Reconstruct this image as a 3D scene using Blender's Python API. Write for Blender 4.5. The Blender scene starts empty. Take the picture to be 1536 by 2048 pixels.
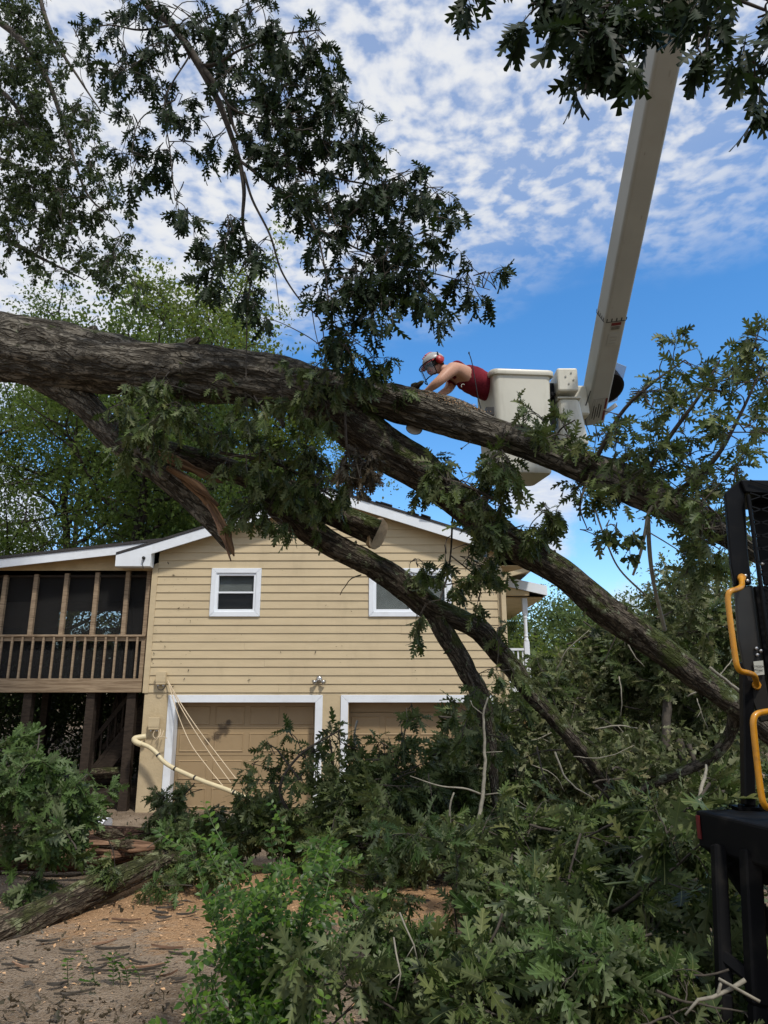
import bpy, bmesh, math, random
import numpy as np
from mathutils import Vector, Matrix

# ------------------------------------------------------------------ camera, sky, sun, exposure
S = bpy.context.scene
COL = S.collection
F = 1440.0
PITCH = math.radians(14.6)
EYE = Vector((0, 0, 2.15))
R = math.radians

cam = bpy.data.cameras.new('camera')
cam.sensor_fit = 'VERTICAL'; cam.sensor_height = 36.0; cam.sensor_width = 27.0
cam.lens = 36.0 * F / 2048.0
cam.clip_start = 0.05; cam.clip_end = 2000
camo = bpy.data.objects.new('camera', cam); COL.objects.link(camo)
camo.location = EYE; camo.rotation_euler = (math.pi / 2 + PITCH, 0, 0)
S.camera = camo
S.view_settings.view_transform = 'Standard'; S.view_settings.look = 'None'
S.view_settings.gamma = 1; S.view_settings.use_curve_mapping = False
S.view_settings.exposure = 0.36
S.render.engine = 'CYCLES'
S.cycles.use_denoising = True
S.cycles.max_bounces = 6; S.cycles.diffuse_bounces = 3; S.cycles.glossy_bounces = 2
S.cycles.transmission_bounces = 4; S.cycles.transparent_max_bounces = 12
S.cycles.caustics_reflective = False; S.cycles.caustics_refractive = False

SUN_EL, SUN_AZ = R(56), R(152)      # azimuth clockwise from +Y (north): behind the camera, to the right
sun = bpy.data.lights.new('sun', 'SUN'); sun.energy = 2.5; sun.angle = R(5); sun.color = (1.0, 0.95, 0.87)
suno = bpy.data.objects.new('sun', sun); COL.objects.link(suno)
sd = Vector((math.sin(SUN_AZ) * math.cos(SUN_EL), math.cos(SUN_AZ) * math.cos(SUN_EL), math.sin(SUN_EL)))
suno.rotation_euler = (-sd).to_track_quat('-Z', 'Y').to_euler()
suno.location = (0, 0, 40)

W = bpy.data.worlds.new('World'); S.world = W; W.use_nodes = True

def nd(nt, typ, ins=None, **props):
    n = nt.nodes.new(typ)
    for k, v in props.items(): setattr(n, k, v)
    for k, v in (ins or {}).items():
        s = n.inputs[k]
        if isinstance(v, bpy.types.NodeSocket): nt.links.new(v, s)
        elif isinstance(v, (tuple, list)) and s.type == 'RGBA' and len(v) == 3: s.default_value = (*v, 1)
        else: s.default_value = v
    return n

def mth(nt, op, a, b=None, clamp=False):
    n = nt.nodes.new('ShaderNodeMath'); n.operation = op; n.use_clamp = clamp
    for i, v in enumerate((a, b)):
        if v is None: continue
        if isinstance(v, bpy.types.NodeSocket): nt.links.new(v, n.inputs[i])
        else: n.inputs[i].default_value = v
    return n.outputs[0]

def smooth(nt, v, lo, hi):
    n = nd(nt, 'ShaderNodeMapRange', {0: v, 1: lo, 2: hi, 3: 0.0, 4: 1.0}, interpolation_type='SMOOTHSTEP')
    return n.outputs[0]

def mixc(nt, fac, a, b, mode='MIX'):
    n = nt.nodes.new('ShaderNodeMix'); n.data_type = 'RGBA'; n.blend_type = mode
    for s, v in ((n.inputs[0], fac), (n.inputs[6], a), (n.inputs[7], b)):
        if isinstance(v, bpy.types.NodeSocket): nt.links.new(v, s)
        elif isinstance(v, (tuple, list)): s.default_value = (*v[:3], 1)
        else: s.default_value = v
    return n.outputs[2]

def build_world():
    nt = W.node_tree; nt.nodes.clear()
    sky = nd(nt, 'ShaderNodeTexSky', sky_type='NISHITA', sun_disc=False, sun_elevation=SUN_EL,
             sun_rotation=SUN_AZ, air_density=1.0, dust_density=0.4, ozone_density=2.0)
    hs = nd(nt, 'ShaderNodeHueSaturation', {'Hue': 0.5, 'Saturation': 1.32, 'Value': 1.35, 'Color': sky.outputs[0]})
    tc = nd(nt, 'ShaderNodeTexCoord')
    sep = nd(nt, 'ShaderNodeSeparateXYZ', {0: tc.outputs['Generated']})
    x, y, z = sep.outputs
    zc = mth(nt, 'MAXIMUM', z, 0.02)
    u = mth(nt, 'DIVIDE', x, zc); v = mth(nt, 'DIVIDE', y, zc)
    uv = nd(nt, 'ShaderNodeCombineXYZ', {0: u, 1: v, 2: 0.0}).outputs[0]
    # distortion of the cloud layer
    warp = nd(nt, 'ShaderNodeTexNoise', {'Vector': uv, 'Scale': 3.2, 'Detail': 3.0})
    wv = nd(nt, 'ShaderNodeVectorMath', {0: warp.outputs[1], 1: (0.5, 0.5, 0.5)}, operation='SUBTRACT')
    ws = nd(nt, 'ShaderNodeVectorMath', {0: wv.outputs[0], 'Scale': 0.10}, operation='SCALE')
    uw = nd(nt, 'ShaderNodeVectorMath', {0: uv, 1: ws.outputs[0]}, operation='ADD').outputs[0]
    cells = nd(nt, 'ShaderNodeTexNoise', {'Vector': uw, 'Scale': 21.0, 'Detail': 4.0, 'Roughness': 0.5})
    big = nd(nt, 'ShaderNodeTexNoise', {'Vector': uw, 'Scale': 1.6, 'Detail': 4.0, 'Roughness': 0.55})
    fine = nd(nt, 'ShaderNodeTexNoise', {'Vector': uw, 'Scale': 48.0, 'Detail': 3.0})
    # the layer thins out towards a line low in the south; denser towards the left
    e = mth(nt, 'SUBTRACT', mth(nt, 'SUBTRACT', 1.86, mth(nt, 'MULTIPLY', u, 0.56)), v)
    e2 = mth(nt, 'ADD', e, mth(nt, 'MULTIPLY', mth(nt, 'SUBTRACT', big.outputs[0], 0.5), 0.9))
    edge = smooth(nt, e2, -0.12, 0.5)
    left = mth(nt, 'MULTIPLY', mth(nt, 'SUBTRACT', 0.25, u), 0.17)
    left = mth(nt, 'ADD', mth(nt, 'MINIMUM', mth(nt, 'MAXIMUM', left, 0.0), 0.16), 0.045)
    dens = mth(nt, 'ADD', mth(nt, 'ADD', cells.outputs[0], mth(nt, 'MULTIPLY', mth(nt, 'SUBTRACT', big.outputs[0], 0.5), 0.42)), left)
    dens = mth(nt, 'ADD', dens, mth(nt, 'MULTIPLY', mth(nt, 'SUBTRACT', fine.outputs[0], 0.5), 0.14))
    c1 = mth(nt, 'MULTIPLY', smooth(nt, dens, 0.27, 0.73), edge)
    veil = mth(nt, 'MULTIPLY', edge, 0.34)
    c1 = mth(nt, 'MAXIMUM', c1, veil)
    # a few low fair-weather clouds
    dn = nd(nt, 'ShaderNodeTexNoise', {'Vector': tc.outputs['Generated'], 'Scale': 9.0, 'Detail': 6.0, 'Roughness': 0.6})
    c2 = None
    for (cx, cy, cz, r) in ((0.205, 0.94, 0.262, 0.06), (0.222, 0.95, 0.20, 0.045), (0.40, 0.90, 0.12, 0.05), (0.31, 0.94, 0.10, 0.05), (-0.5, 0.82, 0.2, 0.12), (0.85, 0.5, 0.17, 0.13), (-0.9, 0.3, 0.2, 0.15), (0.2, -0.95, 0.2, 0.15), (-0.5, -0.8, 0.18, 0.15)):
        d = nd(nt, 'ShaderNodeVectorMath', {0: tc.outputs['Generated'], 1: (cx, cy, cz)}, operation='DISTANCE').outputs['Value']
        dd = mth(nt, 'SUBTRACT', r, d)
        dd = mth(nt, 'ADD', dd, mth(nt, 'MULTIPLY', mth(nt, 'SUBTRACT', dn.outputs[0], 0.5), 0.12))
        m = smooth(nt, dd, 0.0, 0.04)
        c2 = m if c2 is None else mth(nt, 'MAXIMUM', c2, m)
    c2 = mth(nt, 'MULTIPLY', c2, 0.9)
    horizon = mth(nt, 'MULTIPLY', smooth(nt, mth(nt, 'MULTIPLY', z, -1.0), -0.16, 0.02), 0.2)
    tot = mth(nt, 'MAXIMUM', mth(nt, 'MAXIMUM', c1, c2), horizon, True)
    shade = mixc(nt, smooth(nt, cells.outputs[0], 0.35, 0.75), (4.3, 4.55, 5.1), (5.0, 5.1, 5.25))
    col = mixc(nt, tot, hs.outputs[0], shade)
    bg = nd(nt, 'ShaderNodeBackground', {'Color': col, 'Strength': 0.13})
    out = nd(nt, 'ShaderNodeOutputWorld', {0: bg.outputs[0]})
build_world()

# ------------------------------------------------------------------ helpers
def P(px, py, Y):
    """point at depth Y seen at photograph pixel px, py"""
    dx = (px - 768) / F; u = (1024 - py) / F
    d = Vector((dx, math.cos(PITCH) - u * math.sin(PITCH), math.sin(PITCH) + u * math.cos(PITCH)))
    return EYE + d * (Y / d.y)

def Pz(px, py, z):
    a = P(px, py, 1.0) - EYE
    return EYE + a * ((z - EYE.z) / a.z)

def depth(p):
    return p.y * math.cos(PITCH) + (p.z - EYE.z) * math.sin(PITCH)

def pix(p):
    q = p - EYE
    f = q.y * math.cos(PITCH) + q.z * math.sin(PITCH)
    u = -q.y * math.sin(PITCH) + q.z * math.cos(PITCH)
    if f <= 0.01: return (-9e9, -9e9)
    return (768 + F * q.x / f, 1024 - F * u / f)

def tag(o, label=None, cat=None, group=None, kind=None):
    if label: o['label'] = label
    if cat: o['category'] = cat
    if group: o['group'] = group
    if kind: o['kind'] = kind
    return o

def empty(name, loc=(0, 0, 0), label=None, cat=None, group=None, kind=None):
    o = bpy.data.objects.new(name, None); COL.objects.link(o)
    o.location = loc; o.empty_display_size = 0.1
    return tag(o, label, cat, group, kind)

def new_mesh(name, v, f, mats=None, uv=None, smooth=False, midx=None):
    me = bpy.data.meshes.new(name)
    v = np.asarray(v, np.float32).reshape(-1, 3)
    if isinstance(f, np.ndarray):
        n, k = f.shape
        me.vertices.add(len(v)); me.vertices.foreach_set('co', v.ravel())
        me.loops.add(n * k); me.loops.foreach_set('vertex_index', f.astype(np.int32).ravel())
        me.polygons.add(n); me.polygons.foreach_set('loop_start', np.arange(0, n * k, k, dtype=np.int32))
        me.update(calc_edges=True)
    else:
        me.from_pydata([tuple(map(float, p)) for p in v], [], f)
    if uv is not None:
        uv = np.asarray(uv, np.float32)
        li = np.empty(len(me.loops), np.int32); me.loops.foreach_get('vertex_index', li)
        l = me.uv_layers.new(name='UVMap'); l.data.foreach_set('uv', uv[li].ravel())
    for m in (mats if isinstance(mats, (list, tuple)) else [mats]):
        if m: me.materials.append(m)
    if midx is not None: me.polygons.foreach_set('material_index', np.asarray(midx, np.int32))
    if smooth: me.polygons.foreach_set('use_smooth', np.ones(len(me.polygons), bool))
    return me

def add_obj(name, me, parent=None, loc=None):
    o = bpy.data.objects.new(name, me); COL.objects.link(o)
    if parent is not None:
        o.parent = parent
        pl = parent
        off = Vector((0, 0, 0))
        # meshes are written in world coordinates: undo the parents' offsets
        while pl is not None:
            off += pl.location; pl = pl.parent
        o.location = -off
    if loc is not None: o.location = loc
    return o

def frames(pts):
    """parallel transport frames along a polyline (numpy)"""
    p = np.asarray([tuple(q) for q in pts], float)
    t = np.gradient(p, axis=0); t /= np.linalg.norm(t, axis=1)[:, None] + 1e-12
    a = np.array([0, 0, 1.0]) if abs(t[0, 2]) < 0.9 else np.array([1.0, 0, 0])
    n = np.cross(t[0], a); n /= np.linalg.norm(n)
    N = [n]
    for i in range(1, len(p)):
        n = N[-1] - t[i] * np.dot(N[-1], t[i]); n /= np.linalg.norm(n) + 1e-12; N.append(n)
    N = np.array(N); B = np.cross(t, N)
    return p, t, N, B

def tube_arrays(pts, rad, n=6, cap=True):
    p, t, N, B = frames(pts)
    rad = np.broadcast_to(np.asarray(rad, float), (len(p),))
    a = np.linspace(0, 2 * np.pi, n, endpoint=False)
    v = p[:, None] + rad[:, None, None] * (np.cos(a)[None, :, None] * N[:, None] + np.sin(a)[None, :, None] * B[:, None])
    m = len(p)
    i, j = np.meshgrid(np.arange(m - 1), np.arange(n), indexing='ij')
    j2 = (j + 1) % n
    f = np.stack([i * n + j, i * n + j2, (i + 1) * n + j2, (i + 1) * n + j], -1).reshape(-1, 4)
    return v.reshape(-1, 3), f

class MB:
    """collects shapes into one mesh"""
    def __init__(s): s.v = []; s.f = []; s.mi = []; s.cur = 0
    def raw(s, v, f):
        b = len(s.v); s.v += [tuple(map(float, p)) for p in v]
        for q in f: s.f.append([b + int(i) for i in q]); s.mi.append(s.cur)
        return s
    def box(s, x0, x1, y0, y1, z0, z1):
        v = [(x0, y0, z0), (x1, y0, z0), (x1, y1, z0), (x0, y1, z0), (x0, y0, z1), (x1, y0, z1), (x1, y1, z1), (x0, y1, z1)]
        return s.raw(v, [(0, 3, 2, 1), (4, 5, 6, 7), (0, 1, 5, 4), (1, 2, 6, 5), (2, 3, 7, 6), (3, 0, 4, 7)])
    def hexa(s, v):
        return s.raw(v, [(0, 3, 2, 1), (4, 5, 6, 7), (0, 1, 5, 4), (1, 2, 6, 5), (2, 3, 7, 6), (3, 0, 4, 7)])
    def prism(s, poly, y0, y1):
        """polygon in XZ extruded along Y"""
        n = len(poly)
        v = [(x, y0, z) for x, z in poly] + [(x, y1, z) for x, z in poly]
        f = [list(range(n)), list(range(2 * n - 1, n - 1, -1))]
        f += [[i, n + i, n + (i + 1) % n, (i + 1) % n] for i in range(n)]
        return s.raw(v, f)
    def bar(s, p, q, w, h, up=(0, 0, 1)):
        p = Vector(p); q = Vector(q); d = (q - p).normalized(); u = Vector(up)
        r = d.cross(u)
        if r.length < 1e-4: r = d.cross(Vector((0, 1, 0)))
        r.normalize(); u = r.cross(d)
        c = []
        for e in (p, q):
            for a, b in ((-1, -1), (1, -1), (1, 1), (-1, 1)): c.append(e + r * (a * w / 2) + u * (b * h / 2))
        return s.raw(c, [(3, 2, 1, 0), (4, 5, 6, 7), (0, 1, 5, 4), (1, 2, 6, 5), (2, 3, 7, 6), (3, 0, 4, 7)])
    def tube(s, pts, rad, n=8, cap=True):
        v, f = tube_arrays(pts, rad, n)
        m = len(pts)
        f = [list(q) for q in f]
        if cap: f += [list(range(n - 1, -1, -1)), [(m - 1) * n + i for i in range(n)]]
        return s.raw(v, f)
    def lathe(s, p, axis, prof, n=16):
        """profile [(t, r)] swept round axis from p"""
        a = Vector(axis).normalized()
        return s.tube([Vector(p) + a * t for t, r in prof], [r for t, r in prof], n)
    def build(s, name, mats, parent=None, smooth=False, bevel=0, seg=1):
        me = new_mesh(name, s.v, s.f, mats, smooth=smooth, midx=s.mi if isinstance(mats, (list, tuple)) else None)
        o = add_obj(name, me, parent)
        if bevel:
            b = o.modifiers.new('bevel', 'BEVEL'); b.width = bevel; b.segments = seg; b.limit_method = 'ANGLE'
            b.angle_limit = R(35)
        return o

def crom(pts, n_per=8):
    """Catmull-Rom through rows of any width"""
    a = np.asarray(pts, float)
    a = np.vstack([2 * a[0] - a[1], a, 2 * a[-1] - a[-2]])
    out = []
    for i in range(1, len(a) - 2):
        for k in range(n_per):
            t = k / n_per
            p0, p1, p2, p3 = a[i - 1], a[i], a[i + 1], a[i + 2]
            out.append(0.5 * ((2 * p1) + (-p0 + p2) * t + (2 * p0 - 5 * p1 + 4 * p2 - p3) * t * t + (-p0 + 3 * p1 - 3 * p2 + p3) * t ** 3))
    out.append(a[-2])
    return np.array(out)

def resample(a, step):
    d = np.r_[0, np.cumsum(np.linalg.norm(np.diff(a[:, :3], axis=0), axis=1))]
    n = max(4, int(d[-1] / step))
    s = np.linspace(0, d[-1], n)
    return np.stack([np.interp(s, d, a[:, k]) for k in range(a.shape[1])], 1), s

_perm = np.random.default_rng(7).integers(0, 2 ** 31, 4096)
def _h(ix, iy, iz):
    return _perm[(_perm[(_perm[ix & 4095] + iy) & 4095] + iz) & 4095] / 2.0 ** 31
def vnoise(p):
    p = np.asarray(p, float); i = np.floor(p).astype(np.int64); f = p - i; f = f * f * (3 - 2 * f)
    x, y, z = i[..., 0], i[..., 1], i[..., 2]; r = 0
    for a in (0, 1):
        for b in (0, 1):
            for c in (0, 1):
                w = (f[..., 0] if a else 1 - f[..., 0]) * (f[..., 1] if b else 1 - f[..., 1]) * (f[..., 2] if c else 1 - f[..., 2])
                r = r + w * _h(x + a, y + b, z + c)
    return r
def fbm(p, o=4):
    r = 0; a = 0.5; p = np.asarray(p, float)
    for k in range(o): r = r + a * vnoise(p + 13.7 * k); p = p * 2.03; a *= 0.5
    return r / (1 - 0.5 ** o)

# ------------------------------------------------------------------ materials
def new_mat(name):
    m = bpy.data.materials.new(name); m.use_nodes = True
    nt = m.node_tree; nt.nodes.clear()
    out = nd(nt, 'ShaderNodeOutputMaterial')
    return m, nt, out

def simple(name, col, rough=0.6, metal=0.0, spec=0.4, var=0.12, vscale=3.0, bump=0.0, bscale=60.0, stretch=(1, 1, 1), dstretch=(1, 1, 1), dirt=None, dscale=2.0, damt=0.4, coat=0.0, coord='Object'):
    m, nt, out = new_mat(name)
    tc = nd(nt, 'ShaderNodeTexCoord')
    mp = nd(nt, 'ShaderNodeMapping', {'Vector': tc.outputs[coord], 'Scale': stretch})
    n1 = nd(nt, 'ShaderNodeTexNoise', {'Vector': mp.outputs[0], 'Scale': vscale, 'Detail': 6.0, 'Roughness': 0.6})
    c = mixc(nt, smooth(nt, n1.outputs[0], 0.3, 0.7), tuple(k * (1 - var) for k in col), tuple(min(1, k * (1 + var)) for k in col))
    if dirt:
        n2 = nd(nt, 'ShaderNodeTexNoise', {'Vector': nd(nt, 'ShaderNodeMapping', {'Vector': tc.outputs[coord], 'Scale': dstretch}).outputs[0], 'Scale': dscale, 'Detail': 8.0, 'Roughness': 0.65})
        c = mixc(nt, mth(nt, 'MULTIPLY', smooth(nt, n2.outputs[0], 0.5, 0.75), damt), c, dirt)
    b = nd(nt, 'ShaderNodeBsdfPrincipled', {'Base Color': c, 'Roughness': rough, 'Metallic': metal, 'Specular IOR Level': spec, 'Coat Weight': coat})
    if bump:
        n3 = nd(nt, 'ShaderNodeTexNoise', {'Vector': mp.outputs[0], 'Scale': bscale, 'Detail': 5.0})
        bp = nd(nt, 'ShaderNodeBump', {'Strength': bump, 'Distance': 0.01, 'Height': n3.outputs[0]})
        nt.links.new(bp.outputs[0], b.inputs['Normal'])
    nt.links.new(b.outputs[0], out.inputs[0])
    return m

def leaf_mat(name, cols, under, trans=0.3, tcol=(0.12, 0.2, 0.03), rough=0.45, spec=0.35, rib=False):
    m, nt, out = new_mat(name)
    g = nd(nt, 'ShaderNodeNewGeometry'); oi = nd(nt, 'ShaderNodeObjectInfo')
    r = mth(nt, 'FRACT', mth(nt, 'ADD', g.outputs['Random Per Island'], mth(nt, 'MULTIPLY', oi.outputs['Random'], 7.31)))
    cr = nd(nt, 'ShaderNodeValToRGB', {0: r})
    el = cr.color_ramp.elements
    while len(el) < len(cols): el.new(0.5)
    for i, c in enumerate(cols):
        el[i].position = i / (len(cols) - 1); el[i].color = (*c, 1)
    tc = nd(nt, 'ShaderNodeTexCoord')
    n1 = nd(nt, 'ShaderNodeTexNoise', {'Vector': tc.outputs['Object'], 'Scale': 14.0, 'Detail': 3.0})
    c = mixc(nt, smooth(nt, n1.outputs[0], 0.35, 0.7), cr.outputs[0], (0.75, 0.75, 0.75), 'MULTIPLY')
    c = mixc(nt, g.outputs['Backfacing'], c, under)
    if rib:
        at = nd(nt, 'ShaderNodeAttribute', attribute_name='rib')
        v = smooth(nt, mth(nt, 'SUBTRACT', 0.012, at.outputs['Fac']), 0.0, 0.008)
        c = mixc(nt, mth(nt, 'MULTIPLY', v, 0.7), c, tuple(min(.3, k * 1.5 + .02) for k in cols[-1]))
    b = nd(nt, 'ShaderNodeBsdfPrincipled', {'Base Color': c, 'Roughness': rough, 'Specular IOR Level': spec})
    t = nd(nt, 'ShaderNodeBsdfTranslucent', {'Color': mixc(nt, 0.5, c, tcol)})
    mx = nd(nt, 'ShaderNodeMixShader', {0: trans, 1: b.outputs[0], 2: t.outputs[0]})
    nt.links.new(mx.outputs[0], out.inputs[0])
    return m

def bark_mat(name, dark, light, moss=(0.05, 0.065, 0.015), moss_amt=0.3, lichen=(0.22, 0.25, 0.16), lichen_amt=0.15, scale=1.0):
    m, nt, out = new_mat(name)
    tc = nd(nt, 'ShaderNodeTexCoord'); g = nd(nt, 'ShaderNodeNewGeometry')
    mp = nd(nt, 'ShaderNodeMapping', {'Vector': tc.outputs['UV'], 'Scale': (1.5 * scale, 7.0 * scale, 1)})
    w = nd(nt, 'ShaderNodeTexNoise', {'Vector': mp.outputs[0], 'Scale': 0.8, 'Detail': 3.0})
    wv = nd(nt, 'ShaderNodeVectorMath', {0: w.outputs[1], 'Scale': 1.1}, operation='SCALE')
    ad = nd(nt, 'ShaderNodeVectorMath', {0: mp.outputs[0], 1: wv.outputs[0]}, operation='ADD')
    rn = nd(nt, 'ShaderNodeTexNoise', {'Vector': ad.outputs[0], 'Scale': 1.5, 'Detail': 3.0, 'Roughness': 0.55})
    rd = mth(nt, 'ABSOLUTE', mth(nt, 'SUBTRACT', rn.outputs[0], 0.5))
    mp2 = nd(nt, 'ShaderNodeMapping', {'Vector': tc.outputs['UV'], 'Scale': (5.0 * scale, 13.0 * scale, 1), 'Location': (3.1, 1.7, 0)})
    rn2 = nd(nt, 'ShaderNodeTexNoise', {'Vector': mp2.outputs[0], 'Scale': 1.3, 'Detail': 3.0, 'Distortion': 1.0})
    rd2 = mth(nt, 'ABSOLUTE', mth(nt, 'SUBTRACT', rn2.outputs[0], 0.5))
    mp3 = nd(nt, 'ShaderNodeMapping', {'Vector': tc.outputs['UV'], 'Scale': (4.0 * scale, 9.0 * scale, 1)})
    fi = nd(nt, 'ShaderNodeTexNoise', {'Vector': mp3.outputs[0], 'Scale': 3.0, 'Detail': 8.0, 'Roughness': 0.68})
    crack = mth(nt, 'MULTIPLY', smooth(nt, rd, 0.0, 0.075), mth(nt, 'ADD', 0.45, mth(nt, 'MULTIPLY', smooth(nt, rd2, 0.0, 0.06), 0.55)))
    hgt = mth(nt, 'ADD', mth(nt, 'MULTIPLY', crack, 1.0), mth(nt, 'MULTIPLY', fi.outputs[0], 0.22))
    c = mixc(nt, smooth(nt, fi.outputs[0], 0.25, 0.8), dark, light)
    c = mixc(nt, crack, tuple(k * 0.5 for k in dark), c)
    pn = nd(nt, 'ShaderNodeTexNoise', {'Vector': tc.outputs['Object'], 'Scale': 3.2, 'Detail': 7.0, 'Roughness': 0.65})
    nz = nd(nt, 'ShaderNodeSeparateXYZ', {0: g.outputs['Normal']}).outputs[2]
    mo = mth(nt, 'MULTIPLY', smooth(nt, mth(nt, 'ADD', pn.outputs[0], mth(nt, 'MULTIPLY', nz, 0.16)), 0.72 - moss_amt * 0.5, 0.82 - moss_amt * 0.5), 0.85)
    c = mixc(nt, mo, c, moss)
    ln = nd(nt, 'ShaderNodeTexNoise', {'Vector': tc.outputs['Object'], 'Scale': 9.0, 'Detail': 6.0, 'Roughness': 0.7})
    li = mth(nt, 'MULTIPLY', smooth(nt, ln.outputs[0], 0.66 - lichen_amt * 0.4, 0.72 - lichen_amt * 0.4), 0.8)
    c = mixc(nt, li, c, lichen)
    b = nd(nt, 'ShaderNodeBsdfPrincipled', {'Base Color': c, 'Roughness': 0.9, 'Specular IOR Level': 0.15})
    bp = nd(nt, 'ShaderNodeBump', {'Strength': 0.9, 'Distance': 0.05 / scale, 'Height': hgt})
    nt.links.new(bp.outputs[0], b.inputs['Normal']); nt.links.new(b.outputs[0], out.inputs[0])
    return m

def wood_mat(name, c1, c2, sc=(3, 60, 60), coord='Object', rough=0.8, axis_wave=False):
    m, nt, out = new_mat(name)
    tc = nd(nt, 'ShaderNodeTexCoord')
    oi = nd(nt, 'ShaderNodeObjectInfo')
    of = nd(nt, 'ShaderNodeVectorMath', {0: tc.outputs[coord], 1: nd(nt, 'ShaderNodeCombineXYZ', {0: mth(nt, 'MULTIPLY', oi.outputs['Random'], 9.0), 1: 0.0, 2: 0.0}).outputs[0]}, operation='ADD')
    mp = nd(nt, 'ShaderNodeMapping', {'Vector': of.outputs[0], 'Scale': sc})
    n = nd(nt, 'ShaderNodeTexNoise', {'Vector': mp.outputs[0], 'Scale': 1.0, 'Detail': 8.0, 'Roughness': 0.65, 'Distortion': 0.6})
    c = mixc(nt, smooth(nt, n.outputs[0], 0.3, 0.7), c1, c2)
    b = nd(nt, 'ShaderNodeBsdfPrincipled', {'Base Color': c, 'Roughness': rough, 'Specular IOR Level': 0.2})
    bp = nd(nt, 'ShaderNodeBump', {'Strength': 0.5, 'Distance': 0.006, 'Height': n.outputs[0]})
    nt.links.new(bp.outputs[0], b.inputs['Normal']); nt.links.new(b.outputs[0], out.inputs[0])
    return m

def glass_mat(name, tint=(0.02, 0.025, 0.03), alpha=0.55, rough=0.02):
    m, nt, out = new_mat(name)
    b = nd(nt, 'ShaderNodeBsdfPrincipled', {'Base Color': tint, 'Roughness': rough, 'Specular IOR Level': 0.6})
    t = nd(nt, 'ShaderNodeBsdfTransparent')
    mx = nd(nt, 'ShaderNodeMixShader', {0: alpha, 1: t.outputs[0], 2: b.outputs[0]})
    nt.links.new(mx.outputs[0], out.inputs[0])
    return m

def ground_mat():
    m, nt, out = new_mat('dirt')
    tc = nd(nt, 'ShaderNodeTexCoord')
    co = tc.outputs['Object']
    n1 = nd(nt, 'ShaderNodeTexNoise', {'Vector': co, 'Scale': 1.1, 'Detail': 8.0, 'Roughness': 0.65})
    n2 = nd(nt, 'ShaderNodeTexNoise', {'Vector': co, 'Scale': 55.0, 'Detail': 5.0, 'Roughness': 0.75})
    mp = nd(nt, 'ShaderNodeMapping', {'Vector': co, 'Scale': (4, 14, 4)})
    n3 = nd(nt, 'ShaderNodeTexNoise', {'Vector': mp.outputs[0], 'Scale': 1.6, 'Detail': 7.0, 'Roughness': 0.7})
    c = mixc(nt, smooth(nt, n1.outputs[0], 0.35, 0.65), (0.20, 0.145, 0.095), (0.36, 0.275, 0.195))
    vo = nd(nt, 'ShaderNodeTexVoronoi', {'Vector': co, 'Scale': 75.0})
    vg = nd(nt, 'ShaderNodeSeparateColor', {0: vo.outputs['Color']})
    c = mixc(nt, mth(nt, 'MULTIPLY', smooth(nt, vg.outputs[0], 0.62, 0.95), 0.6), c, (0.36, 0.30, 0.235))
    c = mixc(nt, mth(nt, 'MULTIPLY', smooth(nt, vg.outputs[1], 0.70, 0.95), 0.6), c, (0.045, 0.033, 0.024))
    c = mixc(nt, mth(nt, 'MULTIPLY', smooth(nt, n2.outputs[0], 0.5, 0.7), 0.5), c, (0.27, 0.21, 0.155))
    c = mixc(nt, mth(nt, 'MULTIPLY', smooth(nt, n3.outputs[0], 0.55, 0.68), 0.6), c, (0.07, 0.048, 0.032))
    # sawdust drifts
    saw = None
    for (x, y, r) in SAWDUST:
        d = nd(nt, 'ShaderNodeVectorMath', {0: co, 1: (x, y, 0.3)}, operation='DISTANCE').outputs['Value']
        k = mth(nt, 'SUBTRACT', 1.0, mth(nt, 'DIVIDE', d, r))
        saw = k if saw is None else mth(nt, 'MAXIMUM', saw, k)
    sn = mth(nt, 'ADD', saw, mth(nt, 'MULTIPLY', mth(nt, 'SUBTRACT', n3.outputs[0], 0.5), 1.3))
    sf = mth(nt, 'MULTIPLY', smooth(nt, sn, 0.1, 0.5), 0.9)
    sc = mixc(nt, smooth(nt, n2.outputs[0], 0.3, 0.7), (0.36, 0.20, 0.095), (0.56, 0.35, 0.19))
    c = mixc(nt, sf, c, sc)
    b = nd(nt, 'ShaderNodeBsdfPrincipled', {'Base Color': c, 'Roughness': 0.95, 'Specular IOR Level': 0.1})
    hh = mth(nt, 'ADD', mth(nt, 'ADD', n2.outputs[0], mth(nt, 'MULTIPLY', n3.outputs[0], 1.5)), mth(nt, 'MULTIPLY', vo.outputs['Distance'], 0.8))
    bp = nd(nt, 'ShaderNodeBump', {'Strength': 0.8, 'Distance': 0.03, 'Height': hh})
    nt.links.new(bp.outputs[0], b.inputs['Normal']); nt.links.new(b.outputs[0], out.inputs[0])
    return m

M = {}
M['leaf'] = leaf_mat('oak_leaf', [(0.012, 0.021, 0.005), (0.027, 0.046, 0.010), (0.048, 0.075, 0.017), (0.078, 0.118, 0.028), (0.125, 0.135, 0.042)], (0.12, 0.145, 0.062), 0.2, rough=.5, spec=.25, rib=True)
M['leaf_backlit'] = leaf_mat('oak_leaf_backlit_shade', [(0.010, 0.019, 0.007), (0.016, 0.03, 0.010), (0.026, 0.044, 0.014)], (0.022, 0.034, 0.014), 0.16, (0.05, 0.09, 0.015), .55, .15)  # darker oak leaf copy: the shade of backlit leaves is put into its colour
M['leaf_pale'] = leaf_mat('wilting_oak_leaf', [(0.03, 0.046, 0.014), (0.06, 0.082, 0.024), (0.105, 0.125, 0.045), (0.15, 0.135, 0.06)], (0.18, 0.19, 0.10), 0.22, rough=.5, spec=.25, rib=True)
M['leaf_fresh'] = leaf_mat('fresh_oak_leaf', [(0.032, 0.06, 0.013), (0.06, 0.105, 0.025), (0.10, 0.155, 0.045)], (0.15, 0.18, 0.09), 0.28, rough=.5, spec=.25, rib=True)
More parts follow.
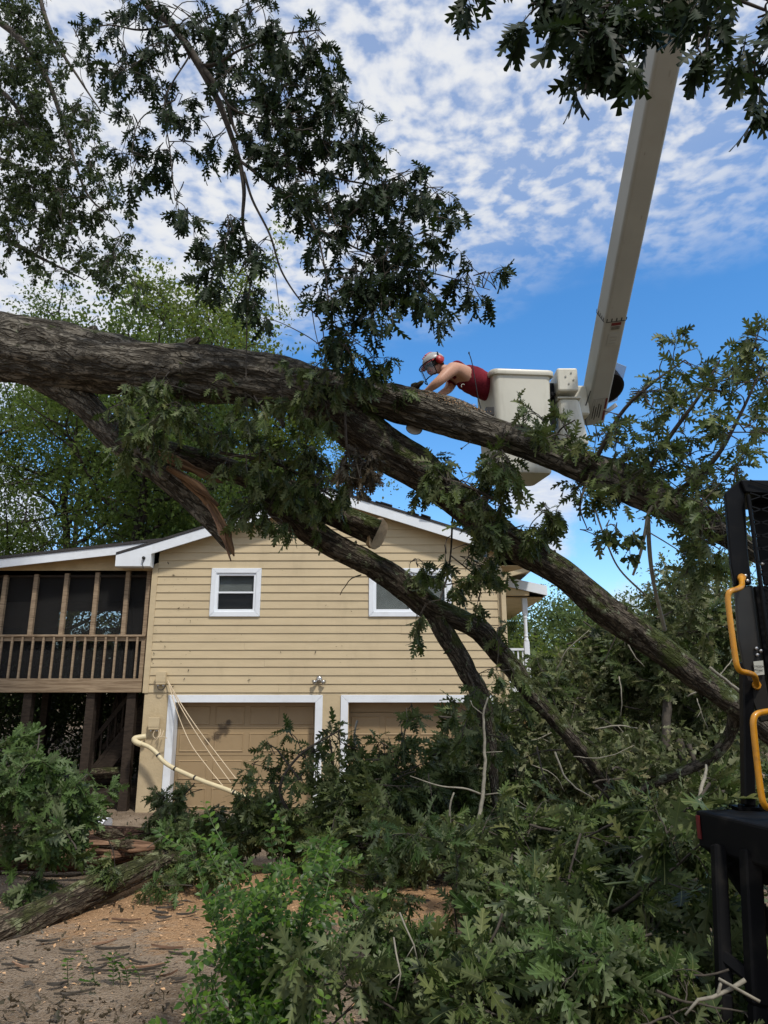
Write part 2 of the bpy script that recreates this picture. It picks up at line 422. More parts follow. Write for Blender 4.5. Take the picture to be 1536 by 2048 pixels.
M['leaf_dead'] = leaf_mat('dead_leaf', [(0.04, 0.03, 0.018), (0.075, 0.055, 0.03), (0.05, 0.05, 0.025)], (0.10, 0.08, 0.05), 0.15, (0.1, 0.06, 0.02))
M['privet'] = leaf_mat('privet_leaf', [(0.022, 0.058, 0.006), (0.045, 0.105, 0.010), (0.11, 0.19, 0.02)], (0.07, 0.14, 0.03), 0.3, (0.12, 0.28, 0.02), 0.4, 0.3)
M['leaf_tree'] = leaf_mat('tree_leaf', [(0.045, 0.068, 0.014), (0.068, 0.098, 0.02), (0.10, 0.13, 0.027), (0.155, 0.165, 0.038)], (0.12, 0.16, 0.045), 0.5, (0.30, 0.38, 0.05), .5, .2)
M['leaf_dark'] = leaf_mat('dark_tree_leaf', [(0.018, 0.032, 0.010), (0.03, 0.05, 0.015), (0.045, 0.068, 0.02)], (0.04, 0.06, 0.022), 0.3, (0.12, 0.16, 0.03), .55, .2)
M['leaf_mid'] = leaf_mat('mid_tree_leaf', [(0.03, 0.055, 0.010), (0.05, 0.085, 0.016), (0.085, 0.13, 0.024), (0.13, 0.165, 0.035)], (0.09, 0.13, 0.04), 0.42, (0.2, 0.3, 0.04), .5, .2)
M['leaf_far'] = leaf_mat('far_tree_leaf', [(0.05, 0.085, 0.022), (0.08, 0.125, 0.03), (0.125, 0.165, 0.05)], (0.11, 0.15, 0.06), 0.38, (0.2, 0.28, 0.06), .5, .2)
M['bark'] = bark_mat('oak_bark', (0.085, 0.073, 0.056), (0.23, 0.208, 0.17), moss_amt=0.16, lichen_amt=0.06)
M['bark_moss'] = bark_mat('mossy_bark', (0.06, 0.048, 0.036), (0.17, 0.145, 0.112), moss_amt=0.42, lichen_amt=0.2, scale=1.6)
M['bark_log'] = bark_mat('lichened_log_bark', (0.06, 0.042, 0.028), (0.2, 0.165, 0.115), moss=(0.05, 0.056, 0.018), moss_amt=0.3, lichen=(0.21, 0.225, 0.12), lichen_amt=0.26, scale=1.3)
M['bark_far'] = bark_mat('tree_bark', (0.04, 0.033, 0.026), (0.10, 0.085, 0.07), moss_amt=0.1, scale=0.8)
M['twig'] = simple('twig_bark', (0.055, 0.045, 0.034), 0.85, var=0.3, vscale=20)
M['twig_pale'] = simple('pale_stick', (0.22, 0.2, 0.155), 0.8, var=0.25, vscale=15, bump=0.4, bscale=40)
M['twig_green'] = simple('green_stem', (0.09, 0.12, 0.045), 0.6, var=0.2, vscale=15)
M['torn'] = wood_mat('torn_wood', (0.055, 0.03, 0.017), (0.24, 0.14, 0.072), (3, 34, 1), 'UV')
M['torn_red'] = wood_mat('torn_red_wood', (0.065, 0.035, 0.022), (0.33, 0.20, 0.125), (3, 26, 1), 'UV')
M['log_core'] = bark_mat('peeled_log', (0.085, 0.048, 0.032), (0.22, 0.125, 0.082), moss_amt=0.05, lichen_amt=0.0, scale=1.2)
M['cut'] = simple('sawn_wood', (0.44, 0.32, 0.20), 0.85, var=0.15, vscale=18, bump=0.4)
M['sawdust'] = simple('sawdust', (0.52, 0.32, 0.17), 0.95, var=0.2, vscale=60)
M['siding'] = simple('tan_siding', (0.53, 0.425, 0.265), 0.6, spec=0.3, var=0.05, vscale=1.4, stretch=(1, 1, 6), bump=0.12, bscale=30, dirt=(0.40, 0.32, 0.20), dscale=2.2, dstretch=(1, 1, .35), damt=0.5)
M['stucco'] = simple('tan_stucco', (0.50, 0.40, 0.25), 0.8, spec=0.2, var=0.07, vscale=2.2, bump=0.5, bscale=25, dirt=(0.33, 0.25, 0.14), dscale=2.4, damt=0.5)
M['door'] = simple('tan_garage_door', (0.33, 0.235, 0.13), 0.5, spec=0.35, var=0.05, vscale=1.2, dirt=(0.2, 0.14, 0.075), dscale=2.0, damt=0.35)
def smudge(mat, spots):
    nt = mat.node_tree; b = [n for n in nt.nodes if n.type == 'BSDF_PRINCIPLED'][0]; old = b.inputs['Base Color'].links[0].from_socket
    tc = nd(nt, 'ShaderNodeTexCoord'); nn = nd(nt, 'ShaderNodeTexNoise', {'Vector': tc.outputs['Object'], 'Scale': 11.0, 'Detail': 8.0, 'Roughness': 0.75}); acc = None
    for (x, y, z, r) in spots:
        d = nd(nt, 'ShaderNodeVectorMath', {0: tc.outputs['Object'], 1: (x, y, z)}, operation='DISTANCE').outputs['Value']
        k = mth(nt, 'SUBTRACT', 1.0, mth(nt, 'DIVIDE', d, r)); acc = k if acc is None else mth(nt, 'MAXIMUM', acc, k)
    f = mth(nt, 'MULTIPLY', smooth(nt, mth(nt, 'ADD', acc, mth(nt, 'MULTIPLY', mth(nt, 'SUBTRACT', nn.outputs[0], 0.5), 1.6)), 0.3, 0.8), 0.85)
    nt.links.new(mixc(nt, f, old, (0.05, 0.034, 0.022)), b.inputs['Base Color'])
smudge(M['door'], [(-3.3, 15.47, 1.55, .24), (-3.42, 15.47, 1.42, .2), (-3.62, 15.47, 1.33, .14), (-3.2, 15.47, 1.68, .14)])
M['white'] = simple('white_paint', (0.74, 0.77, 0.80), 0.5, spec=0.35, var=0.04, vscale=2, dirt=(0.45, 0.45, 0.42), dscale=3, damt=0.3)
M['vinyl'] = simple('white_vinyl', (0.78, 0.81, 0.84), 0.35, var=0.02)
M['soffit'] = simple('tan_soffit', (0.50, 0.38, 0.21), 0.7)
M['blind'] = simple('grey_blind', (0.45, 0.5, 0.47), 0.6)
M['glass'] = glass_mat('window_glass', (0.03, 0.035, 0.04), 0.12)
M['dark'] = simple('interior_shade', (0.012, 0.011, 0.01), 0.9)  # near-black colour that paints in the shade of unlit rooms
M['screen'] = glass_mat('insect_screen', (0.010, 0.010, 0.010), 0.42, 0.9)
M['deckwood'] = wood_mat('weathered_wood', (0.18, 0.125, 0.078), (0.38, 0.285, 0.19), (4, 4, 40))
M['beamwood'] = wood_mat('weathered_beam', (0.17, 0.115, 0.07), (0.36, 0.27, 0.175), (1.6, 10, 30))
M['darkwood'] = wood_mat('dark_brown_wood', (0.02, 0.014, 0.01), (0.05, 0.036, 0.026), (6, 6, 30))  # very dark brown wood for the porch's inside and underside
M['shingle'] = simple('asphalt_shingle', (0.045, 0.042, 0.042), 0.95, var=0.35, vscale=30, bump=0.5, bscale=120)
M['pvc'] = simple('cream_conduit', (0.62, 0.53, 0.33), 0.45, var=0.06, dirt=(0.3, 0.24, 0.14), dscale=7, damt=0.4)
M['wire'] = simple('tan_wire', (0.60, 0.48, 0.32), 0.5)
M['wire_dark'] = simple('black_wire', (0.02, 0.02, 0.02), 0.5)
M['chrome'] = simple('worn_metal', (0.45, 0.44, 0.42), 0.3, metal=0.9)
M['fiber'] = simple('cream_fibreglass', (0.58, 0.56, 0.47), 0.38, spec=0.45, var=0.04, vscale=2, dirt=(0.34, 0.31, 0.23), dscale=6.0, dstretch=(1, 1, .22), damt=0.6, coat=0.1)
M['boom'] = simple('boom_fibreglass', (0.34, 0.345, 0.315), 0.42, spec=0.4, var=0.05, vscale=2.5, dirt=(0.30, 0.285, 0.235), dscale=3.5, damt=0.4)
M['black'] = simple('black_enamel', (0.003, 0.003, 0.0035), 0.45, spec=0.12, var=0.3, dirt=(0.02, 0.017, 0.014), dscale=5, damt=0.5)
M['blackmat'] = simple('black_rubber', (0.004, 0.004, 0.0045), 0.65, spec=0.1, dirt=(0.025, 0.022, 0.018), dscale=6, damt=0.5)
M['greymetal'] = simple('dull_grey_panel', (0.02, 0.018, 0.015), 0.42, spec=0.35, var=0.2, dirt=(0.04, 0.034, 0.026), dscale=4, damt=0.5)
M['yellow'] = simple('yellow_enamel', (0.50, 0.215, 0.010), 0.38, spec=0.5, var=0.1, vscale=6, dirt=(0.16, 0.07, 0.02), dscale=14, damt=0.75, coat=0.2)
M['red'] = simple('red_plastic', (0.42, 0.03, 0.035), 0.4)
M['darkred'] = simple('dull_red_plastic', (0.12, 0.012, 0.012), 0.5)
M['label'] = simple('pale_label', (0.42, 0.42, 0.36), 0.5, var=0.08, vscale=9)
M['labelgrey'] = simple('grey_label', (0.30, 0.30, 0.27), 0.5)
M['ink'] = simple('black_ink', (0.02, 0.02, 0.02), 0.6)
M['skin'] = simple('skin', (0.50, 0.27, 0.18), 0.5, spec=0.35, var=0.06, vscale=9)
M['shirt'] = simple('red_cotton', (0.17, 0.018, 0.028), 0.9, spec=0.1, var=0.25, vscale=6, bump=0.6, bscale=9)
M['trousers'] = simple('dark_trousers', (0.02, 0.02, 0.026), 0.9)
M['helmet'] = simple('grey_helmet', (0.38, 0.37, 0.36), 0.35, coat=0.3)
M['visor'] = glass_mat('clear_visor', (0.20, 0.24, 0.28), 0.14, 0.1)
M['shield'] = glass_mat('clear_shield', (0.55, 0.57, 0.58), 0.45, 0.15)
M['hair'] = simple('dark_hair', (0.015, 0.01, 0.008), 0.7)
M['plasticwhite'] = simple('white_plastic', (0.72, 0.73, 0.75), 0.5)
M['green'] = simple('green_plastic', (0.02, 0.35, 0.16), 0.5)
M['steel'] = simple('saw_steel', (0.62, 0.60, 0.55), 0.45)
M['orange'] = simple('orange_plastic', (0.55, 0.14, 0.02), 0.4)

# ------------------------------------------------------------------ ground
SAWDUST = [(-1.9, 6.5, 1.1), (-1.3, 5.9, .7), (-1.5, 8.0, 1.7), (-0.55, 7.0, 1.2), (0.55, 6.7, 1.2), (1.6, 5.6, 0.8), (-2.2, 7.2, 0.8), (2.0, 4.8, 0.6)]
M['dirt'] = ground_mat()

def gz(x, y):
    x = np.asarray(x, float); y = np.asarray(y, float)
    t = np.clip((y - 5.0) / 8.5, 0, 1); t = t * t * (3 - 2 * t)
    z = 0.5 * (1 - t)
    d = np.clip((15.0 - y) / 3, 0, 1)
    p = np.stack([x * 0.9, y * 0.9, 0 * x], -1)
    z = z + (fbm(p, 4) - 0.5) * 0.16 * d
    b = np.clip((y - 26) / 60, 0, 1)
    z = z + b * 2.2 + (fbm(p * 0.08, 3) - 0.5) * 3.0 * b
    for (sx, sy, r) in SAWDUST:
        q = np.clip(1 - ((x - sx) ** 2 + (y - sy) ** 2) / r ** 2, 0, 1); z = z + 0.10 * q * q
    return z
def gzs(x, y): return float(gz(np.array([x]), np.array([y]))[0])

def build_ground():
    n = 230
    t = np.linspace(-1, 1, n)
    gx = np.sinh(t * 4.6) / np.sinh(4.6) * 260
    gy = np.sinh(t * 4.6) / np.sinh(4.6) * 260 + 7
    X, Y = np.meshgrid(gx, gy, indexing='ij')
    Z = gz(X.ravel(), Y.ravel()).reshape(X.shape)
    near = (np.abs(X) < 9) & (np.abs(Y - 6) < 8)
    Z = Z + near * (fbm(np.stack([X * 6, Y * 6, 0 * X], -1), 3) - 0.5) * 0.05
    i, j = np.meshgrid(np.arange(n - 1), np.arange(n - 1), indexing='ij')
    f = np.stack([i * n + j, (i + 1) * n + j, (i + 1) * n + j + 1, i * n + j + 1], -1).reshape(-1, 4)
    o = add_obj('ground', new_mesh('ground', np.stack([X, Y, Z], -1), f, M['dirt'], smooth=True))
    tag(o, 'bare dirt yard strewn with sawdust', kind='structure')
build_ground()

# ------------------------------------------------------------------ house
XL, XR, YF, YB = -4.93, 2.51, 15.2, 24.0
RX, RZ, SL = -1.2, 6.58, 0.32          # ridge and slope
EX = 4.45                              # ridge to eave
ZS = 2.29                              # bottom of the siding
house = empty('house', ((XL + XR) / 2, YF, 0), 'two storey house with tan clapboard gable above two garage doors', 'house')
def gable_x(z):
    d = (RZ - 0.20 - z) / SL
    return RX - d, RX + d

def build_house():
    rnd = random.Random(3)
    NC, ex = 26, (RZ - 0.15 - ZS) / 25.0
    ex = 0.1715
    w1 = (-3.67, -2.61); w2 = (-0.32, 1.44); wi = (9, 15)
    wz0, wz1 = ZS + wi[0] * ex, ZS + wi[1] * ex
    # --- walls behind the boards
    wl = MB()
    y0, y1 = YF + 0.012, YF + 0.16
    wl.box(XL + .01, w1[0] + .08, y0, y1, ZS - .02, 4.95); wl.box(w1[1] - .08, w2[0] + .08, y0, y1, ZS - .02, 4.95); wl.box(w2[1] - .08, XR - .01, y0, y1, ZS - .02, 4.95)
    for w in (w1, w2):
        wl.box(w[0] + .08, w[1] - .08, y0, y1, ZS - .02, wz0 + .08); wl.box(w[0] + .08, w[1] - .08, y0, y1, wz1 - .08, 4.95)
    a, b = gable_x(4.95)
    wl.prism([(max(a, XL), 4.95), (min(b, XR), 4.95), (RX, RZ - .2)], y0, y1)
    wl.build('wall', M['siding'], house)
    ws = MB()
    for x0, x1 in ((XL + .01, XL + .16), (XR - .16, XR - .01)): ws.box(x0, x1, y1, YB, 0, 4.93)
    ws.box(XL + .16, XR - .16, YB - .15, YB, 0, 4.93)
    ws.box(XL + .16, XR - .16, y1 + .001, YB - .15, 2.25, 2.45)
    ws.build('side_wall', M['siding'], house)
    # --- clapboards, each its own board
    for i in range(NC):
        z0 = ZS + i * ex; z1 = z0 + ex
        a0, b0 = gable_x(z0); a1, b1 = gable_x(z1)
        l0, r0 = max(a0, XL + .11), min(b0, XR - .11)
        l1, r1 = max(a1, XL + .11), min(b1, XR - .11)
        if r1 - l1 < 0.05:
            if r0 - l0 < 0.2: break
            l1 = r1 = (l0 + r0) / 2
        cuts = []
        if wi[0] <= i < wi[1]: cuts = [w1, w2]
        segs = []; c = None
        s = (l0, l1)
        for w in cuts: segs.append((s, (w[0] - .002, w[0] - .002))); s = (w[1] + .002, w[1] + .002)
        segs.append((s, (r0, r1)))
        fin = []
        for (p, q) in segs:
            if q[0] - p[0] > 3.2:
                m = p[0] + (q[0] - p[0]) * rnd.uniform(.25, .75)
                fin += [(p, (m - .0015, m - .0015)), ((m + .0015, m + .0015), q)]
            else: fin.append((p, q))
        for (p, q) in fin:
            d0 = YF - .020 + rnd.uniform(-.002, .002); d1 = YF - .003
            sg = rnd.uniform(-.0025, .0025)
            mb = MB()
            mb.hexa([(p[0], d0, z0 + sg), (q[0], d0, z0 - sg), (q[0], YF + .01, z0 - sg), (p[0], YF + .01, z0 + sg),
                     (p[1], d1, z1), (q[1], d1, z1), (q[1], YF + .01, z1), (p[1], YF + .01, z1)])
            mb.build('siding_board', M['siding'], house)
    for x0, x1, zt in ((XL - .012, XL + .108, 4.88), (XR - .108, XR + .012, 4.86)):
        MB().box(x0, x1, YF - .028, YF + .01, ZS - .01, zt).build('corner_board', M['siding'], house, bevel=.004)
    # --- garage level
    g = MB()
    g.box(XL + .03, -4.27, YF - .004, YF + .30, -.3, ZS - .004)
    g.box(-1.38, -.72, YF - .004, YF + .30, -.3, ZS - .004)
    g.box(2.08, XR - .03, YF - .004, YF + .30, -.3, ZS - .004)
    g.box(-4.27, -1.38, YF - .004, YF + .30, 2.11, ZS - .004); g.box(-.72, 2.08, YF - .004, YF + .30, 2.11, ZS - .004)
    g.build('foundation_wall', M['stucco'], house, bevel=.006)
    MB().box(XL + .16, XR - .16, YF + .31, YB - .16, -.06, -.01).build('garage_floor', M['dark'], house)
    for (x0, x1, lift) in ((-4.40, -1.25, 0.0), (-.88, 2.24, .33)):
        fr = MB()
        w = .15
        fr.hexa([(x0, YF - .035, -.02), (x0 + w, YF - .035, -.02), (x0 + w, YF - .006, -.02), (x0, YF - .006, -.02),
                 (x0, YF - .035, 2.24), (x0 + w, YF - .035, 2.09), (x0 + w, YF - .006, 2.09), (x0, YF - .006, 2.24)])
        fr.hexa([(x1 - w, YF - .035, -.02), (x1, YF - .035, -.02), (x1, YF - .006, -.02), (x1 - w, YF - .006, -.02),
                 (x1 - w, YF - .035, 2.09), (x1, YF - .035, 2.24), (x1, YF - .006, 2.24), (x1 - w, YF - .006, 2.09)])
        fr.hexa([(x0 + w + .002, YF - .035, 2.092), (x1 - w - .002, YF - .035, 2.092), (x1 - w - .002, YF - .006, 2.092), (x0 + w + .002, YF - .006, 2.092),
                 (x0 + .003, YF - .035, 2.241), (x1 - .003, YF - .035, 2.241), (x1 - .003, YF - .006, 2.241), (x0 + .003, YF - .006, 2.241)])
        fr.box(x0 + w - .022, x0 + w - .003, YF - .005, YF + .27, -.02, 2.08)
        fr.box(x1 - w + .003, x1 - w + .022, YF - .005, YF + .27, -.02, 2.08)
        fr.build('door_frame', M['white'], house, bevel=.004)
        # sectional door with raised panels
        dx0, dx1, yd = x0 + w - .002, x1 - w + .002, YF + .275
        door = MB(); hgt = 2.14 - (-.02); sh = .53
        for k in range(4):
            z0 = -.02 + lift + k * sh; z1 = z0 + sh - .008
            if z0 > 2.12: continue
            door.box(dx0, dx1, yd, yd + .04, z0, min(z1, 2.2))
        dob = door.build('garage_door', M['door'], house, bevel=.004)
        pw = (dx1 - dx0) / 4
        for k in range(4):
            for c in range(4):
                z0 = -.02 + lift + k * sh + .075; z1 = z0 + sh - .16
                if z1 > 2.15: continue
                px0 = dx0 + c * pw + .055; px1 = dx0 + (c + 1) * pw - .055
                e = .03
                pm = MB()
                pm.hexa([(px0, yd - .002, z0), (px1, yd - .002, z0), (px1, yd + .001, z0), (px0, yd + .001, z0), (px0, yd - .002, z1), (px1, yd - .002, z1), (px1, yd + .001, z1), (px0, yd + .001, z1)])
                # bevelled raised field
                o1 = [(px0, z0), (px1, z0), (px1, z1), (px0, z1)]
                for (ea, da) in ((0.0, .012), (.018, .012)):
                    pass
                v = [(x, yd - .002, z) for x, z in o1]
                v += [(px0 + .012, yd - .014, z0 + .012), (px1 - .012, yd - .014, z0 + .012), (px1 - .012, yd - .014, z1 - .012), (px0 + .012, yd - .014, z1 - .012)]
                v += [(px0 + .035, yd - .006, z0 + .035), (px1 - .035, yd - .006, z0 + .035), (px1 - .035, yd - .006, z1 - .035), (px0 + .035, yd - .006, z1 - .035)]
                f = [(i, (i + 1) % 4, 4 + (i + 1) % 4, 4 + i) for i in range(4)] + [(4 + i, 4 + (i + 1) % 4, 8 + (i + 1) % 4, 8 + i) for i in range(4)] + [(8, 9, 10, 11)]
                pm.raw(v, f)
                pm.build('panel', M['door'], dob)
    # --- windows
    for (x0, x1), slider in ((w1, False), (w2, True)):
        t = MB(); tw = .105; ya, yb = YF - .045, YF + .02
        for q in ([(x0, wz0), (x1, wz0), (x1 - tw, wz0 + tw), (x0 + tw, wz0 + tw)], [(x1, wz0), (x1, wz1), (x1 - tw, wz1 - tw), (x1 - tw, wz0 + tw)],
                  [(x1, wz1), (x0, wz1), (x0 + tw, wz1 - tw), (x1 - tw, wz1 - tw)], [(x0, wz1), (x0, wz0), (x0 + tw, wz0 + tw), (x0 + tw, wz1 - tw)]):
            cx = sum(a for a, b in q) / 4; cz = sum(b for a, b in q) / 4
            t.prism([(a + (cx - a) * .004, b + (cz - b) * .004) for a, b in q], ya, yb)
        win = t.build('window', M['white'], house, bevel=.005)
        fx0, fx1, fz0, fz1 = x0 + tw - .004, x1 - tw + .004, wz0 + tw - .004, wz1 - tw + .004
        fm = MB(); fw = .055
        fm.box(fx0, fx0 + fw, YF - .02, YF + .07, fz0, fz1); fm.box(fx1 - fw, fx1, YF - .02, YF + .07, fz0, fz1)
        fm.box(fx0 + fw, fx1 - fw, YF - .02, YF + .07, fz0, fz0 + fw); fm.box(fx0 + fw, fx1 - fw, YF - .02, YF + .07, fz1 - fw, fz1)
        fm.build('frame', M['vinyl'], win, bevel=.004)
        ix0, ix1, iz0, iz1 = fx0 + fw, fx1 - fw, fz0 + fw, fz1 - fw
        s = MB()
        if slider:
            mx = (ix0 + ix1) / 2
            s.box(mx - .03, mx + .03, YF + .005, YF + .06, iz0, iz1); panes = [(ix0, mx - .03, iz0, iz1), (mx + .03, ix1, iz0, iz1)]
        else:
            mz = (iz0 + iz1) / 2
            s.box(ix0, ix1, YF + .005, YF + .06, mz - .018, mz + .018); panes = [(ix0, ix1, iz0, mz - .018), (ix0, ix1, mz + .018, iz1)]
        s.build('sash', M['vinyl'], win, bevel=.004)
        for (a, b, c, d) in panes:
            MB().box(a, b, YF + .03, YF + .036, c, d).build('pane', M['glass'], win)
        bl = MB(); zz = iz1
        zlow = iz0 if slider else iz0 + (iz1 - iz0) * .52
        while zz > zlow:
            bl.hexa([(ix0, YF + .085, zz - .019), (ix1, YF + .085, zz - .019), (ix1, YF + .10, zz - .012), (ix0, YF + .10, zz - .012), (ix0, YF + .086, zz - .016), (ix1, YF + .086, zz - .016), (ix1, YF + .101, zz - .009), (ix0, YF + .101, zz - .009)])
            zz -= .021
        tag(bl.build('blind_slats', M['blind'], win), kind='stuff')
        MB().box(x0 + .03, x1 - .03, YF + .165, YF + .9, wz0 - .1, wz1 + .1).build('room_shade_box', M['dark'], win)  # solid near-black box, painted shade in place of the unlit room
    # --- roof
    th = .13
    for side, nm in ((-1, 'left'), (1, 'right')):
        r = MB()
        ex_ = RX + side * EX; ez = RZ - SL * EX
        poly = [(RX, RZ), (ex_, ez), (ex_, ez - .05), (RX, RZ - .055)]
        if side > 0: poly = poly[::-1]
        r.prism(poly, YF - .30, YB + .3)
        r.build('roof', M['shingle'], house)
        s = MB()
        poly = [(RX, RZ - .058), (ex_ - side * .02, ez - .053 + SL * .02), (ex_ - side * .02, ez - th - .05), (RX, RZ - th - .058)]
        if side > 0: poly = poly[::-1]
        s.prism(poly, YF - .25, YF - .033 + .02)
        s.build('soffit', M['soffit'], house)
        f = MB()
        poly = [(RX, RZ - .06), (ex_, ez - .055), (ex_, ez - .27), (RX, RZ - .275)]
        if side > 0: poly = poly[::-1]
        f.prism(poly, YF - .285, YF - .252)
        f.build('barge_board', M['white'], house, bevel=.004)
        fb = MB(); fb.box(min(ex_, ex_ - side * .03), max(ex_, ex_ - side * .03), YF - .25, YB + .2, ez - .26, ez - .056); fb.build('fascia', M['white'], house)
        sf = MB(); a, b = sorted((ex_ - side * .03, XL if side < 0 else XR)); sf.box(a, b, YF - .0, YB, ez - .245, ez - .225); sf.build('eave_soffit', M['soffit'], house)
    # boxed eave return on the left
    ez = RZ - SL * EX
    bx = MB(); bx.prism([(RX - EX, ez - .30), (XL + .02, ez - .30), (XL + .02, ez + .14), (RX - EX, ez - .06)][::1], YF - .29, YF - .05)
    bx.build('eave_return', M['white'], house, bevel=.005)
    mt = MB(); mt.lathe((-5.05, YF - .3, 5.03), (0, -1, 0), [(0, .035), (.03, .035), (.04, .022), (.07, .02), (.075, .001)], 10)
    mt.tube([(-5.05, YF - .31, 5.0), (-5.06, YF - .32, 4.9), (-5.04, YF - .31, 4.8)], .007, 5); mt.build('cable_anchor', M['wire_dark'], house)
    # torn shingles sticking out along the right rake
    rr = random.Random(8)
    for k in range(9):
        d = rr.uniform(.4, 3.6); x = RX + d; z = RZ - SL * d
        w, l = rr.uniform(.10, .26), rr.uniform(.02, .08); lift = rr.uniform(.0, .045)
        y = YF - .30
        s = MB(); s.hexa([(x, y - l, z + .004 + lift), (x + w, y - l * rr.uniform(.3, 1), z + .004 - SL * w + lift * rr.random()), (x + w, y + .2, z - SL * w + .004), (x, y + .2, z + .004)] +
                         [(x, y - l, z + .012 + lift), (x + w, y - l * .7, z + .012 - SL * w + lift), (x + w, y + .2, z + .012 - SL * w), (x, y + .2, z + .012)])
        s.build('shingle', M['shingle'], house)
    # downspout with two elbows and gutter end
    dp = MB()
    pts = [(RX + EX + .02, YF - .12, ez - .13), (RX + EX - .04, YF - .12, ez - .30), (XR + .12, YF - .10, ez - .45), (XR + .0, YF - .085, ez - .56), (XR + .0, YF - .085, 3.0), (XR + .0, YF - .085, .1)]
    for p, q in zip(pts[:-1], pts[1:]): dp.bar(p, q, .10, .075, (0, 1, 0))
    dp.build('downspout', M['siding'], house, bevel=.012, seg=2)
    gt = MB(); gt.box(RX + EX + .002, RX + EX + .12, YF - .2, YB + .2, ez - .13, ez - .06); gt.build('gutter', M['siding'], house)
    # --- small side porch on the right
    pm = MB(); x1 = 3.66; ya, yb = 16.2, 21.0
    pm.prism([(XR + .012, 4.88), (XR + .012, 4.70), (x1, 4.45), (x1, 4.63)], ya, yb)
    pm.build('porch_roof', M['shingle'], house)
    MB().prism([(XR + .30, 4.83), (XR + .30, 4.62), (x1 + .02, 4.42), (x1 + .02, 4.64)], ya - .035, ya - .003).build('porch_fascia', M['white'], house)
    MB().box(x1 + .002, x1 + .03, ya, yb, 4.43, 4.62).build('porch_eave', M['white'], house)
    MB().box(XR + .02, x1 - .002, ya + .25, yb, 4.405, 4.425).build('porch_soffit', M['soffit'], house)
    MB().box(XR + .02, 3.28, ya + .01, ya + .15, 4.43, 4.66).build('porch_beam', M['soffit'], house)
    for yy in (16.5, 20.6):
        p = MB(); s = .058
        p.box(3.22 - s, 3.22 + s, yy - s, yy + s, 4.05, 4.405)
        p.lathe((3.22, yy, 3.42), (0, 0, 1), [(0, .045), (.01, .056), (.05, .056), (.06, .042), (.10, .040), (.11, .05), (.13, .05), (.15, .042), (.5, .040), (.53, .052), (.56, .052), (.58, .042), (.60, .058), (.632, .058)], 12)
        p.box(3.22 - s, 3.22 + s, yy - s, yy + s, 2.45, 3.418)
        p.build('porch_post', M['white'], house, bevel=.004)
    MB().box(XR + .02, 3.4, 16.4, 20.7, 2.28, 2.44).build('porch_floor', M['white'], house)
    rl = MB(); rl.box(XR + .03, 3.155, 16.46, 16.54, 3.22, 3.27); rl.box(XR + .03, 3.155, 16.47, 16.53, 2.52, 2.56); rl.build('railing', M['white'], house)
    for k in range(6):
        x = XR + .09 + k * .105
        MB().box(x - .016, x + .016, 16.484, 16.516, 2.561, 3.219).build('baluster', M['white'], house)
    MB().box(3.1, 3.3, 16.4, 16.6, -.2, 2.279).build('pier', M['soffit'], house)
    MB().box(3.1, 3.3, 20.5, 20.7, -.2, 2.279).build('pier', M['soffit'], house)
build_house()

def wall_bits():
    g = np.random.default_rng(23); n = 150
    x = np.where(g.random(n) < .45, g.uniform(-4.8, -4.0, n), g.uniform(-4.8, 2.4, n)); z = g.uniform(2.3, 5.0, n)
    k = ~(((x > -3.75) & (x < -2.55) | (x > -.4) & (x < 1.5)) & (z > 3.75) & (z < 4.95)); x, z = x[k], z[k]; n = len(x)
    L = np.concatenate([np.stack([x, np.full(n, YF - .034), z], 1), g.normal(0, 1, (n, 3)) * [1, .1, 1], g.normal(0, .2, (n, 3)) + [0, -1, 0], .012 + .075 * g.random((n, 1)) ** 3, g.integers(0, 9, (n, 1))], 1)
    tv = np.array([(0, 0, 0), (.16, .45, .03), (0, 1, 0), (-.16, .45, .03)], float); v, f = [], []
    for i, r in enumerate(L):
        d = Vector(r[3:6]).normalized(); m = Vector(r[6:9]); m = (m - d * m.dot(d)).normalized(); c = d.cross(m)
        v += [tuple(Vector(r[:3]) + (c * a + d * b + m * e) * float(r[9])) for a, b, e in tv]; f += [(4 * i, 4 * i + 1, 4 * i + 2, 4 * i + 3)]
    tag(add_obj('leaf_bits', new_mesh('leaf_bits', v, f, M['twig']), house), kind='stuff')
wall_bits()

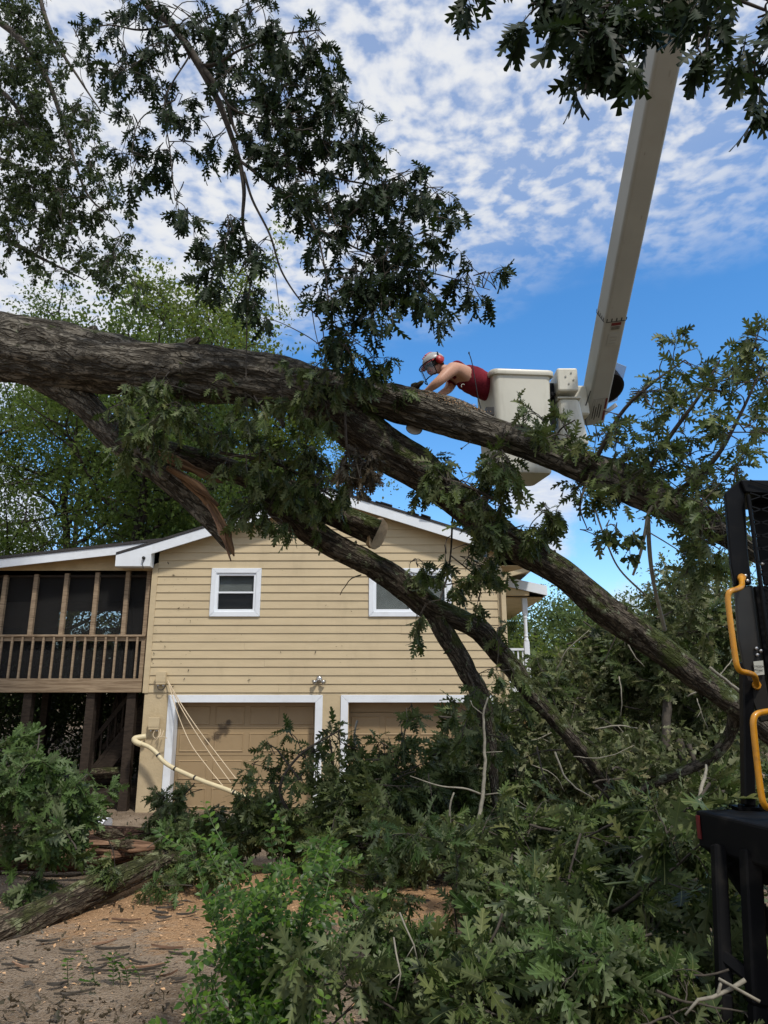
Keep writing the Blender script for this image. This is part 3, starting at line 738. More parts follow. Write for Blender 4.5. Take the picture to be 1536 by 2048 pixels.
# --- screened porch on the left of the house
porch = empty('screened_porch', (-7.2, 15.3, 2.4), 'raised wooden porch with dark insect screens beside the tan house', 'porch')
def build_porch():
    xa, xb, yf, yb = -10.4, -4.99, 15.28, 19.4
    x0 = xa
    def rz(x): return 5.48 + .115 * (x + 4.7)
    MB().prism([(xa - .2, rz(xa - .2)), (-4.75, rz(-4.75)), (-4.75, rz(-4.75) - .06), (xa - .2, rz(xa - .2) - .06)][::-1], yf - .32, yb + .3).build('roof', M['shingle'], porch)
    MB().prism([(xa - .2, rz(xa - .2) - .062), (-4.78, rz(-4.78) - .062), (-4.78, rz(-4.78) - .25), (xa - .2, rz(xa - .2) - .25)][::-1], yf - .30, yf - .265).build('fascia', M['white'], porch, bevel=.004)
    MB().prism([(xa, rz(xa) - .16), (xb, rz(xb) - .16), (xb, 4.83), (xa, 4.83)][::-1], yf + .0, yf + .05).build('fascia_panel', M['soffit'], porch)
    MB().prism([(xa, rz(xa) - .10), (xb, rz(xb) - .10), (xb, rz(xb) - .13), (xa, rz(xa) - .13)][::-1], yf - .26, yf - .002).build('soffit', M['soffit'], porch)
    MB().box(xa, xb, yf + .06, yb, 4.70, 4.74).build('ceiling', M['darkwood'], porch)
    MB().box(xa, xb - .002, yf - .03, yf + .02, 2.29, 2.57).build('rim_beam', M['beamwood'], porch, bevel=.006)
    for k in range(28):
        y = yf + .03 + k * .147
        MB().box(xa, xb, y, y + .14, 2.53, 2.565).build('floor_board', M['darkwood'], porch)
    for k in range(9):
        x = xa + .4 + k * .6
        MB().box(x, x + .04, yf + .03, yb, 2.32, 2.528).build('joist', M['darkwood'], porch)
    for k in range(8):
        x = -5.5 - k * .655
        MB().box(x - .045, x + .045, yf + .02, yf + .11, 3.47, 4.828).build('post', M['deckwood'], porch, bevel=.004)
    MB().box(xb - .10, xb - .01, yf + .02, yf + .11, 2.57, 4.828).build('post', M['deckwood'], porch, bevel=.004)
    MB().box(xa, xb - .012, yf - .03, yf + .115, 3.425, 3.468).build('top_rail', M['deckwood'], porch, bevel=.006)
    MB().box(xa, xb - .012, yf + .021, yf + .06, 3.34, 3.424).build('sub_rail', M['deckwood'], porch)
    rr = random.Random(2)
    for k in range(24):
        x = -5.17 - k * .218 + rr.uniform(-.006, .006)
        if x < xa: break
        MB().box(x - .021, x + .021, yf - .032 + .01, yf + .018, 2.572, 3.423).build('baluster', M['deckwood'], porch, bevel=.003)
    MB().box(xa, xb - .1, yf + .13, yf + .133, 2.575, 4.82).build('screen', M['screen'], porch)
    MB().box(xa, xb, yb - .02, yb - .016, 2.575, 4.0).build('screen', M['screen'], porch)
    bw = MB()
    bw.box(xa, -8.75, yb, yb + .06, 2.57, 4.7); bw.box(-6.9, xb, yb, yb + .06, 2.57, 4.7); bw.box(-8.75, -6.9, yb, yb + .06, 2.57, 3.2); bw.box(-8.75, -6.9, yb, yb + .06, 4.45, 4.7)
    bw.build('back_wall', M['darkwood'], porch)
    for x in (-6.05, -7.35, -8.7, -10.2):
        MB().box(x - .085, x + .085, yf + .05, yf + .22, -.2, 2.318).build('support_post', M['darkwood'], porch)
        MB().box(x - .085, x + .085, yb - .3, yb - .13, -.2, 2.318).build('support_post', M['darkwood'], porch)
    MB().box(-5.3, -5.12, yf + .05, yf + .22, -.2, 2.318).build('support_post', M['darkwood'], porch)
    # stair climbing to the right under the porch
    a = Vector((-6.35, yf + .75, .15)); b = Vector((-4.98, yf + .75, 2.0))
    for dy in (0, 1.0):
        MB().bar(a + Vector((0, dy, 0)), b + Vector((0, dy, 0)), .05, .28).build('stringer', M['darkwood'], porch)
        up = Vector((0, dy, .92))
        MB().bar(a + up, b + up, .06, .09).build('handrail', M['darkwood'], porch)
        up = Vector((0, dy, .30))
        MB().bar(a + up, b + up, .05, .07).build('bottom_rail', M['darkwood'], porch)
        for k in range(10):
            p = a.lerp(b, .05 + k * .1) + Vector((0, dy, 0))
            MB().box(p.x - .018, p.x + .018, p.y - .018, p.y + .018, p.z + .3, p.z + .9).build('stair_baluster', M['darkwood'], porch)
    for k in range(8):
        p = a.lerp(b, .06 + k * .125)
        MB().box(p.x - .14, p.x + .14, p.y + .03, p.y + .97, p.z + .05, p.z + .09).build('tread', M['darkwood'], porch)
    MB().box(-6.3, -5.0, yf + .3, yf + .36, .12, .4).build('skirt_board', M['darkwood'], porch)
build_porch()

# --- small fittings on the house wall
def box_fitting(name, cx, cz, w, h, d, label, extra):
    t = empty(name, (cx, YF - .03, cz), label, 'utility box')
    y = YF - .027
    MB().box(cx - w / 2, cx + w / 2, y - d, y, cz - h / 2, cz + h / 2).build('case', M['siding'], t, bevel=.008, seg=2)
    MB().box(cx - w / 2 - .006, cx + w / 2 + .006, y - d - .006, y - d + .02, cz - h / 2 + .05, cz + h / 2 + .006).build('cover', M['siding'], t, bevel=.006, seg=2)
    c = MB()
    for k in (-1, 1): c.lathe((cx + k * w * .27, y - d * .5, cz - h / 2 - .03), (0, 0, 1), [(0, .022), (.03, .022)], 8)
    c.build('cable_gland', M['plasticwhite'], t)
    l = MB()
    for pts in extra: l.tube([tuple(r) for r in crom(pts, 5)], .008, 5)
    l.build('cable_loop', M['wire_dark'] if h > .24 else M['wire'], t)
box_fitting('utility_box', -4.56, 2.57, .19, .25, .10, 'small tan utility box on the clapboard left above the garage door',
            [[(-4.62, 15.12, 2.44), (-4.6, 15.1, 2.36), (-4.52, 15.1, 2.34), (-4.45, 15.12, 2.42)]])
box_fitting('meter_box', -4.63, 1.68, .21, .23, .10, 'small tan meter box with dangling cables on the stucco pillar',
            [[(-4.6, 15.1, 1.56), (-4.62, 15.06, 1.46), (-4.56, 15.05, 1.40), (-4.50, 15.06, 1.46), (-4.53, 15.1, 1.56)],
             [(-4.5, 15.1, 1.58), (-4.47, 15.04, 1.48), (-4.52, 15.0, 1.38), (-4.56, 15.04, 1.28)],
             [(-4.42, 15.08, 1.55), (-4.44, 15.02, 1.44), (-4.5, 15.0, 1.42), (-4.38, 15.0, 1.43), (-4.33, 15.03, 1.40)]])
def floodlight():
    t = empty('floodlight', (-1.33, YF - .05, 2.55), 'twin metal floodlight fixed above the pillar between the garage doors', 'lamp')
    MB().lathe((-1.33, YF - .022, 2.56), (0, -1, 0), [(0, .06), (.025, .06), (.035, .045), (.05, .03), (.052, .001)], 14).build('base_plate', M['chrome'], t, smooth=True)
    for s in (-1, 1):
        a = Vector((-1.33, YF - .06, 2.55)); d = Vector((s * .75, -.4, -.45)).normalized()
        h = MB(); h.tube([a, a + d * .05], .012, 8)
        h.lathe(a + d * .05, d, [(0, .018), (.02, .03), (.05, .036), (.09, .058), (.092, .05), (.06, .03)], 14)
        h.build('lamp_head', M['chrome'], t, smooth=True)
floodlight()
def draped_cable(name, pts, r, mat, label, cat='cable', group=None):
    mb = MB(); a, _ = resample(crom(pts, 8), .05)
    mb.tube([tuple(q) for q in a], r, 6); o = mb.build(name, mat, smooth=True); return tag(o, label, cat, group)
a = P(335, 1362, 15.12)
for k, (ex_, ey_, sag) in enumerate(((462, 1566, .10), (474, 1560, .04), (446, 1572, .22))):
    b = P(ex_, ey_, 14.3); m = (a + b) / 2 - Vector((0.03 * k, 0, sag))
    draped_cable('fallen_wire', [a + Vector((0, 0, .01 * k)), a.lerp(m, .5) - Vector((0, .05, sag * .2)), m, m.lerp(b, .5) - Vector((0, 0, sag * .1)), b], .009, M['wire'],
                 ['tan wire in the middle of the three hung across the garage door', 'tan wire reaching furthest right across the garage door', 'tan wire sagging lowest across the garage door'][k], 'wire', 'torn wires across the left garage door')
def conduit():
    t = empty('broken_conduit', P(265, 1485, 14.9), 'broken cream conduit pipe leaning across the foot of the house', 'pipe')
    a = [P(x, y, d) for x, y, d in ((272, 1484, 14.95), (296, 1493, 14.9), (312, 1505, 14.85), (324, 1520, 14.8), (345, 1535, 14.7), (400, 1560, 14.45), (455, 1580, 14.2), (520, 1607, 13.9), (590, 1630, 13.5))]
    pts, _ = resample(crom([tuple(p) for p in a], 8), .06)
    MB().tube([tuple(p) for p in pts], .042, 12).build('pipe', M['pvc'], t, smooth=True)
    e = MB(); p = P(272, 1484, 14.95)
    e.tube([tuple(q) for q in crom([tuple(P(292, 1473, 15.1)), tuple(P(270, 1477, 15.02)), tuple(p), tuple(P(284, 1489, 14.93))], 5)], .056, 12); e.build('elbow', M['pvc'], t, smooth=True)
    for k in (9, 17, 25, 40, 52):
        if k < len(pts) - 1:
            d = Vector(pts[k + 1]) - Vector(pts[k]); MB().lathe(pts[k], d, [(0, .046), (.035, .046)], 12).build('strap', M['wire_dark'], t)
conduit()

# ------------------------------------------------------------------ leaves and twigs
def oak_template(blunt=True, bend=0.25, fold=0.25, lobes=4, seed=0):
    """white-oak leaf of length 1 along +Y, face up +Z: (verts, tris)"""
    r = random.Random(seed)
    if lobes == 4: L = [(.24, .11, .26, .03), (.45, .215, .44, .035), (.67, .265, .64, .045), (.86, .19, .83, .045), (.975, .075, .97, .05)]
    elif lobes == 3: L = [(.34, .19, .34, .04), (.62, .27, .60, .05), (.83, .19, .80, .05), (.98, .07, .95, .05)]
    else: L = [(.42, .24, .42, .05), (.80, .22, .78, .06)]
    mids = [0.10] + [l[2] for l in L[:-1]] + [1.0]
    V = [(0.0, 0.0)]; T = []
    V = []
    def vert(x, y): V.append((x, y)); return len(V) - 1
    mi = [vert(0, m) for m in mids]
    for s in (1, -1):
        pv = mi[0]
        for k, (t, w, tn, sw) in enumerate(L):
            w *= r.uniform(.85, 1.15); t += r.uniform(-.02, .02)
            last = k == len(L) - 1
            tips = [(w * .95, t - .028), (w, t + .022)] if blunt and not last else [(w, t + .02)]
            tv = [vert(s * a, b) for a, b in tips]
            nx = mi[-1] if last else vert(s * sw, tn)
            ring = [pv] + tv + [nx]
            c = mi[k]; n2 = mi[k + 1]
            poly = []
            if k == 0:
                for a, b in zip(ring[:-1], ring[1:]): poly.append((mi[0], a, b)) if a != mi[0] else None
            else:
                for a, b in zip(ring[:-1], ring[1:]): poly.append((c, a, b))
            if not last: poly.append((c, nx, n2))
            for tr in poly:
                T.append(tr if s > 0 else tr[::-1])
            pv = nx
    st = vert(-.008, -.10), vert(.008, -.10)
    T.append((st[0], st[1], mi[0]))
    v = np.array([(x, y, fold * abs(x) - bend * (y - .1) ** 2) for x, y in V]); v[-1, 2] = v[-2, 2] = 0
    return v, np.array(T)
def oval_template(fold=.25, bend=.15):
    v = np.array([(0, 0, 0), (.23, .32, 0), (.25, .6, 0), (0, 1, 0), (-.25, .6, 0), (-.23, .32, 0), (0, .5, 0)], float)
    v[:, 2] = fold * np.abs(v[:, 0]) - bend * v[:, 1] ** 2
    return v, np.array([(6, 0, 1), (6, 1, 2), (6, 2, 3), (6, 3, 4), (6, 4, 5), (6, 5, 0)])
def scrap_template():
    v = np.array([(0, 0, 0), (.28, .45, .06), (0, 1, -.1), (-.28, .45, .06)], float)
    return v, np.array([(0, 1, 3), (1, 2, 3)])
LT = {'oak4': [oak_template(True, .18, .22, 4, 1), oak_template(True, .35, .35, 4, 2), oak_template(True, -.1, .15, 4, 3), oak_template(True, .55, .1, 4, 4), oak_template(True, .75, .55, 4, 12), oak_template(True, .25, .75, 4, 13)],
      'oak3': [oak_template(False, .2, .25, 3, 5), oak_template(False, .4, .3, 3, 6), oak_template(False, -.05, .2, 3, 7)],
      'oak2': [oak_template(False, .2, .25, 2, 8), oak_template(False, .4, .3, 2, 9)],
      'oval': [oval_template(), oval_template(.1, .3)],
      'scrap': [scrap_template()]}
LEAFMESH = {}
def add_rib(me, rib):
    a = me.attributes.new('rib', 'FLOAT', 'POINT'); a.data.foreach_set('value', np.asarray(rib, np.float32)); return me
def leaf_mesh(kind, k, mat):
    key = (kind, k, mat)
    if key not in LEAFMESH:
        v, t = LT[kind][k]; LEAFMESH[key] = add_rib(new_mesh('leaf', v, t, M[mat]), np.abs(v[:, 0]))
    return LEAFMESH[key]

def leaf_arrays(L, kind):
    """L rows: pos(3) dir(3) nrm(3) scale variant"""
    a = np.array(L, float).reshape(-1, 11)
    vs, fs, base = [], [], 0; rib = []
    for k, (tv, tt) in enumerate(LT[kind]):
        b = a[a[:, 10].astype(int) % len(LT[kind]) == k]
        if not len(b): continue
        d = b[:, 3:6]; n = b[:, 6:9]
        d = d / (np.linalg.norm(d, axis=1)[:, None] + 1e-9)
        n = n - d * (n * d).sum(1)[:, None]; n /= np.linalg.norm(n, axis=1)[:, None] + 1e-9
        x = np.cross(d, n)
        s = b[:, 9][:, None, None]
        p = b[:, None, 0:3] + s * (tv[None, :, 0:1] * x[:, None] + tv[None, :, 1:2] * d[:, None] + tv[None, :, 2:3] * n[:, None])
        m = len(tv)
        vs.append(p.reshape(-1, 3)); fs.append((tt[None] + (np.arange(len(b)) * m)[:, None, None]).reshape(-1, 3) + base)
        base += len(b) * m; rib.append(np.tile(np.abs(tv[:, 0]), len(b)))
    leaf_arrays.rib = np.concatenate(rib)
    return np.vstack(vs), np.vstack(fs)

def leaf_matrix(r):
    d = Vector(r[3:6]).normalized(); n = Vector(r[6:9]); n = (n - d * n.dot(d)).normalized(); x = d.cross(n)
    s = r[9]
    return Matrix(((x.x * s, d.x * s, n.x * s, r[0]), (x.y * s, d.y * s, n.y * s, r[1]), (x.z * s, d.z * s, n.z * s, r[2]), (0, 0, 0, 1)))

def rvec(r):
    while True:
        v = Vector((r.uniform(-1, 1), r.uniform(-1, 1), r.uniform(-1, 1)))
        if .05 < v.length < 1: return v.normalized()

class Fol:
    """grows twigs and leaves, then links them under a thing"""
    def __init__(s, seed, kind='oak3', size=.15, droop=.4, dens=1.0):
        s.r = random.Random(seed); s.kind = kind; s.size = size; s.droop = droop; s.dens = dens
        s.tubes = []; s.L = []; s.nodes = []
    def leaf(s, p, d, size=None):
        r = s.r
        n = Vector((0, -.15, .75)) + rvec(r) * .85
        s.L.append((*p, *d, *n, (size or s.size) * r.uniform(.6, 1.15), r.randrange(64)))
    def twig(s, p, d, length, rad, wig=.25, nseg=5, sag=.1):
        r = s.r; pts = [Vector(p)]; d = Vector(d).normalized()
        for i in range(nseg):
            d = (d + rvec(r) * wig + Vector((0, 0, -sag))).normalized()
            pts.append(pts[-1] + d * (length / nseg))
        s.tubes.append((pts, np.linspace(rad, rad * .35, len(pts))))
        return pts
    def cluster(s, p, d, n=6, spread=.9):
        for i in range(n):
            v = (d * .6 + rvec(s.r) * spread + Vector((0, 0, -s.droop))).normalized()
            s.leaf(p - d * s.r.uniform(0, s.size * .5), v)
    def leafy(s, pts, start=.3):
        r = s.r; n = len(pts)
        for i in range(n - 1):
            if (i + 1) / n < start: continue
            d = (pts[i + 1] - pts[i]).normalized(); L = (pts[i + 1] - pts[i]).length
            m = max(1, int(L / (s.size * .33) * s.dens + r.random()))
            for k in range(m):
                v = (d * .5 + rvec(r) * .9 + Vector((0, 0, -s.droop))).normalized()
                s.leaf(pts[i].lerp(pts[i + 1], r.random()), v)
        s.cluster(pts[-1], (pts[-1] - pts[-2]).normalized(), max(2, int(5 * s.dens)))
    def sprig(s, p, d, length, rad=.006, side=3, sag=.12):
        pts = s.twig(p, d, length, rad, .22, 6, sag)
        s.leafy(pts, .35)
        for k in range(side):
            i = s.r.randrange(1, 5)
            dd = ((pts[i + 1] - pts[i]).normalized() + rvec(s.r) * .9).normalized()
            q = s.twig(pts[i], dd, length * s.r.uniform(.3, .6), rad * .6, .25, 4, sag)
            s.leafy(q, .25)
        return pts
    def guide(s, rows, n_per=6, add=True):
        """branch through (px, py, Y, radius) rows"""
        a = [(*P(x, y, d), r) for x, y, d, r in rows]
        c = crom(a, n_per)
        if add: s.tubes.append(([Vector(q[:3]) for q in c], c[:, 3]))
        s.nodes += [Vector(q[:3]) for q in c]
        return c
    def fill(s, blobs, size_l=(.3, .55), dj=.35, side=2, sag=.12, spray=None, k_n=1.0):
        """blobs (px, py, rx, ry, Y, n): sprigs at random places, each joined to the nearest earlier node"""
        r = s.r; pts = []
        for (cx, cy, rx, ry, Y, n) in blobs:
            for k in range(max(1, round(n * k_n))):
                a, q = r.uniform(0, 6.283), math.sqrt(r.random())
                pts.append(P(cx + rx * q * math.cos(a), cy + ry * q * math.sin(a), Y + r.uniform(-dj, dj)))
        nodes = np.array([tuple(q) for q in s.nodes]) if s.nodes else np.zeros((0, 3))
        rem = [(np.min(np.linalg.norm(nodes - np.array(p), axis=1)) if len(nodes) else 0, i) for i, p in enumerate(pts)]
        rem.sort()
        for _, i in rem:
            p = pts[i]
            dist = np.linalg.norm(nodes - np.array(p), axis=1) if len(nodes) else np.array([9])
            if len(nodes):
                j = int(np.argmin(dist)); q = Vector(nodes[j]); v = p - q
                if v.length > .08:
                    m = q.lerp(p, .5) + rvec(r) * v.length * .13 + Vector((0, 0, v.length * .08))
                    c = crom([tuple(q), tuple(m), tuple(p)], 3)
                    s.tubes.append(([Vector(t) for t in c], np.linspace(.004 + .006 * min(1, v.length), .004, len(c))))
                    nodes = np.vstack([nodes, c[2:]])
                d = v.normalized() * .8 + rvec(r) * .6 + Vector((0, 0, -.25))
            else: d = rvec(r) + Vector((0, 0, -.3))
            if spray: d = d + Vector(spray)
            L = r.uniform(*size_l)
            st = p - d.normalized() * L * .4
            if len(nodes):
                s.tubes.append(([p, st.lerp(p, .5), st], np.array([.004, .004, .003])))
            s.sprig(st, d, L, .005, side, sag)
    def twig_mesh(s, name, mat, n=5):
        vs, fs, b = [], [], 0
        for pts, rad in s.tubes:
            k = n if np.max(rad) < .012 else 8
            v, f = tube_arrays(pts, rad, k); vs.append(v); fs.append(f + b); b += len(v)
        return new_mesh(name, np.vstack(vs), np.vstack(fs), M[mat], smooth=True)
    def build(s, root, leafmat='leaf', twigmat='twig', singles=0, twigname='branch', twigs=True, scorer=None):
        """links branch, single leaves (the ones that show largest) and the rest as stuff"""
        if twigs and s.tubes: add_obj(twigname, s.twig_mesh(twigname, twigmat), root)
        L = s.L; rest = L
        off = Vector((0, 0, 0)); q = root
        while q is not None: off += q.location; q = q.parent
        if singles:
            sc = []
            for i, l in enumerate(L):
                x, y = pix(Vector(l[:3]))
                ok = -20 < x < 1556 and -20 < y < 2068
                sc.append(((Vector(l[:3]) - EYE).length / l[9] if ok else 1e9, i))
            sc.sort(); pick = [i for d, i in sc[:singles] if d < 1e8]
            ps = set(pick); rest = [l for i, l in enumerate(L) if i not in ps]
            for i in pick:
                l = L[i]
                o = bpy.data.objects.new('leaf', leaf_mesh(s.kind, int(l[10]) % len(LT[s.kind]), leafmat)); COL.objects.link(o)
                o.parent = root; mm = leaf_matrix(l); mm.translation = mm.translation - off; o.matrix_local = mm
        if rest:
            v, f = leaf_arrays(rest, s.kind)
            tag(add_obj('foliage', add_rib(new_mesh('foliage', v, f, M[leafmat]), leaf_arrays.rib), root), kind='stuff')

# ------------------------------------------------------------------ the fallen oak
tree = empty('fallen_oak', (-9.6, 7.6, 0.4), 'huge fallen oak with dark furrowed trunk arching across in front of the tan house', 'tree')

def limb(rows, name, mat, n=40, step=.04, rough=1.0, parent=tree, wrows=None, cap=True, flare=0, seed=0):
    """bark-covered limb through (px, py, Y, diameter in px) rows; wrows are world (x, y, z, r) rows put first"""
    a = list(wrows or [])
    for x, y, Y, d in rows:
        p = P(x, y, Y); a.append((*p, d / 2 * depth(p) / F))
    c, s = resample(crom(a, 10), step)
    p, t, N, B = frames(c[:, :3])
    r = c[:, 3]
    ang = np.linspace(0, 2 * np.pi, n, endpoint=False)
    ca, sa = np.cos(ang)[None], np.sin(ang)[None]
    rr = r[:, None]
    q = np.stack([s[:, None] * 1.5 + 0 * ca, ca * rr * 9 + seed, sa * rr * 9 + 0 * s[:, None]], -1)
    w = fbm(q * .5, 2) - .5
    ridge = 1 - np.abs(2 * vnoise(q + w[..., None] * 1.2) - 1)
    ridge2 = 1 - np.abs(2 * vnoise(q * np.array([2.2, 1.9, 1.9]) + 5) - 1)
    lump = fbm(np.stack([s[:, None] * 1.6 + 0 * ca, ca * 1.1 + seed + 3 + 0 * s[:, None], sa * 1.1 + 0 * s[:, None]], -1), 3) - .5
    fine = fbm(q * np.array([6, 4, 4]), 2) - .5
    k = np.clip(rr / .3, .25, 1.0) * rough
    disp = -(ridge ** 5) * .05 * k - (ridge2 ** 4) * .02 * k + lump * .42 * rr + fine * .022 * k
    rad = rr + disp
    v = p[:, None] + rad[..., None] * (ca[..., None] * N[:, None] + sa[..., None] * B[:, None])
    m = len(c)
    i, j = np.meshgrid(np.arange(m - 1), np.arange(n), indexing='ij'); j2 = (j + 1) % n
    f = np.stack([i * n + j, i * n + j2, (i + 1) * n + j2, (i + 1) * n + j], -1).reshape(-1, 4)
    # seamless bark coordinates: metres along, and the angle folded so both ends of the sheet agree
    uv = np.stack([s[:, None] + 0 * ca, np.abs(((ang[None] / np.pi + .5) % 2) - 1) * np.pi * rr * 1.0 + np.sign(np.sin(ang))[None] * 0], -1)
    me = new_mesh(name, v.reshape(-1, 3), f, M[mat], uv=uv.reshape(-1, 2), smooth=True)
    o = add_obj(name, me, parent)
    return o, c

trunk_o, trunk_c = limb([(-420, 700, 7.5, 150), (-150, 690, 7.35, 146), (0, 697, 7.2, 132), (120, 715, 7.1, 138), (220, 730, 7.0, 128), (300, 738, 6.95, 122), (450, 752, 6.85, 112), (600, 776, 6.72, 106), (690, 795, 6.62, 94), (760, 800, 6.55, 82),
      (840, 818, 6.48, 74), (915, 840, 6.42, 72), (980, 862, 6.34, 66), (1050, 885, 6.26, 64), (1186, 938, 6.02, 70), (1279, 978, 5.84, 70), (1349, 1014, 5.7, 68), (1420, 1052, 5.55, 60), (1490, 1092, 5.4, 48), (1600, 1150, 5.2, 36)],
     'trunk', 'bark', 72, .028, 1.0, wrows=[(-11.2, 7.9, .2, .62), (-11.0, 7.85, 1.6, .50), (-10.3, 7.75, 3.6, .45), (-9.0, 7.65, 5.2, .42)])
limb([(610, 785, 6.70, 84), (670, 822, 6.66, 92), (725, 862, 6.66, 92), (780, 902, 6.7, 84), (850, 946, 6.75, 80), (930, 1014, 6.8, 74), (1000, 1070, 6.85, 68), (1070, 1115, 6.9, 64), (1140, 1160, 6.95, 60), (1209, 1220, 7.0, 58), (1279, 1270, 7.05, 58), (1349, 1322, 7.1, 56), (1412, 1370, 7.2, 52), (1470, 1412, 7.25, 46), (1530, 1462, 7.35, 40), (1600, 1520, 7.5, 34)], 'limb', 'bark_moss', 56, .03, .9, seed=4)
limb([(1452, 1392, 7.3, 18), (1468, 1430, 7.4, 24), (1460, 1470, 7.5, 24), (1425, 1515, 7.6, 22), (1375, 1540, 7.7, 20), (1320, 1562, 7.8, 17), (1270, 1585, 7.9, 13)], 'limb', 'bark_moss', 28, .04, .9, seed=6)
limb([(40, 718, 7.16, 84), (110, 765, 7.16, 64), (165, 805, 7.18, 56), (210, 848, 7.2, 56), (250, 886, 7.22, 56), (285, 912, 7.25, 58), (345, 958, 7.3, 52)], 'limb', 'bark', 44, .03, .9, seed=8)
# the broken limb: bark outside, torn wood along its upper edge
limb([(285, 915, 7.25, 56), (330, 952, 7.28, 52), (380, 1000, 7.3, 42), (420, 1044, 7.3, 34), (448, 1082, 7.3, 22), (462, 1108, 7.3, 7)], 'broken_limb', 'bark', 36, .03, 1.1, seed=11)
limb([(262, 890, 7.24, 40), (330, 902, 7.3, 44), (425, 928, 7.4, 44), (500, 952, 7.5, 46), (560, 975, 7.6, 50), (625, 1008, 7.7, 54), (690, 1037, 7.75, 56), (752, 1066, 7.8, 56)], 'limb', 'bark_moss', 44, .03, .9, seed=15)
limb([(500, 958, 7.52, 40), (545, 1000, 7.6, 52), (590, 1040, 7.65, 56), (659, 1086, 7.75, 54), (738, 1127, 7.85, 52), (802, 1168, 7.95, 56), (857, 1210, 8.05, 58), (915, 1236, 8.15, 50), (957, 1258, 8.25, 46), (996, 1303, 8.35, 42), (1028, 1338, 8.4, 38), (1064, 1389, 8.5, 34), (1110, 1440, 8.6, 33), (1170, 1512, 8.7, 32), (1225, 1590, 8.8, 30), (1262, 1650, 8.9, 26)], 'limb', 'bark_moss', 48, .03, 1.0, seed=19)
limb([(868, 1222, 8.08, 40), (890, 1268, 8.1, 42), (909, 1300, 8.12, 42), (935, 1347, 8.15, 42), (958, 1384, 8.2, 38), (971, 1430, 8.25, 33), (980, 1490, 8.3, 26), (986, 1550, 8.3, 20), (992, 1620, 8.3, 14)], 'limb', 'bark_moss', 36, .03, .9, seed=23)

def stubs():
    r = random.Random(71)
    for (x, y, Y, dx, dy, d, n) in ((180, 672, 6.95, 10, -16, 22, 3), (380, 690, 6.75, 18, -12, 16, 3), (560, 830, 6.6, 6, 22, 16, 3), (830, 775, 6.4, 14, -10, 12, 2), (945, 880, 6.3, -18, 14, 9, 3), (1130, 885, 6.1, 12, -14, 12, 2), (1235, 985, 5.9, 4, 18, 10, 2),
                            (815, 905, 6.6, 16, -12, 12, 2), (1095, 1118, 6.85, 14, -14, 12, 3), (1240, 1228, 6.95, 12, -12, 12, 2), (1175, 1208, 6.95, -6, 20, 10, 2), (700, 1098, 7.75, 12, -14, 12, 2), (1000, 1300, 8.25, 14, -8, 9, 2), (905, 1300, 8.0, -14, 6, 9, 2), (350, 905, 7.2, 12, -12, 10, 2)):
        limb([(x, y, Y + .1, d * 1.7), (x + dx * .5, y + dy * .5, Y, d * 1.05), (x + dx, y + dy, Y - .03, d * .9), (x + dx * 1.25 + r.uniform(-3, 3), y + dy * 1.25, Y - .04, d * .45)], 'stub', r.choice(('bark', 'bark_moss')), 20, .02, 1.4, seed=r.uniform(0, 90))
stubs()
def splinter(rows, name, mat='torn', seed=0, w=1.0, parent=tree):
    """jagged plank-like shard of torn wood through (px, py, Y, width px, thickness m) rows"""
    a = []
    for x, y, Y, d, th in rows:
        p = P(x, y, Y); a.append((*p, d * depth(p) / F * w, th))
    c, s = resample(crom(a, 10), .02)
    p, t, N, B = frames(c[:, :3])
    view = p - np.array(EYE); view /= np.linalg.norm(view, axis=1)[:, None]
    side = np.cross(t, view); side /= np.linalg.norm(side, axis=1)[:, None]
    nn = np.cross(side, t)
    k = 9; vs = []; uv = []
    us = np.linspace(-.5, .5, k)
    for face in (-1, 1):
        g = fbm(np.stack([s[:, None] * 2.2 + 0 * us[None], us[None] * 7 + seed + face + 0 * s[:, None], 0 * s[:, None] + us[None] * 0], -1), 3) - .5
        e = 1 + 1.1 * (fbm(np.stack([s * 9, s * 0 + seed, s * 0], -1), 3) - .5)
        th = c[:, 4:5] * (.5 * np.sqrt(np.clip(1 - (2 * us[None]) ** 2, 0, 1)) + .25) + g * .05
        v = p[:, None] + (us[None] * c[:, 3:4] * e[:, None])[..., None] * side[:, None] + face * th[..., None] * nn[:, None]
        vs.append(v); uv.append(np.stack([s[:, None] + 0 * us[None], us[None] * c[:, 3:4] + .3 * face], -1))
    v = np.concatenate([x.reshape(-1, 3) for x in vs]); uv = np.concatenate([x.reshape(-1, 2) for x in uv])
    m = len(c); n0 = m * k
    i, j = np.meshgrid(np.arange(m - 1), np.arange(k - 1), indexing='ij')
    fa = np.stack([i * k + j, i * k + j + 1, (i + 1) * k + j + 1, (i + 1) * k + j], -1).reshape(-1, 4)
    f = [fa, fa[:, ::-1] + n0]
    ii = np.arange(m - 1)
    for col in (0, k - 1):
        q = np.stack([ii * k + col, (ii + 1) * k + col, n0 + (ii + 1) * k + col, n0 + ii * k + col], -1); f.append(q if col == 0 else q[:, ::-1])
    jj = np.arange(k - 1)
    for row in (0, m - 1):
        q = np.stack([row * k + jj, row * k + jj + 1, n0 + row * k + jj + 1, n0 + row * k + jj], -1); f.append(q if row else q[:, ::-1])
    return add_obj(name, new_mesh(name, v, np.vstack(f), M[mat], uv=uv, smooth=False), parent)
splinter([(345, 944, 7.1, 5, .03), (375, 965, 7.08, 13, .04), (405, 990, 7.06, 17, .04), (430, 1024, 7.08, 19, .04), (448, 1060, 7.1, 21, .04), (461, 1092, 7.12, 14, .03), (468, 1112, 7.12, 3, .01)], 'torn_wood', 'torn', 3)
splinter([(415, 1010, 7.04, 4, .02), (432, 1040, 7.04, 10, .02), (446, 1074, 7.06, 8, .02), (462, 1122, 7.1, 2, .01)], 'torn_wood', 'torn_red', 21)
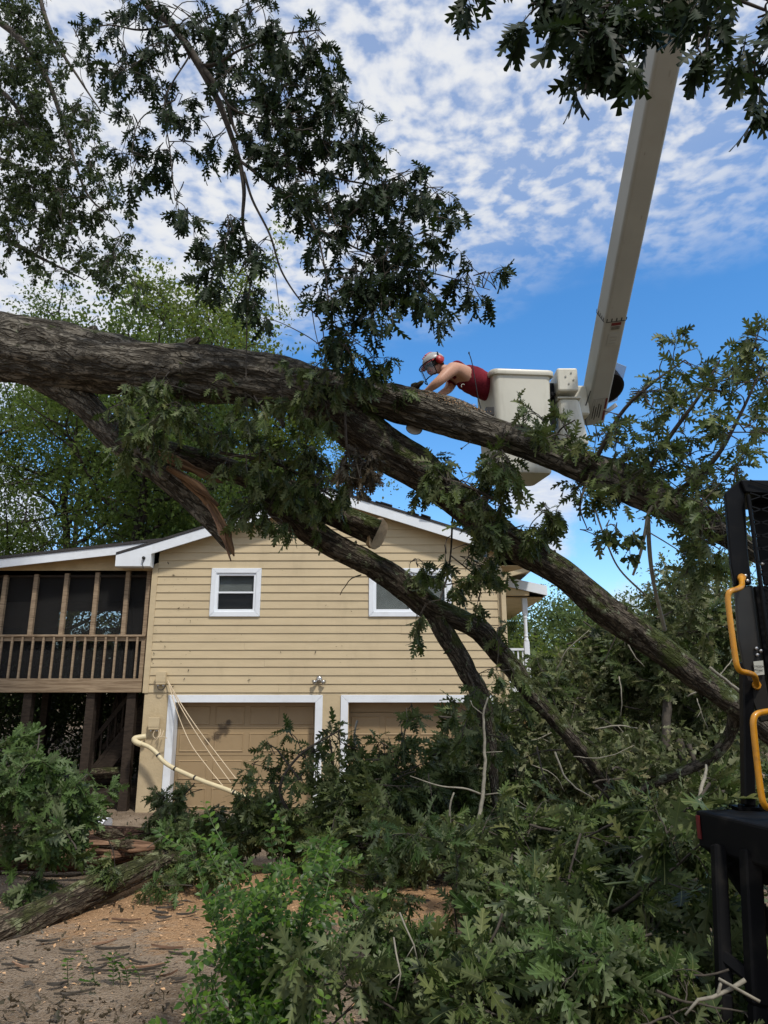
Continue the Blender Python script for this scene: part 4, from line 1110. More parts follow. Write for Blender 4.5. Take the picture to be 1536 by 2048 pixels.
splinter([(335, 936, 7.02, 8, .03), (375, 958, 7.0, 15, .03), (410, 985, 7.0, 13, .03), (436, 1012, 7.0, 5, .01)], 'torn_wood', 'torn', 9)
splinter([(296, 893, 7.12, 12, .03), (340, 917, 7.12, 19, .03), (385, 938, 7.15, 17, .03), (425, 957, 7.2, 10, .02), (446, 966, 7.25, 3, .01)], 'torn_wood', 'torn', 6)
def cut_face(px, py, Y, w, h, tilt, nd_):
    p = P(px, py, Y); k = depth(p) / F; n = Vector(nd_).normalized()
    u = Vector((math.sin(tilt), 0, math.cos(tilt))); u = (u - n * u.dot(n)).normalized(); r = u.cross(n)
    rr = random.Random(4); m = 28
    ring = [p + u * (h / 2 * k * math.sin(a) * rr.uniform(.93, 1.05)) + r * (w / 2 * k * math.cos(a) * rr.uniform(.93, 1.05)) for a in [i * 6.2832 / m for i in range(m)]]
    mb = MB(); mb.raw(ring + [q - n * .05 for q in ring] + [p + n * .008], [[i, (i + 1) % m, 2 * m] for i in range(m)] + [[i, m + i, m + (i + 1) % m, (i + 1) % m] for i in range(m)] + [[m + i for i in range(m)][::-1]])
    o = mb.build('sawn_face', M['cut'], tree)
cut_face(757, 1068, 7.78, 46, 66, R(28), (.70, -.62, -.25))

# sprays of leaves still on the fallen limbs
fo = Fol(11, 'oak4', .16, .8, .65)
fo.nodes = [Vector(q[:3]) + Vector((0, -.3, 0)) for q in trunk_c[::12] if -6 < q[0] < 4]
for rows in ([(270, 790, 6.6, .01), (330, 770, 6.5, .008), (400, 790, 6.5, .006)], [(560, 760, 6.3, .01), (640, 740, 6.25, .008), (720, 745, 6.2, .006)],
             [(690, 830, 6.25, .012), (692, 880, 6.2, .01), (700, 930, 6.2, .006)], [(440, 905, 7.1, .02), (560, 930, 7.1, .018), (660, 990, 7.1, .012)],
             [(860, 950, 6.4, .02), (940, 975, 6.3, .015), (1010, 1010, 6.3, .01)], [(1040, 1060, 6.5, .02), (1080, 1110, 6.4, .012)],
             [(912, 985, 6.75, .012), (905, 1040, 7.2, .011), (902, 1100, 7.5, .010), (895, 1150, 7.6, .01), (880, 1200, 7.6, .007)], [(900, 1110, 7.5, .01), (950, 1150, 7.5, .006)]):
    fo.guide(rows)
fo.guide([(935, 1345, 8.0, .012), (960, 1400, 7.9, .010), (975, 1470, 7.8, .006)])
fo.fill([(300, 800, 75, 45, 6.55, 12), (345, 850, 50, 50, 6.6, 7), (250, 870, 30, 35, 6.9, 4), (330, 760, 50, 20, 6.5, 5), (500, 790, 50, 20, 6.4, 6), (640, 745, 70, 35, 6.2, 14), (700, 700, 60, 30, 6.2, 6), (620, 810, 60, 25, 6.3, 6), (740, 770, 50, 25, 6.2, 6),
         (470, 880, 60, 40, 7.0, 9), (560, 920, 80, 50, 7.0, 18), (630, 955, 60, 45, 7.0, 15), (580, 990, 90, 40, 7.1, 14), (670, 975, 30, 35, 7.2, 5), (630, 1035, 30, 20, 7.3, 3), (530, 1040, 40, 20, 7.1, 4),
         (880, 965, 50, 40, 6.4, 9), (960, 960, 50, 40, 6.3, 9), (1000, 1020, 60, 45, 6.3, 11), (1070, 1070, 40, 35, 6.4, 6), (1080, 1030, 40, 40, 6.3, 5), (985, 930, 35, 30, 6.0, 6), (1030, 950, 30, 25, 6.0, 3), (930, 1110, 50, 40, 7.4, 7), (850, 1125, 40, 35, 7.5, 6), (960, 1165, 45, 40, 7.4, 6), (900, 1180, 30, 20, 7.6, 3), (840, 1235, 40, 12, 7.7, 3), (965, 1400, 35, 40, 7.8, 5), (925, 1440, 45, 35, 7.8, 6), (1000, 1340, 25, 25, 7.9, 3), (990, 1470, 30, 30, 7.8, 4), (1010, 1260, 25, 30, 7.9, 3), (500, 1000, 30, 30, 7.4, 4)],
        (.22, .42), .3, 2, k_n=.8)
fo.build(tree, 'leaf', 'twig', 150, 'twigs')
fd = Fol(12, 'oak4', .12, 1.0)
fd.nodes = [P(700, 800, 6.3)]
fd.guide([(692, 850, 6.2, .01), (694, 890, 6.18, .008), (705, 935, 6.18, .005)])
fd.fill([(712, 905, 32, 45, 6.18, 10), (728, 930, 20, 30, 6.18, 4)], (.15, .3), .15, 2)
fd.build(tree, 'leaf_dead', 'twig', 60, 'dead_twig')

# leafy shoots rising from the right end of the trunk against the sky
fo = Fol(21, 'oak4', .155, .35, .55)
for rows in ([(1186, 930, 5.9, .02), (1240, 830, 5.6, .016), (1300, 770, 5.4, .012), (1370, 720, 5.3, .006)], [(1279, 970, 5.7, .022), (1335, 880, 5.4, .018), (1400, 790, 5.2, .012), (1440, 720, 5.1, .006)],
             [(1330, 1000, 5.6, .022), (1420, 930, 5.2, .018), (1480, 830, 5.0, .012), (1530, 720, 4.9, .006)], [(1100, 900, 5.9, .012), (1120, 860, 5.8, .008), (1150, 840, 5.7, .005)],
             [(1350, 1015, 5.5, .02), (1440, 1030, 5.0, .012), (1500, 1000, 4.9, .008)], [(1180, 950, 5.9, .012), (1160, 1010, 5.8, .008), (1175, 1060, 5.8, .004)]):
    fo.guide(rows)
fo.fill([(1230, 860, 50, 45, 5.6, 7), (1300, 790, 60, 50, 5.4, 8), (1260, 910, 60, 45, 5.6, 9), (1360, 880, 60, 60, 5.3, 10), (1420, 760, 60, 55, 5.2, 9), (1500, 780, 50, 60, 5.0, 9), (1500, 690, 40, 25, 5.0, 3), (1400, 950, 60, 60, 5.2, 11), (1480, 880, 60, 60, 5.0, 9), (1430, 1050, 60, 50, 5.1, 11), (1390, 1100, 50, 50, 5.4, 8), (1360, 700, 30, 15, 5.3, 2),
         (1340, 980, 60, 40, 5.4, 9), (1110, 870, 45, 25, 5.8, 7), (1060, 840, 30, 15, 6.0, 3), (1170, 900, 40, 30, 5.8, 6), (1160, 1010, 40, 50, 5.8, 6), (1170, 1060, 25, 25, 5.8, 2), (1200, 980, 50, 30, 5.8, 4)], (.2, .38), .35, 2, .02, (0, 0, .45), .62)
fo.build(tree, 'leaf', 'twig', 90, 'shoots')

# bare dead stems in the gap on the right
fo = Fol(22, 'oak2', .10, .3)
for rows in ([(1338, 975, 5.4, .012), (1300, 1020, 5.5, .014), (1291, 1060, 5.5, .014), (1280, 1110, 5.5, .012), (1266, 1150, 5.6, .010)], [(1296, 1030, 5.6, .018), (1299, 1100, 5.7, .018), (1308, 1170, 5.8, .016), (1330, 1260, 6, .016)],
             [(1290, 1060, 5.5, .006), (1340, 1090, 5.5, .005), (1400, 1130, 5.5, .003)], [(1285, 1090, 5.5, .005), (1250, 1075, 5.5, .004), (1230, 1050, 5.5, .002)], [(1190, 1020, 5.8, .008), (1215, 1090, 5.8, .008), (1240, 1140, 5.9, .008), (1290, 1190, 6, .01)]):
    fo.guide(rows)
fo.fill([(1250, 1070, 50, 30, 5.5, 5), (1350, 1090, 50, 30, 5.5, 4)], (.1, .2), .2, 1)
fo.build(tree, 'leaf', 'twig_pale', 0, 'dead_shoot')

# ------------------------------------------------------------------ overhanging oak boughs
def bough_thing(name, loc, label, cat='branch', group=None): return empty(name, loc, label, cat, group)
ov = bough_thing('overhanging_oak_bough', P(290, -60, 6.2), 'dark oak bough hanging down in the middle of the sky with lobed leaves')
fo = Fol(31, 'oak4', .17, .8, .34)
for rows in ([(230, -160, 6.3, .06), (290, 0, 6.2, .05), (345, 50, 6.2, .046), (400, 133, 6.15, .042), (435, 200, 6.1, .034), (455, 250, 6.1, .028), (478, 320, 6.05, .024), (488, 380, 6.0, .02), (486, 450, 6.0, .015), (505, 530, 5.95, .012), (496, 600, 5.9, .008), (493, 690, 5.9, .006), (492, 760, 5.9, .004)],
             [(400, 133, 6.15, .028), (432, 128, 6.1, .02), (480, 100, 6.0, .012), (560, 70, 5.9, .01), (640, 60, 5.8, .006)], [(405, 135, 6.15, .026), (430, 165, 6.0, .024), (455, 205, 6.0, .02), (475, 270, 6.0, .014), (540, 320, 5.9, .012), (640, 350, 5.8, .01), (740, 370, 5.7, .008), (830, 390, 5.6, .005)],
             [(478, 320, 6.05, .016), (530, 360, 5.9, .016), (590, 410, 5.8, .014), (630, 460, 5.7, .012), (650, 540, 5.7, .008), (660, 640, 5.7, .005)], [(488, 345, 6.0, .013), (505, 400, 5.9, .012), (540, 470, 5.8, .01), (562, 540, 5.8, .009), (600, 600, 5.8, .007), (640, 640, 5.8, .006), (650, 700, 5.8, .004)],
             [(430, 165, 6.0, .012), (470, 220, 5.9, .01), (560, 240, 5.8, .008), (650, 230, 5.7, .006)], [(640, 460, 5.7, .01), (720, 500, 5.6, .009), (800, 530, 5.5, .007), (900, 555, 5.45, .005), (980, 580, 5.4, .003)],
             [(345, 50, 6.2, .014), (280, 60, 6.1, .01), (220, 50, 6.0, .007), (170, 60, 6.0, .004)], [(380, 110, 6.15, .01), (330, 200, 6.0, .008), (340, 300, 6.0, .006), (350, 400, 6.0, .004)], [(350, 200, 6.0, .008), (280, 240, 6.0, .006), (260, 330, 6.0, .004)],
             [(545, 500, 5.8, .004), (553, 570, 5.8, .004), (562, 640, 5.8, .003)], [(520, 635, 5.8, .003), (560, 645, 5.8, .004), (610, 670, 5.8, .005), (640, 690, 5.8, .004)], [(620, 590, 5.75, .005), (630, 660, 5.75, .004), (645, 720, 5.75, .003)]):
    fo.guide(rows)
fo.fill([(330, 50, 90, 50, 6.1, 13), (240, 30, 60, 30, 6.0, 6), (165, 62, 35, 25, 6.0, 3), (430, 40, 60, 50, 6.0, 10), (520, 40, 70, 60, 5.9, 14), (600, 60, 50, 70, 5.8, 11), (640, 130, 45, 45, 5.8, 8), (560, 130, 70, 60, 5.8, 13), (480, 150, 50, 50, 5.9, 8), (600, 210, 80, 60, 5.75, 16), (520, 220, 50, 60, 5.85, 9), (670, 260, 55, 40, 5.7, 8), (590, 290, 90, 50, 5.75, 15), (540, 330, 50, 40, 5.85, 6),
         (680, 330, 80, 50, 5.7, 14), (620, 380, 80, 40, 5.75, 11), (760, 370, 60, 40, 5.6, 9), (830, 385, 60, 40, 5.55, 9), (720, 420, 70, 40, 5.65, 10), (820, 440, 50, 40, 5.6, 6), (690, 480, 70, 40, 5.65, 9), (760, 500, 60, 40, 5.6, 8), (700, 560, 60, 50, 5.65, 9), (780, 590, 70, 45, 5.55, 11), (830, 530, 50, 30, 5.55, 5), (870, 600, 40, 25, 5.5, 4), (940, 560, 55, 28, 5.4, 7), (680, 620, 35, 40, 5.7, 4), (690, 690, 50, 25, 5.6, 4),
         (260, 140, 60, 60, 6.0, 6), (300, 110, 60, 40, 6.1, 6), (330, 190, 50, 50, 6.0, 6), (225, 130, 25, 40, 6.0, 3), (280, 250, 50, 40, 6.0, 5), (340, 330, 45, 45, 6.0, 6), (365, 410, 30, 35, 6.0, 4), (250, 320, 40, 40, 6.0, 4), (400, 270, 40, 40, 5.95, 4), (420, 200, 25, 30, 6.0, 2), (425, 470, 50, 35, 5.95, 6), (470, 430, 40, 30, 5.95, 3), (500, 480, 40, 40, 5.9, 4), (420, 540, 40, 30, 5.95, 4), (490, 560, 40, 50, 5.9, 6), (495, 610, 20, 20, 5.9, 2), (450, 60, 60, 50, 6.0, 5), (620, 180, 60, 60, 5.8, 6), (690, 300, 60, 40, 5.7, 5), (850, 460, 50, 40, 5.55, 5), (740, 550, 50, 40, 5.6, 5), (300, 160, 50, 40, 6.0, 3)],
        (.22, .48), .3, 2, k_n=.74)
fo.build(ov, 'leaf_backlit', 'twig', 200)

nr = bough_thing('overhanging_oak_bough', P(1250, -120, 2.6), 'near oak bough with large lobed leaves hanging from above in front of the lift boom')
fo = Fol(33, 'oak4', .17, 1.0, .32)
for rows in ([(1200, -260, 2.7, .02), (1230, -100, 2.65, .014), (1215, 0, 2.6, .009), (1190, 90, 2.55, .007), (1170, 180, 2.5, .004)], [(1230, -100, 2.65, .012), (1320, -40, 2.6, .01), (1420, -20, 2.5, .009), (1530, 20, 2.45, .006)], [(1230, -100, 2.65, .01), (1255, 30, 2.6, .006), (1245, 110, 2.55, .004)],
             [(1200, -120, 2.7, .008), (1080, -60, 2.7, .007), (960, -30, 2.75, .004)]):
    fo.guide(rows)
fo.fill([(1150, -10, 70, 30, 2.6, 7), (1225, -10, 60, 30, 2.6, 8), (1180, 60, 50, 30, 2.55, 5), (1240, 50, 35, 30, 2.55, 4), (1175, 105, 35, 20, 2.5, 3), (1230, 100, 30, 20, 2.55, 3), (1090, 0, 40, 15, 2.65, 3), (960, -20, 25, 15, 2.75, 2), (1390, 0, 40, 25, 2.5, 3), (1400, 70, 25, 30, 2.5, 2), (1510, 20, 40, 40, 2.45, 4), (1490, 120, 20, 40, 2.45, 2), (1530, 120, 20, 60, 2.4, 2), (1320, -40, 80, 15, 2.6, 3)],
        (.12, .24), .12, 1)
fo.build(nr, 'leaf_backlit', 'twig', 180)

# ------------------------------------------------------------------ standing trees
def standing_tree(name, label, loc, height, rad, seed, leafmat, nleaf, lsize, group=None, base=.25, kind='scrap', barkm='bark_far', trunk_r=.22, lean=(0, 0), nlimb=9, clump=.55, proto=None):
    """tapered trunk, forking limbs and a crown of leaf-sized faces in clumps"""
    root = empty(name, loc, label, 'tree', group)
    r = random.Random(seed); g = np.random.default_rng(seed)
    B0 = Vector(loc); top = B0 + Vector((lean[0], lean[1], height * .86))
    tubes = []; tips = []
    tr = [B0.lerp(top, t) + Vector((r.gauss(0, .12), r.gauss(0, .12), 0)) * (0 if t == 0 else 1) for t in np.linspace(0, 1, 9)]
    tr = [Vector(q) for q in crom([tuple(p) for p in tr], 3)]
    tubes.append((tr, np.linspace(trunk_r, trunk_r * .2, len(tr))))
    for k in range(nlimb):
        t = base + (1 - base) * (k + r.random()) / nlimb * .95
        p = tr[int(t * (len(tr) - 1))]
        a = k * 2.4 + r.uniform(-.5, .5)
        prof = .45 + .6 * math.sin(math.pi * min(1, .12 + .76 * (t - base) / (1 - base)))
        L = rad * prof * r.uniform(.75, 1.1)
        d = Vector((math.cos(a), math.sin(a), r.uniform(.15, .7)))
        q = [p]
        for i in range(6):
            d = (d.normalized() + rvec(r) * .25 + Vector((0, 0, .05))).normalized(); q.append(q[-1] + d * L / 6)
        tubes.append((q, np.linspace(trunk_r * .42 * (1.1 - t * .6), .02, len(q))))
        for i in range(2, 7):
            tips.append((q[i], L))
            for m in range(2):
                dd = (rvec(r) + d * .5 + Vector((0, 0, .1))).normalized(); l2 = L * r.uniform(.22, .45)
                e = [q[i], q[i] + dd * l2 * .5 + rvec(r) * .1, q[i] + dd * l2]
                tubes.append((e, np.array([.03, .02, .008]) * (trunk_r / .22))); tips.append((e[2], L)); tips.append((e[1], L))
    tips.append((top, rad))
    vs, fs, b = [], [], 0
    for pts, rr in tubes:
        v, f = tube_arrays(pts, rr, 9 if np.max(rr) > .1 else 5); vs.append(v); fs.append(f + b); b += len(v)
    v = np.vstack(vs); uv = np.stack([v[:, 2], np.arctan2(v[:, 1] - loc[1], v[:, 0] - loc[0]) * .25], 1)
    add_obj('trunk', new_mesh('trunk', v, np.vstack(fs), M[barkm], uv=uv, smooth=True), root)
    T = np.array([tuple(t[0]) for t in tips]); idx = g.integers(0, len(T), nleaf)
    # sub-clumps round every tip
    sub = g.normal(0, clump, (len(T), 5, 3)) * np.array([1, 1, .7])
    p = T[idx] + sub[idx, g.integers(0, 5, nleaf)] + g.normal(0, clump * .33, (nleaf, 3)) * np.array([1, 1, .8])
    d = g.normal(0, 1, (nleaf, 3)) + np.array([0, 0, -.4]); n = g.normal(0, .8, (nleaf, 3)) + np.array([0, 0, .8])
    L = np.concatenate([p, d, n, lsize * g.uniform(.6, 1.25, (nleaf, 1)), g.integers(0, 64, (nleaf, 1))], 1)
    v, f = leaf_arrays(L, kind)
    add_obj('crown', new_mesh('crown', v, f, M[leafmat]), root)
    return root
BG = [  # px, Y, top py, radius, leaves, material, kind of leaf, label
    (375, 25, 515, 4.2, 24000, 'leaf_tree', 'tall yellow-green tree whose crown tops out above the fallen trunk behind the porch roof'),
    (545, 27, 790, 4.4, 14000, 'leaf_tree', 'yellow-green tree behind the house peak under the fallen trunk'),
    (90, 26, 600, 5.2, 15000, 'leaf_mid', 'broad yellow-green tree behind the left end of the porch roof'),
    (245, 18.5, 640, 3.6, 9000, 'leaf_mid', 'tree with a straight dark trunk showing above the porch roof'),
    (-120, 23, 700, 5.0, 10000, 'leaf_mid', 'yellow-green tree at the left edge behind the porch'),
    (430, 33, 830, 5.0, 9000, 'leaf_dark', 'darker tree filling the gap behind the yellow-green trees left of the house'),
    (120, 34, 820, 5.5, 9000, 'leaf_dark', 'darker tree far behind the left porch'),
    (640, 38, 960, 4.5, 6000, 'leaf_dark', 'low dark tree far behind the ridge of the house'),
]
for i, (px, Y, top, rad, nl, lm, lab) in enumerate(BG):
    b = P(px, 1400, Y); t = P(px, top, Y)
    z0 = gzs(b.x, Y)
    standing_tree('broadleaf_tree', lab, (b.x, Y, z0 - .1), t.z - z0, rad, 100 + i, lm, int(nl * 2.6), .145, base=.52 if i == 3 else .28, trunk_r=.22 if i == 3 else .24, nlimb=16, clump=.52)
BR = [
    (1185, 27, 1150, 2.6, 7000, 'rounded green tree beyond the side porch of the house'),
    (1075, 30, 1210, 2.4, 6000, 'green tree seen right beside the white porch post'),
    (1300, 30, 1215, 2.8, 6000, 'far pale tree under the gap between the two big limbs'),
    (1420, 28, 1180, 3.0, 6000, 'far tree at the right behind the black machine'),
    (1010, 34, 1240, 2.8, 5000, 'far tree behind the white side porch'),
    (1120, 21, 1290, 2.0, 6000, 'low bushy tree below the white porch railing'),
    (1540, 32, 1120, 3.4, 6000, 'far tree at the right edge behind the machine guard'),
    (1240, 36, 1190, 3.0, 5000, 'hazy green tree farthest back between the limbs'),
]
for i, (px, Y, top, rad, nl, lab) in enumerate(BR):
    b = P(px, 1400, Y); t = P(px, top, Y); z0 = gzs(b.x, Y)
    standing_tree('broadleaf_tree', lab, (b.x, Y, z0 - .1), t.z - z0, rad, 140 + i, 'leaf_far' if i != 5 else 'leaf_tree', int(nl * 1.6), .16, base=.12, trunk_r=.16, nlimb=10, clump=.5)
for i, (px, Y, top, rad) in enumerate(((20, 20.5, 1330, 1.9), (120, 21.5, 1300, 2.0), (215, 20.8, 1340, 1.8), (290, 21.6, 1350, 1.7), (-90, 21, 1300, 2.0))):
    b = P(px, 1400, Y); z0 = gzs(b.x, Y)
    standing_tree('bush', ['dark bush behind the porch posts at the left edge', 'dark bush behind the middle of the porch posts', 'dark bush seen behind the porch stairs', 'dark bush behind the house corner under the porch', 'dark bush left of the porch posts'][i], (b.x, Y, z0 - .1), P(px, top, Y).z - z0 + .4, rad, 170 + i, 'leaf_dark', 6000, .13, base=.05, trunk_r=.06, nlimb=12, clump=.4)
def treeline():
    g = np.random.default_rng(5); n = 26000
    x = g.uniform(-75, 75, n); y = 52 + g.normal(0, 3, n)
    h = 5.0 + 2.2 * (fbm(np.stack([x * .16, 0 * x, 0 * x], -1), 3) - .4) * 3
    z = gz(x, y) + h * g.random(n) ** .7
    L = np.concatenate([np.stack([x, y, z], 1), g.normal(0, 1, (n, 3)), g.normal(0, .7, (n, 3)) + [0, -.3, .6], g.uniform(.4, .9, (n, 1)), g.integers(0, 9, (n, 1))], 1)
    v, f = leaf_arrays(L, 'scrap')
    tag(add_obj('distant_woods', new_mesh('distant_woods', v, f, M['leaf_far'])), 'low green woods far behind the house', kind='stuff')
treeline()

# the small-leaved tree on the left whose boughs fill the upper left corner
lt = empty('leafy_tree', (-8.6, 11.2, .1), 'dense small-leaved dark tree filling the upper left corner of the sky', 'tree')
MB().tube([tuple(q) for q in crom([(-8.6, 11.2, 0), (-8.5, 11.25, 3), (-8.3, 11.2, 6), (-8.1, 11.3, 9), (-7.9, 11.4, 12)], 5)], np.linspace(.3, .16, 21), 12).build('trunk', M['twig'], lt, smooth=True)
fo = Fol(41, 'oak2', .10, .5, 1.2)
for rows in ([(-160, -60, 11.2, .08), (20, 60, 10.6, .06), (90, 150, 10.4, .05), (130, 260, 10.2, .03), (170, 380, 10.1, .02), (215, 430, 10.0, .01)], [(-160, 250, 11.2, .07), (-20, 310, 10.8, .05), (60, 350, 10.5, .03), (150, 420, 10.3, .015)],
             [(-160, 420, 11.3, .07), (0, 475, 10.9, .05), (60, 505, 10.6, .035), (110, 530, 10.4, .02), (170, 560, 10.2, .01)], [(-160, 100, 11.2, .06), (0, 180, 10.8, .04), (60, 260, 10.6, .02)], [(60, -80, 10.9, .05), (100, 60, 10.5, .035), (160, 160, 10.3, .02), (200, 220, 10.2, .01)]):
    fo.guide(rows)
fo.fill([(40, 50, 60, 60, 10.4, 26), (80, 140, 70, 70, 10.3, 30), (30, 180, 50, 70, 10.6, 22), (120, 240, 70, 60, 10.2, 26), (40, 280, 60, 60, 10.5, 24), (90, 330, 80, 60, 10.3, 28), (160, 370, 60, 50, 10.1, 16), (60, 420, 80, 50, 10.5, 26), (150, 450, 70, 40, 10.2, 18), (230, 430, 45, 40, 10.0, 7), (200, 510, 60, 40, 10.1, 14), (120, 500, 70, 40, 10.3, 16), (40, 500, 40, 30, 10.6, 6), (230, 490, 35, 50, 10.0, 6), (170, 300, 40, 60, 10.1, 9), (200, 250, 30, 50, 10.1, 5), (250, 560, 40, 25, 10.0, 5), (60, 0, 60, 30, 10.4, 12), (30, 370, 40, 40, 10.6, 10), (20, 120, 50, 80, 10.8, 16), (120, 120, 50, 60, 10.3, 12), (70, 260, 70, 70, 10.7, 18), (110, 400, 60, 60, 10.4, 14), (20, 440, 30, 40, 10.7, 8)],
        (.3, .62), .6, 3, k_n=.88)
fo.build(lt, 'leaf_dark', 'twig', 0, 'limb')

# ------------------------------------------------------------------ brush: cut and fallen oak boughs on the ground
def proto_bough(seed, length, kind, size, nside, leafmat, singles, twigmat='twig', droop=.35, dead=0.0):
    """a bough lying along +X about its own origin"""
    fo = Fol(seed, kind, size, droop, .6); r = fo.r
    d = Vector((1, 0, .12)); pts = [Vector((-length * .45, 0, 0))]
    for i in range(10):
        d = (d.normalized() + rvec(r) * .2 + Vector((.1, 0, 0))).normalized(); pts.append(pts[-1] + d * length / 10)
    fo.tubes.append((pts, np.linspace(.016, .005, len(pts)) * (length / 1.4)))
    for k in range(nside):
        i = 2 + int(8 * (k + r.random()) / nside); i = min(i, 9)
        a = r.uniform(0, 6.283)
        dd = Vector((.55, math.cos(a), math.sin(a) * .8 + .15)).normalized()
        fo.sprig(pts[i], dd, length * r.uniform(.2, .4), .006, 2, .08)
    fo.sprig(pts[-1], d, length * .25, .005, 2, .05)
    return fo
class Proto: pass
PROTOS = {}
def get_proto(key, seed, length, kind, size, nside, leafmat, singles, twigmat='twig'):
    if key in PROTOS: return PROTOS[key]
    fo = proto_bough(seed, length, kind, size, nside, leafmat, singles, twigmat)
    p = Proto(); p.branch = fo.twig_mesh('branch', twigmat, 4); p.kind = kind; p.leafmat = leafmat
    L = fo.L; r = random.Random(seed); r.shuffle(L)
    p.single = L[:singles]; rest = L[singles:]
    p.fol = None
    if rest:
        v, f = leaf_arrays(rest, kind); p.fol = add_rib(new_mesh('foliage', v, f, M[leafmat]), leaf_arrays.rib)
    PROTOS[key] = p
    return p
def place_bough(p, loc, rot, scale, label, group, cat='branch', name='oak_bough'):
    root = bpy.data.objects.new(name, p.branch); COL.objects.link(root)
    root.location = loc; root.rotation_euler = rot; root.scale = (scale,) * 3
    tag(root, label, cat, group)
    if p.fol:
        o = bpy.data.objects.new('foliage', p.fol); COL.objects.link(o); o.parent = root; o['kind'] = 'stuff'
    for l in p.single:
        o = bpy.data.objects.new('leaf', leaf_mesh(p.kind, int(l[10]) % len(LT[p.kind]), p.leafmat)); COL.objects.link(o)
        o.parent = root; o.matrix_local = leaf_matrix(l)
    return root
rb = random.Random(77)
MARKS = [(950, 1560, 'beside the pale dead sapling'), (1060, 1430, 'under the lowest limb'), (1250, 1360, 'below the long middle limb'), (1430, 1430, 'behind the black post'), (1400, 1250, 'left of the mesh guard'), (1150, 1300, 'beyond the long middle limb'),
         (780, 1540, 'before the right garage door'), (480, 1620, 'before the left garage door'), (660, 1560, 'between the garage doors'), (350, 1600, 'on the cream conduit'), (1330, 1700, 'left of the machine deck'), (1440, 1850, 'under the machine deck'),
         (760, 1720, 'right of the bright shrub'), (900, 1690, 'below the dead sapling'), (900, 2000, 'low beside the shrub'), (1150, 2000, 'at the bottom edge'), (1420, 2010, 'in the bottom right corner'), (1200, 1880, 'on the lower right ground'), (1150, 1760, 'in the open tangle'), (1240, 1600, 'by the lowest limb end'),
         (60, 1500, 'below the porch'), (30, 1680, 'over the stripped log'), (170, 1600, 'by the white tub'), (60, 1790, 'behind the mossy log'), (320, 1780, 'before the mossy log')]
LABELS = {}
def bough_label(look, p, rot):
    x, y = pix(p)
    mk = min(MARKS, key=lambda m: (m[0] - x) ** 2 + (m[1] - y) ** 2)[2]
    q = p + Matrix.Rotation(rot[2], 3, 'Z') @ (Matrix.Rotation(rot[1], 3, 'Y') @ Vector((.4, 0, 0)))
    dx, dy = pix(q)[0] - x, pix(q)[1] - y
    if abs(dx) > 2.2 * abs(dy): tip = 'tipped left' if dx < 0 else 'tipped right'
    elif abs(dy) > 2.2 * abs(dx): tip = 'tipped up' if dy < 0 else 'tipped down'
    else: tip = ('tipped up ' if dy < 0 else 'tipped down ') + ('to the left' if dx < 0 else 'to the right')
    lab = f'{look} oak bough {tip} {mk}'
    return lab
def scatter(blobs, keys, look, group, size=(.8, 1.2), tilt=.6, floor=.06):
    for (cx, cy, rx, ry, Y, dj, n) in blobs:
        for k in range(n):
            a, q = rb.uniform(0, 6.283), math.sqrt(rb.random())
            p = P(cx + rx * q * math.cos(a), cy + ry * q * math.sin(a), Y + rb.uniform(-dj, dj))
            p.z = max(p.z, gzs(p.x, p.y) + floor + rb.random() * .12)
            key = rb.choice(keys); rot = (rb.uniform(-tilt, tilt) + rb.choice((0, 0, math.pi * .3)), rb.gauss(.1, tilt * .7), rb.uniform(0, 6.283))
            lk = {'near': 'dark large-leaved', 'nearfresh': 'bright large-leaved', 'mid': 'dark green', 'midpale': 'pale wilting', 'fresh': 'bright green'}[key[0]]
            place_bough(PROTOS[key], p, rot, rb.uniform(*size), bough_label(lk, p, rot), group)
for k in range(4): get_proto(('near', k), 200 + k, 1.0, 'oak4', .25, 5, 'leaf', 18)
for k in range(2): get_proto(('nearfresh', k), 210 + k, 1.0, 'oak4', .25, 5, 'leaf_fresh', 18)
for k in range(5): get_proto(('mid', k), 220 + k, 1.35, 'oak4', .31, 7, 'leaf', 0)
for k in range(3): get_proto(('midpale', k), 230 + k, 1.35, 'oak4', .21, 8, 'leaf_pale', 0)
for k in range(3): get_proto(('fresh', k), 240 + k, 1.2, 'oak4', .34, 5, 'leaf_fresh', 14)
NEAR = [('near', k) for k in range(4)]; NF = NEAR + [('nearfresh', 0)]
MID = [('mid', k) for k in range(5)]; PALE = [('midpale', k) for k in range(3)]; FRESH = [('fresh', k) for k in range(3)]

# right: the crown of the fallen oak heaped in front of the far trees
scatter([(1000, 1470, 80, 50, 9.6, .8, 7), (1090, 1420, 60, 50, 10.2, .9, 5), (1190, 1370, 80, 60, 11, 1.1, 8), (1290, 1320, 80, 60, 11, 1.1, 8), (1390, 1280, 70, 60, 10.5, 1.1, 7), (1230, 1270, 50, 30, 11.5, .9, 4), (1360, 1420, 110, 70, 10.5, 1.1, 9), (1480, 1430, 60, 80, 10, .9, 6), (1460, 1290, 50, 50, 9.8, .9, 4), (1360, 1190, 50, 25, 10.5, .7, 3)],
        MID + PALE + PALE + PALE, '', 'oak boughs heaped on the right', (.65, 1.0))
scatter([(950, 1560, 70, 40, 8.9, .5, 7), (1050, 1560, 80, 50, 9.5, .4, 8), (1160, 1500, 80, 60, 10, .6, 8), (1160, 1610, 90, 30, 9.5, .4, 7), (1300, 1540, 80, 60, 9.2, .6, 8), (1420, 1570, 70, 40, 8.2, .8, 5), (1300, 1640, 90, 30, 7.6, .6, 5)],
        MID + PALE + PALE, '', 'oak boughs low in the heap', (.55, .85))
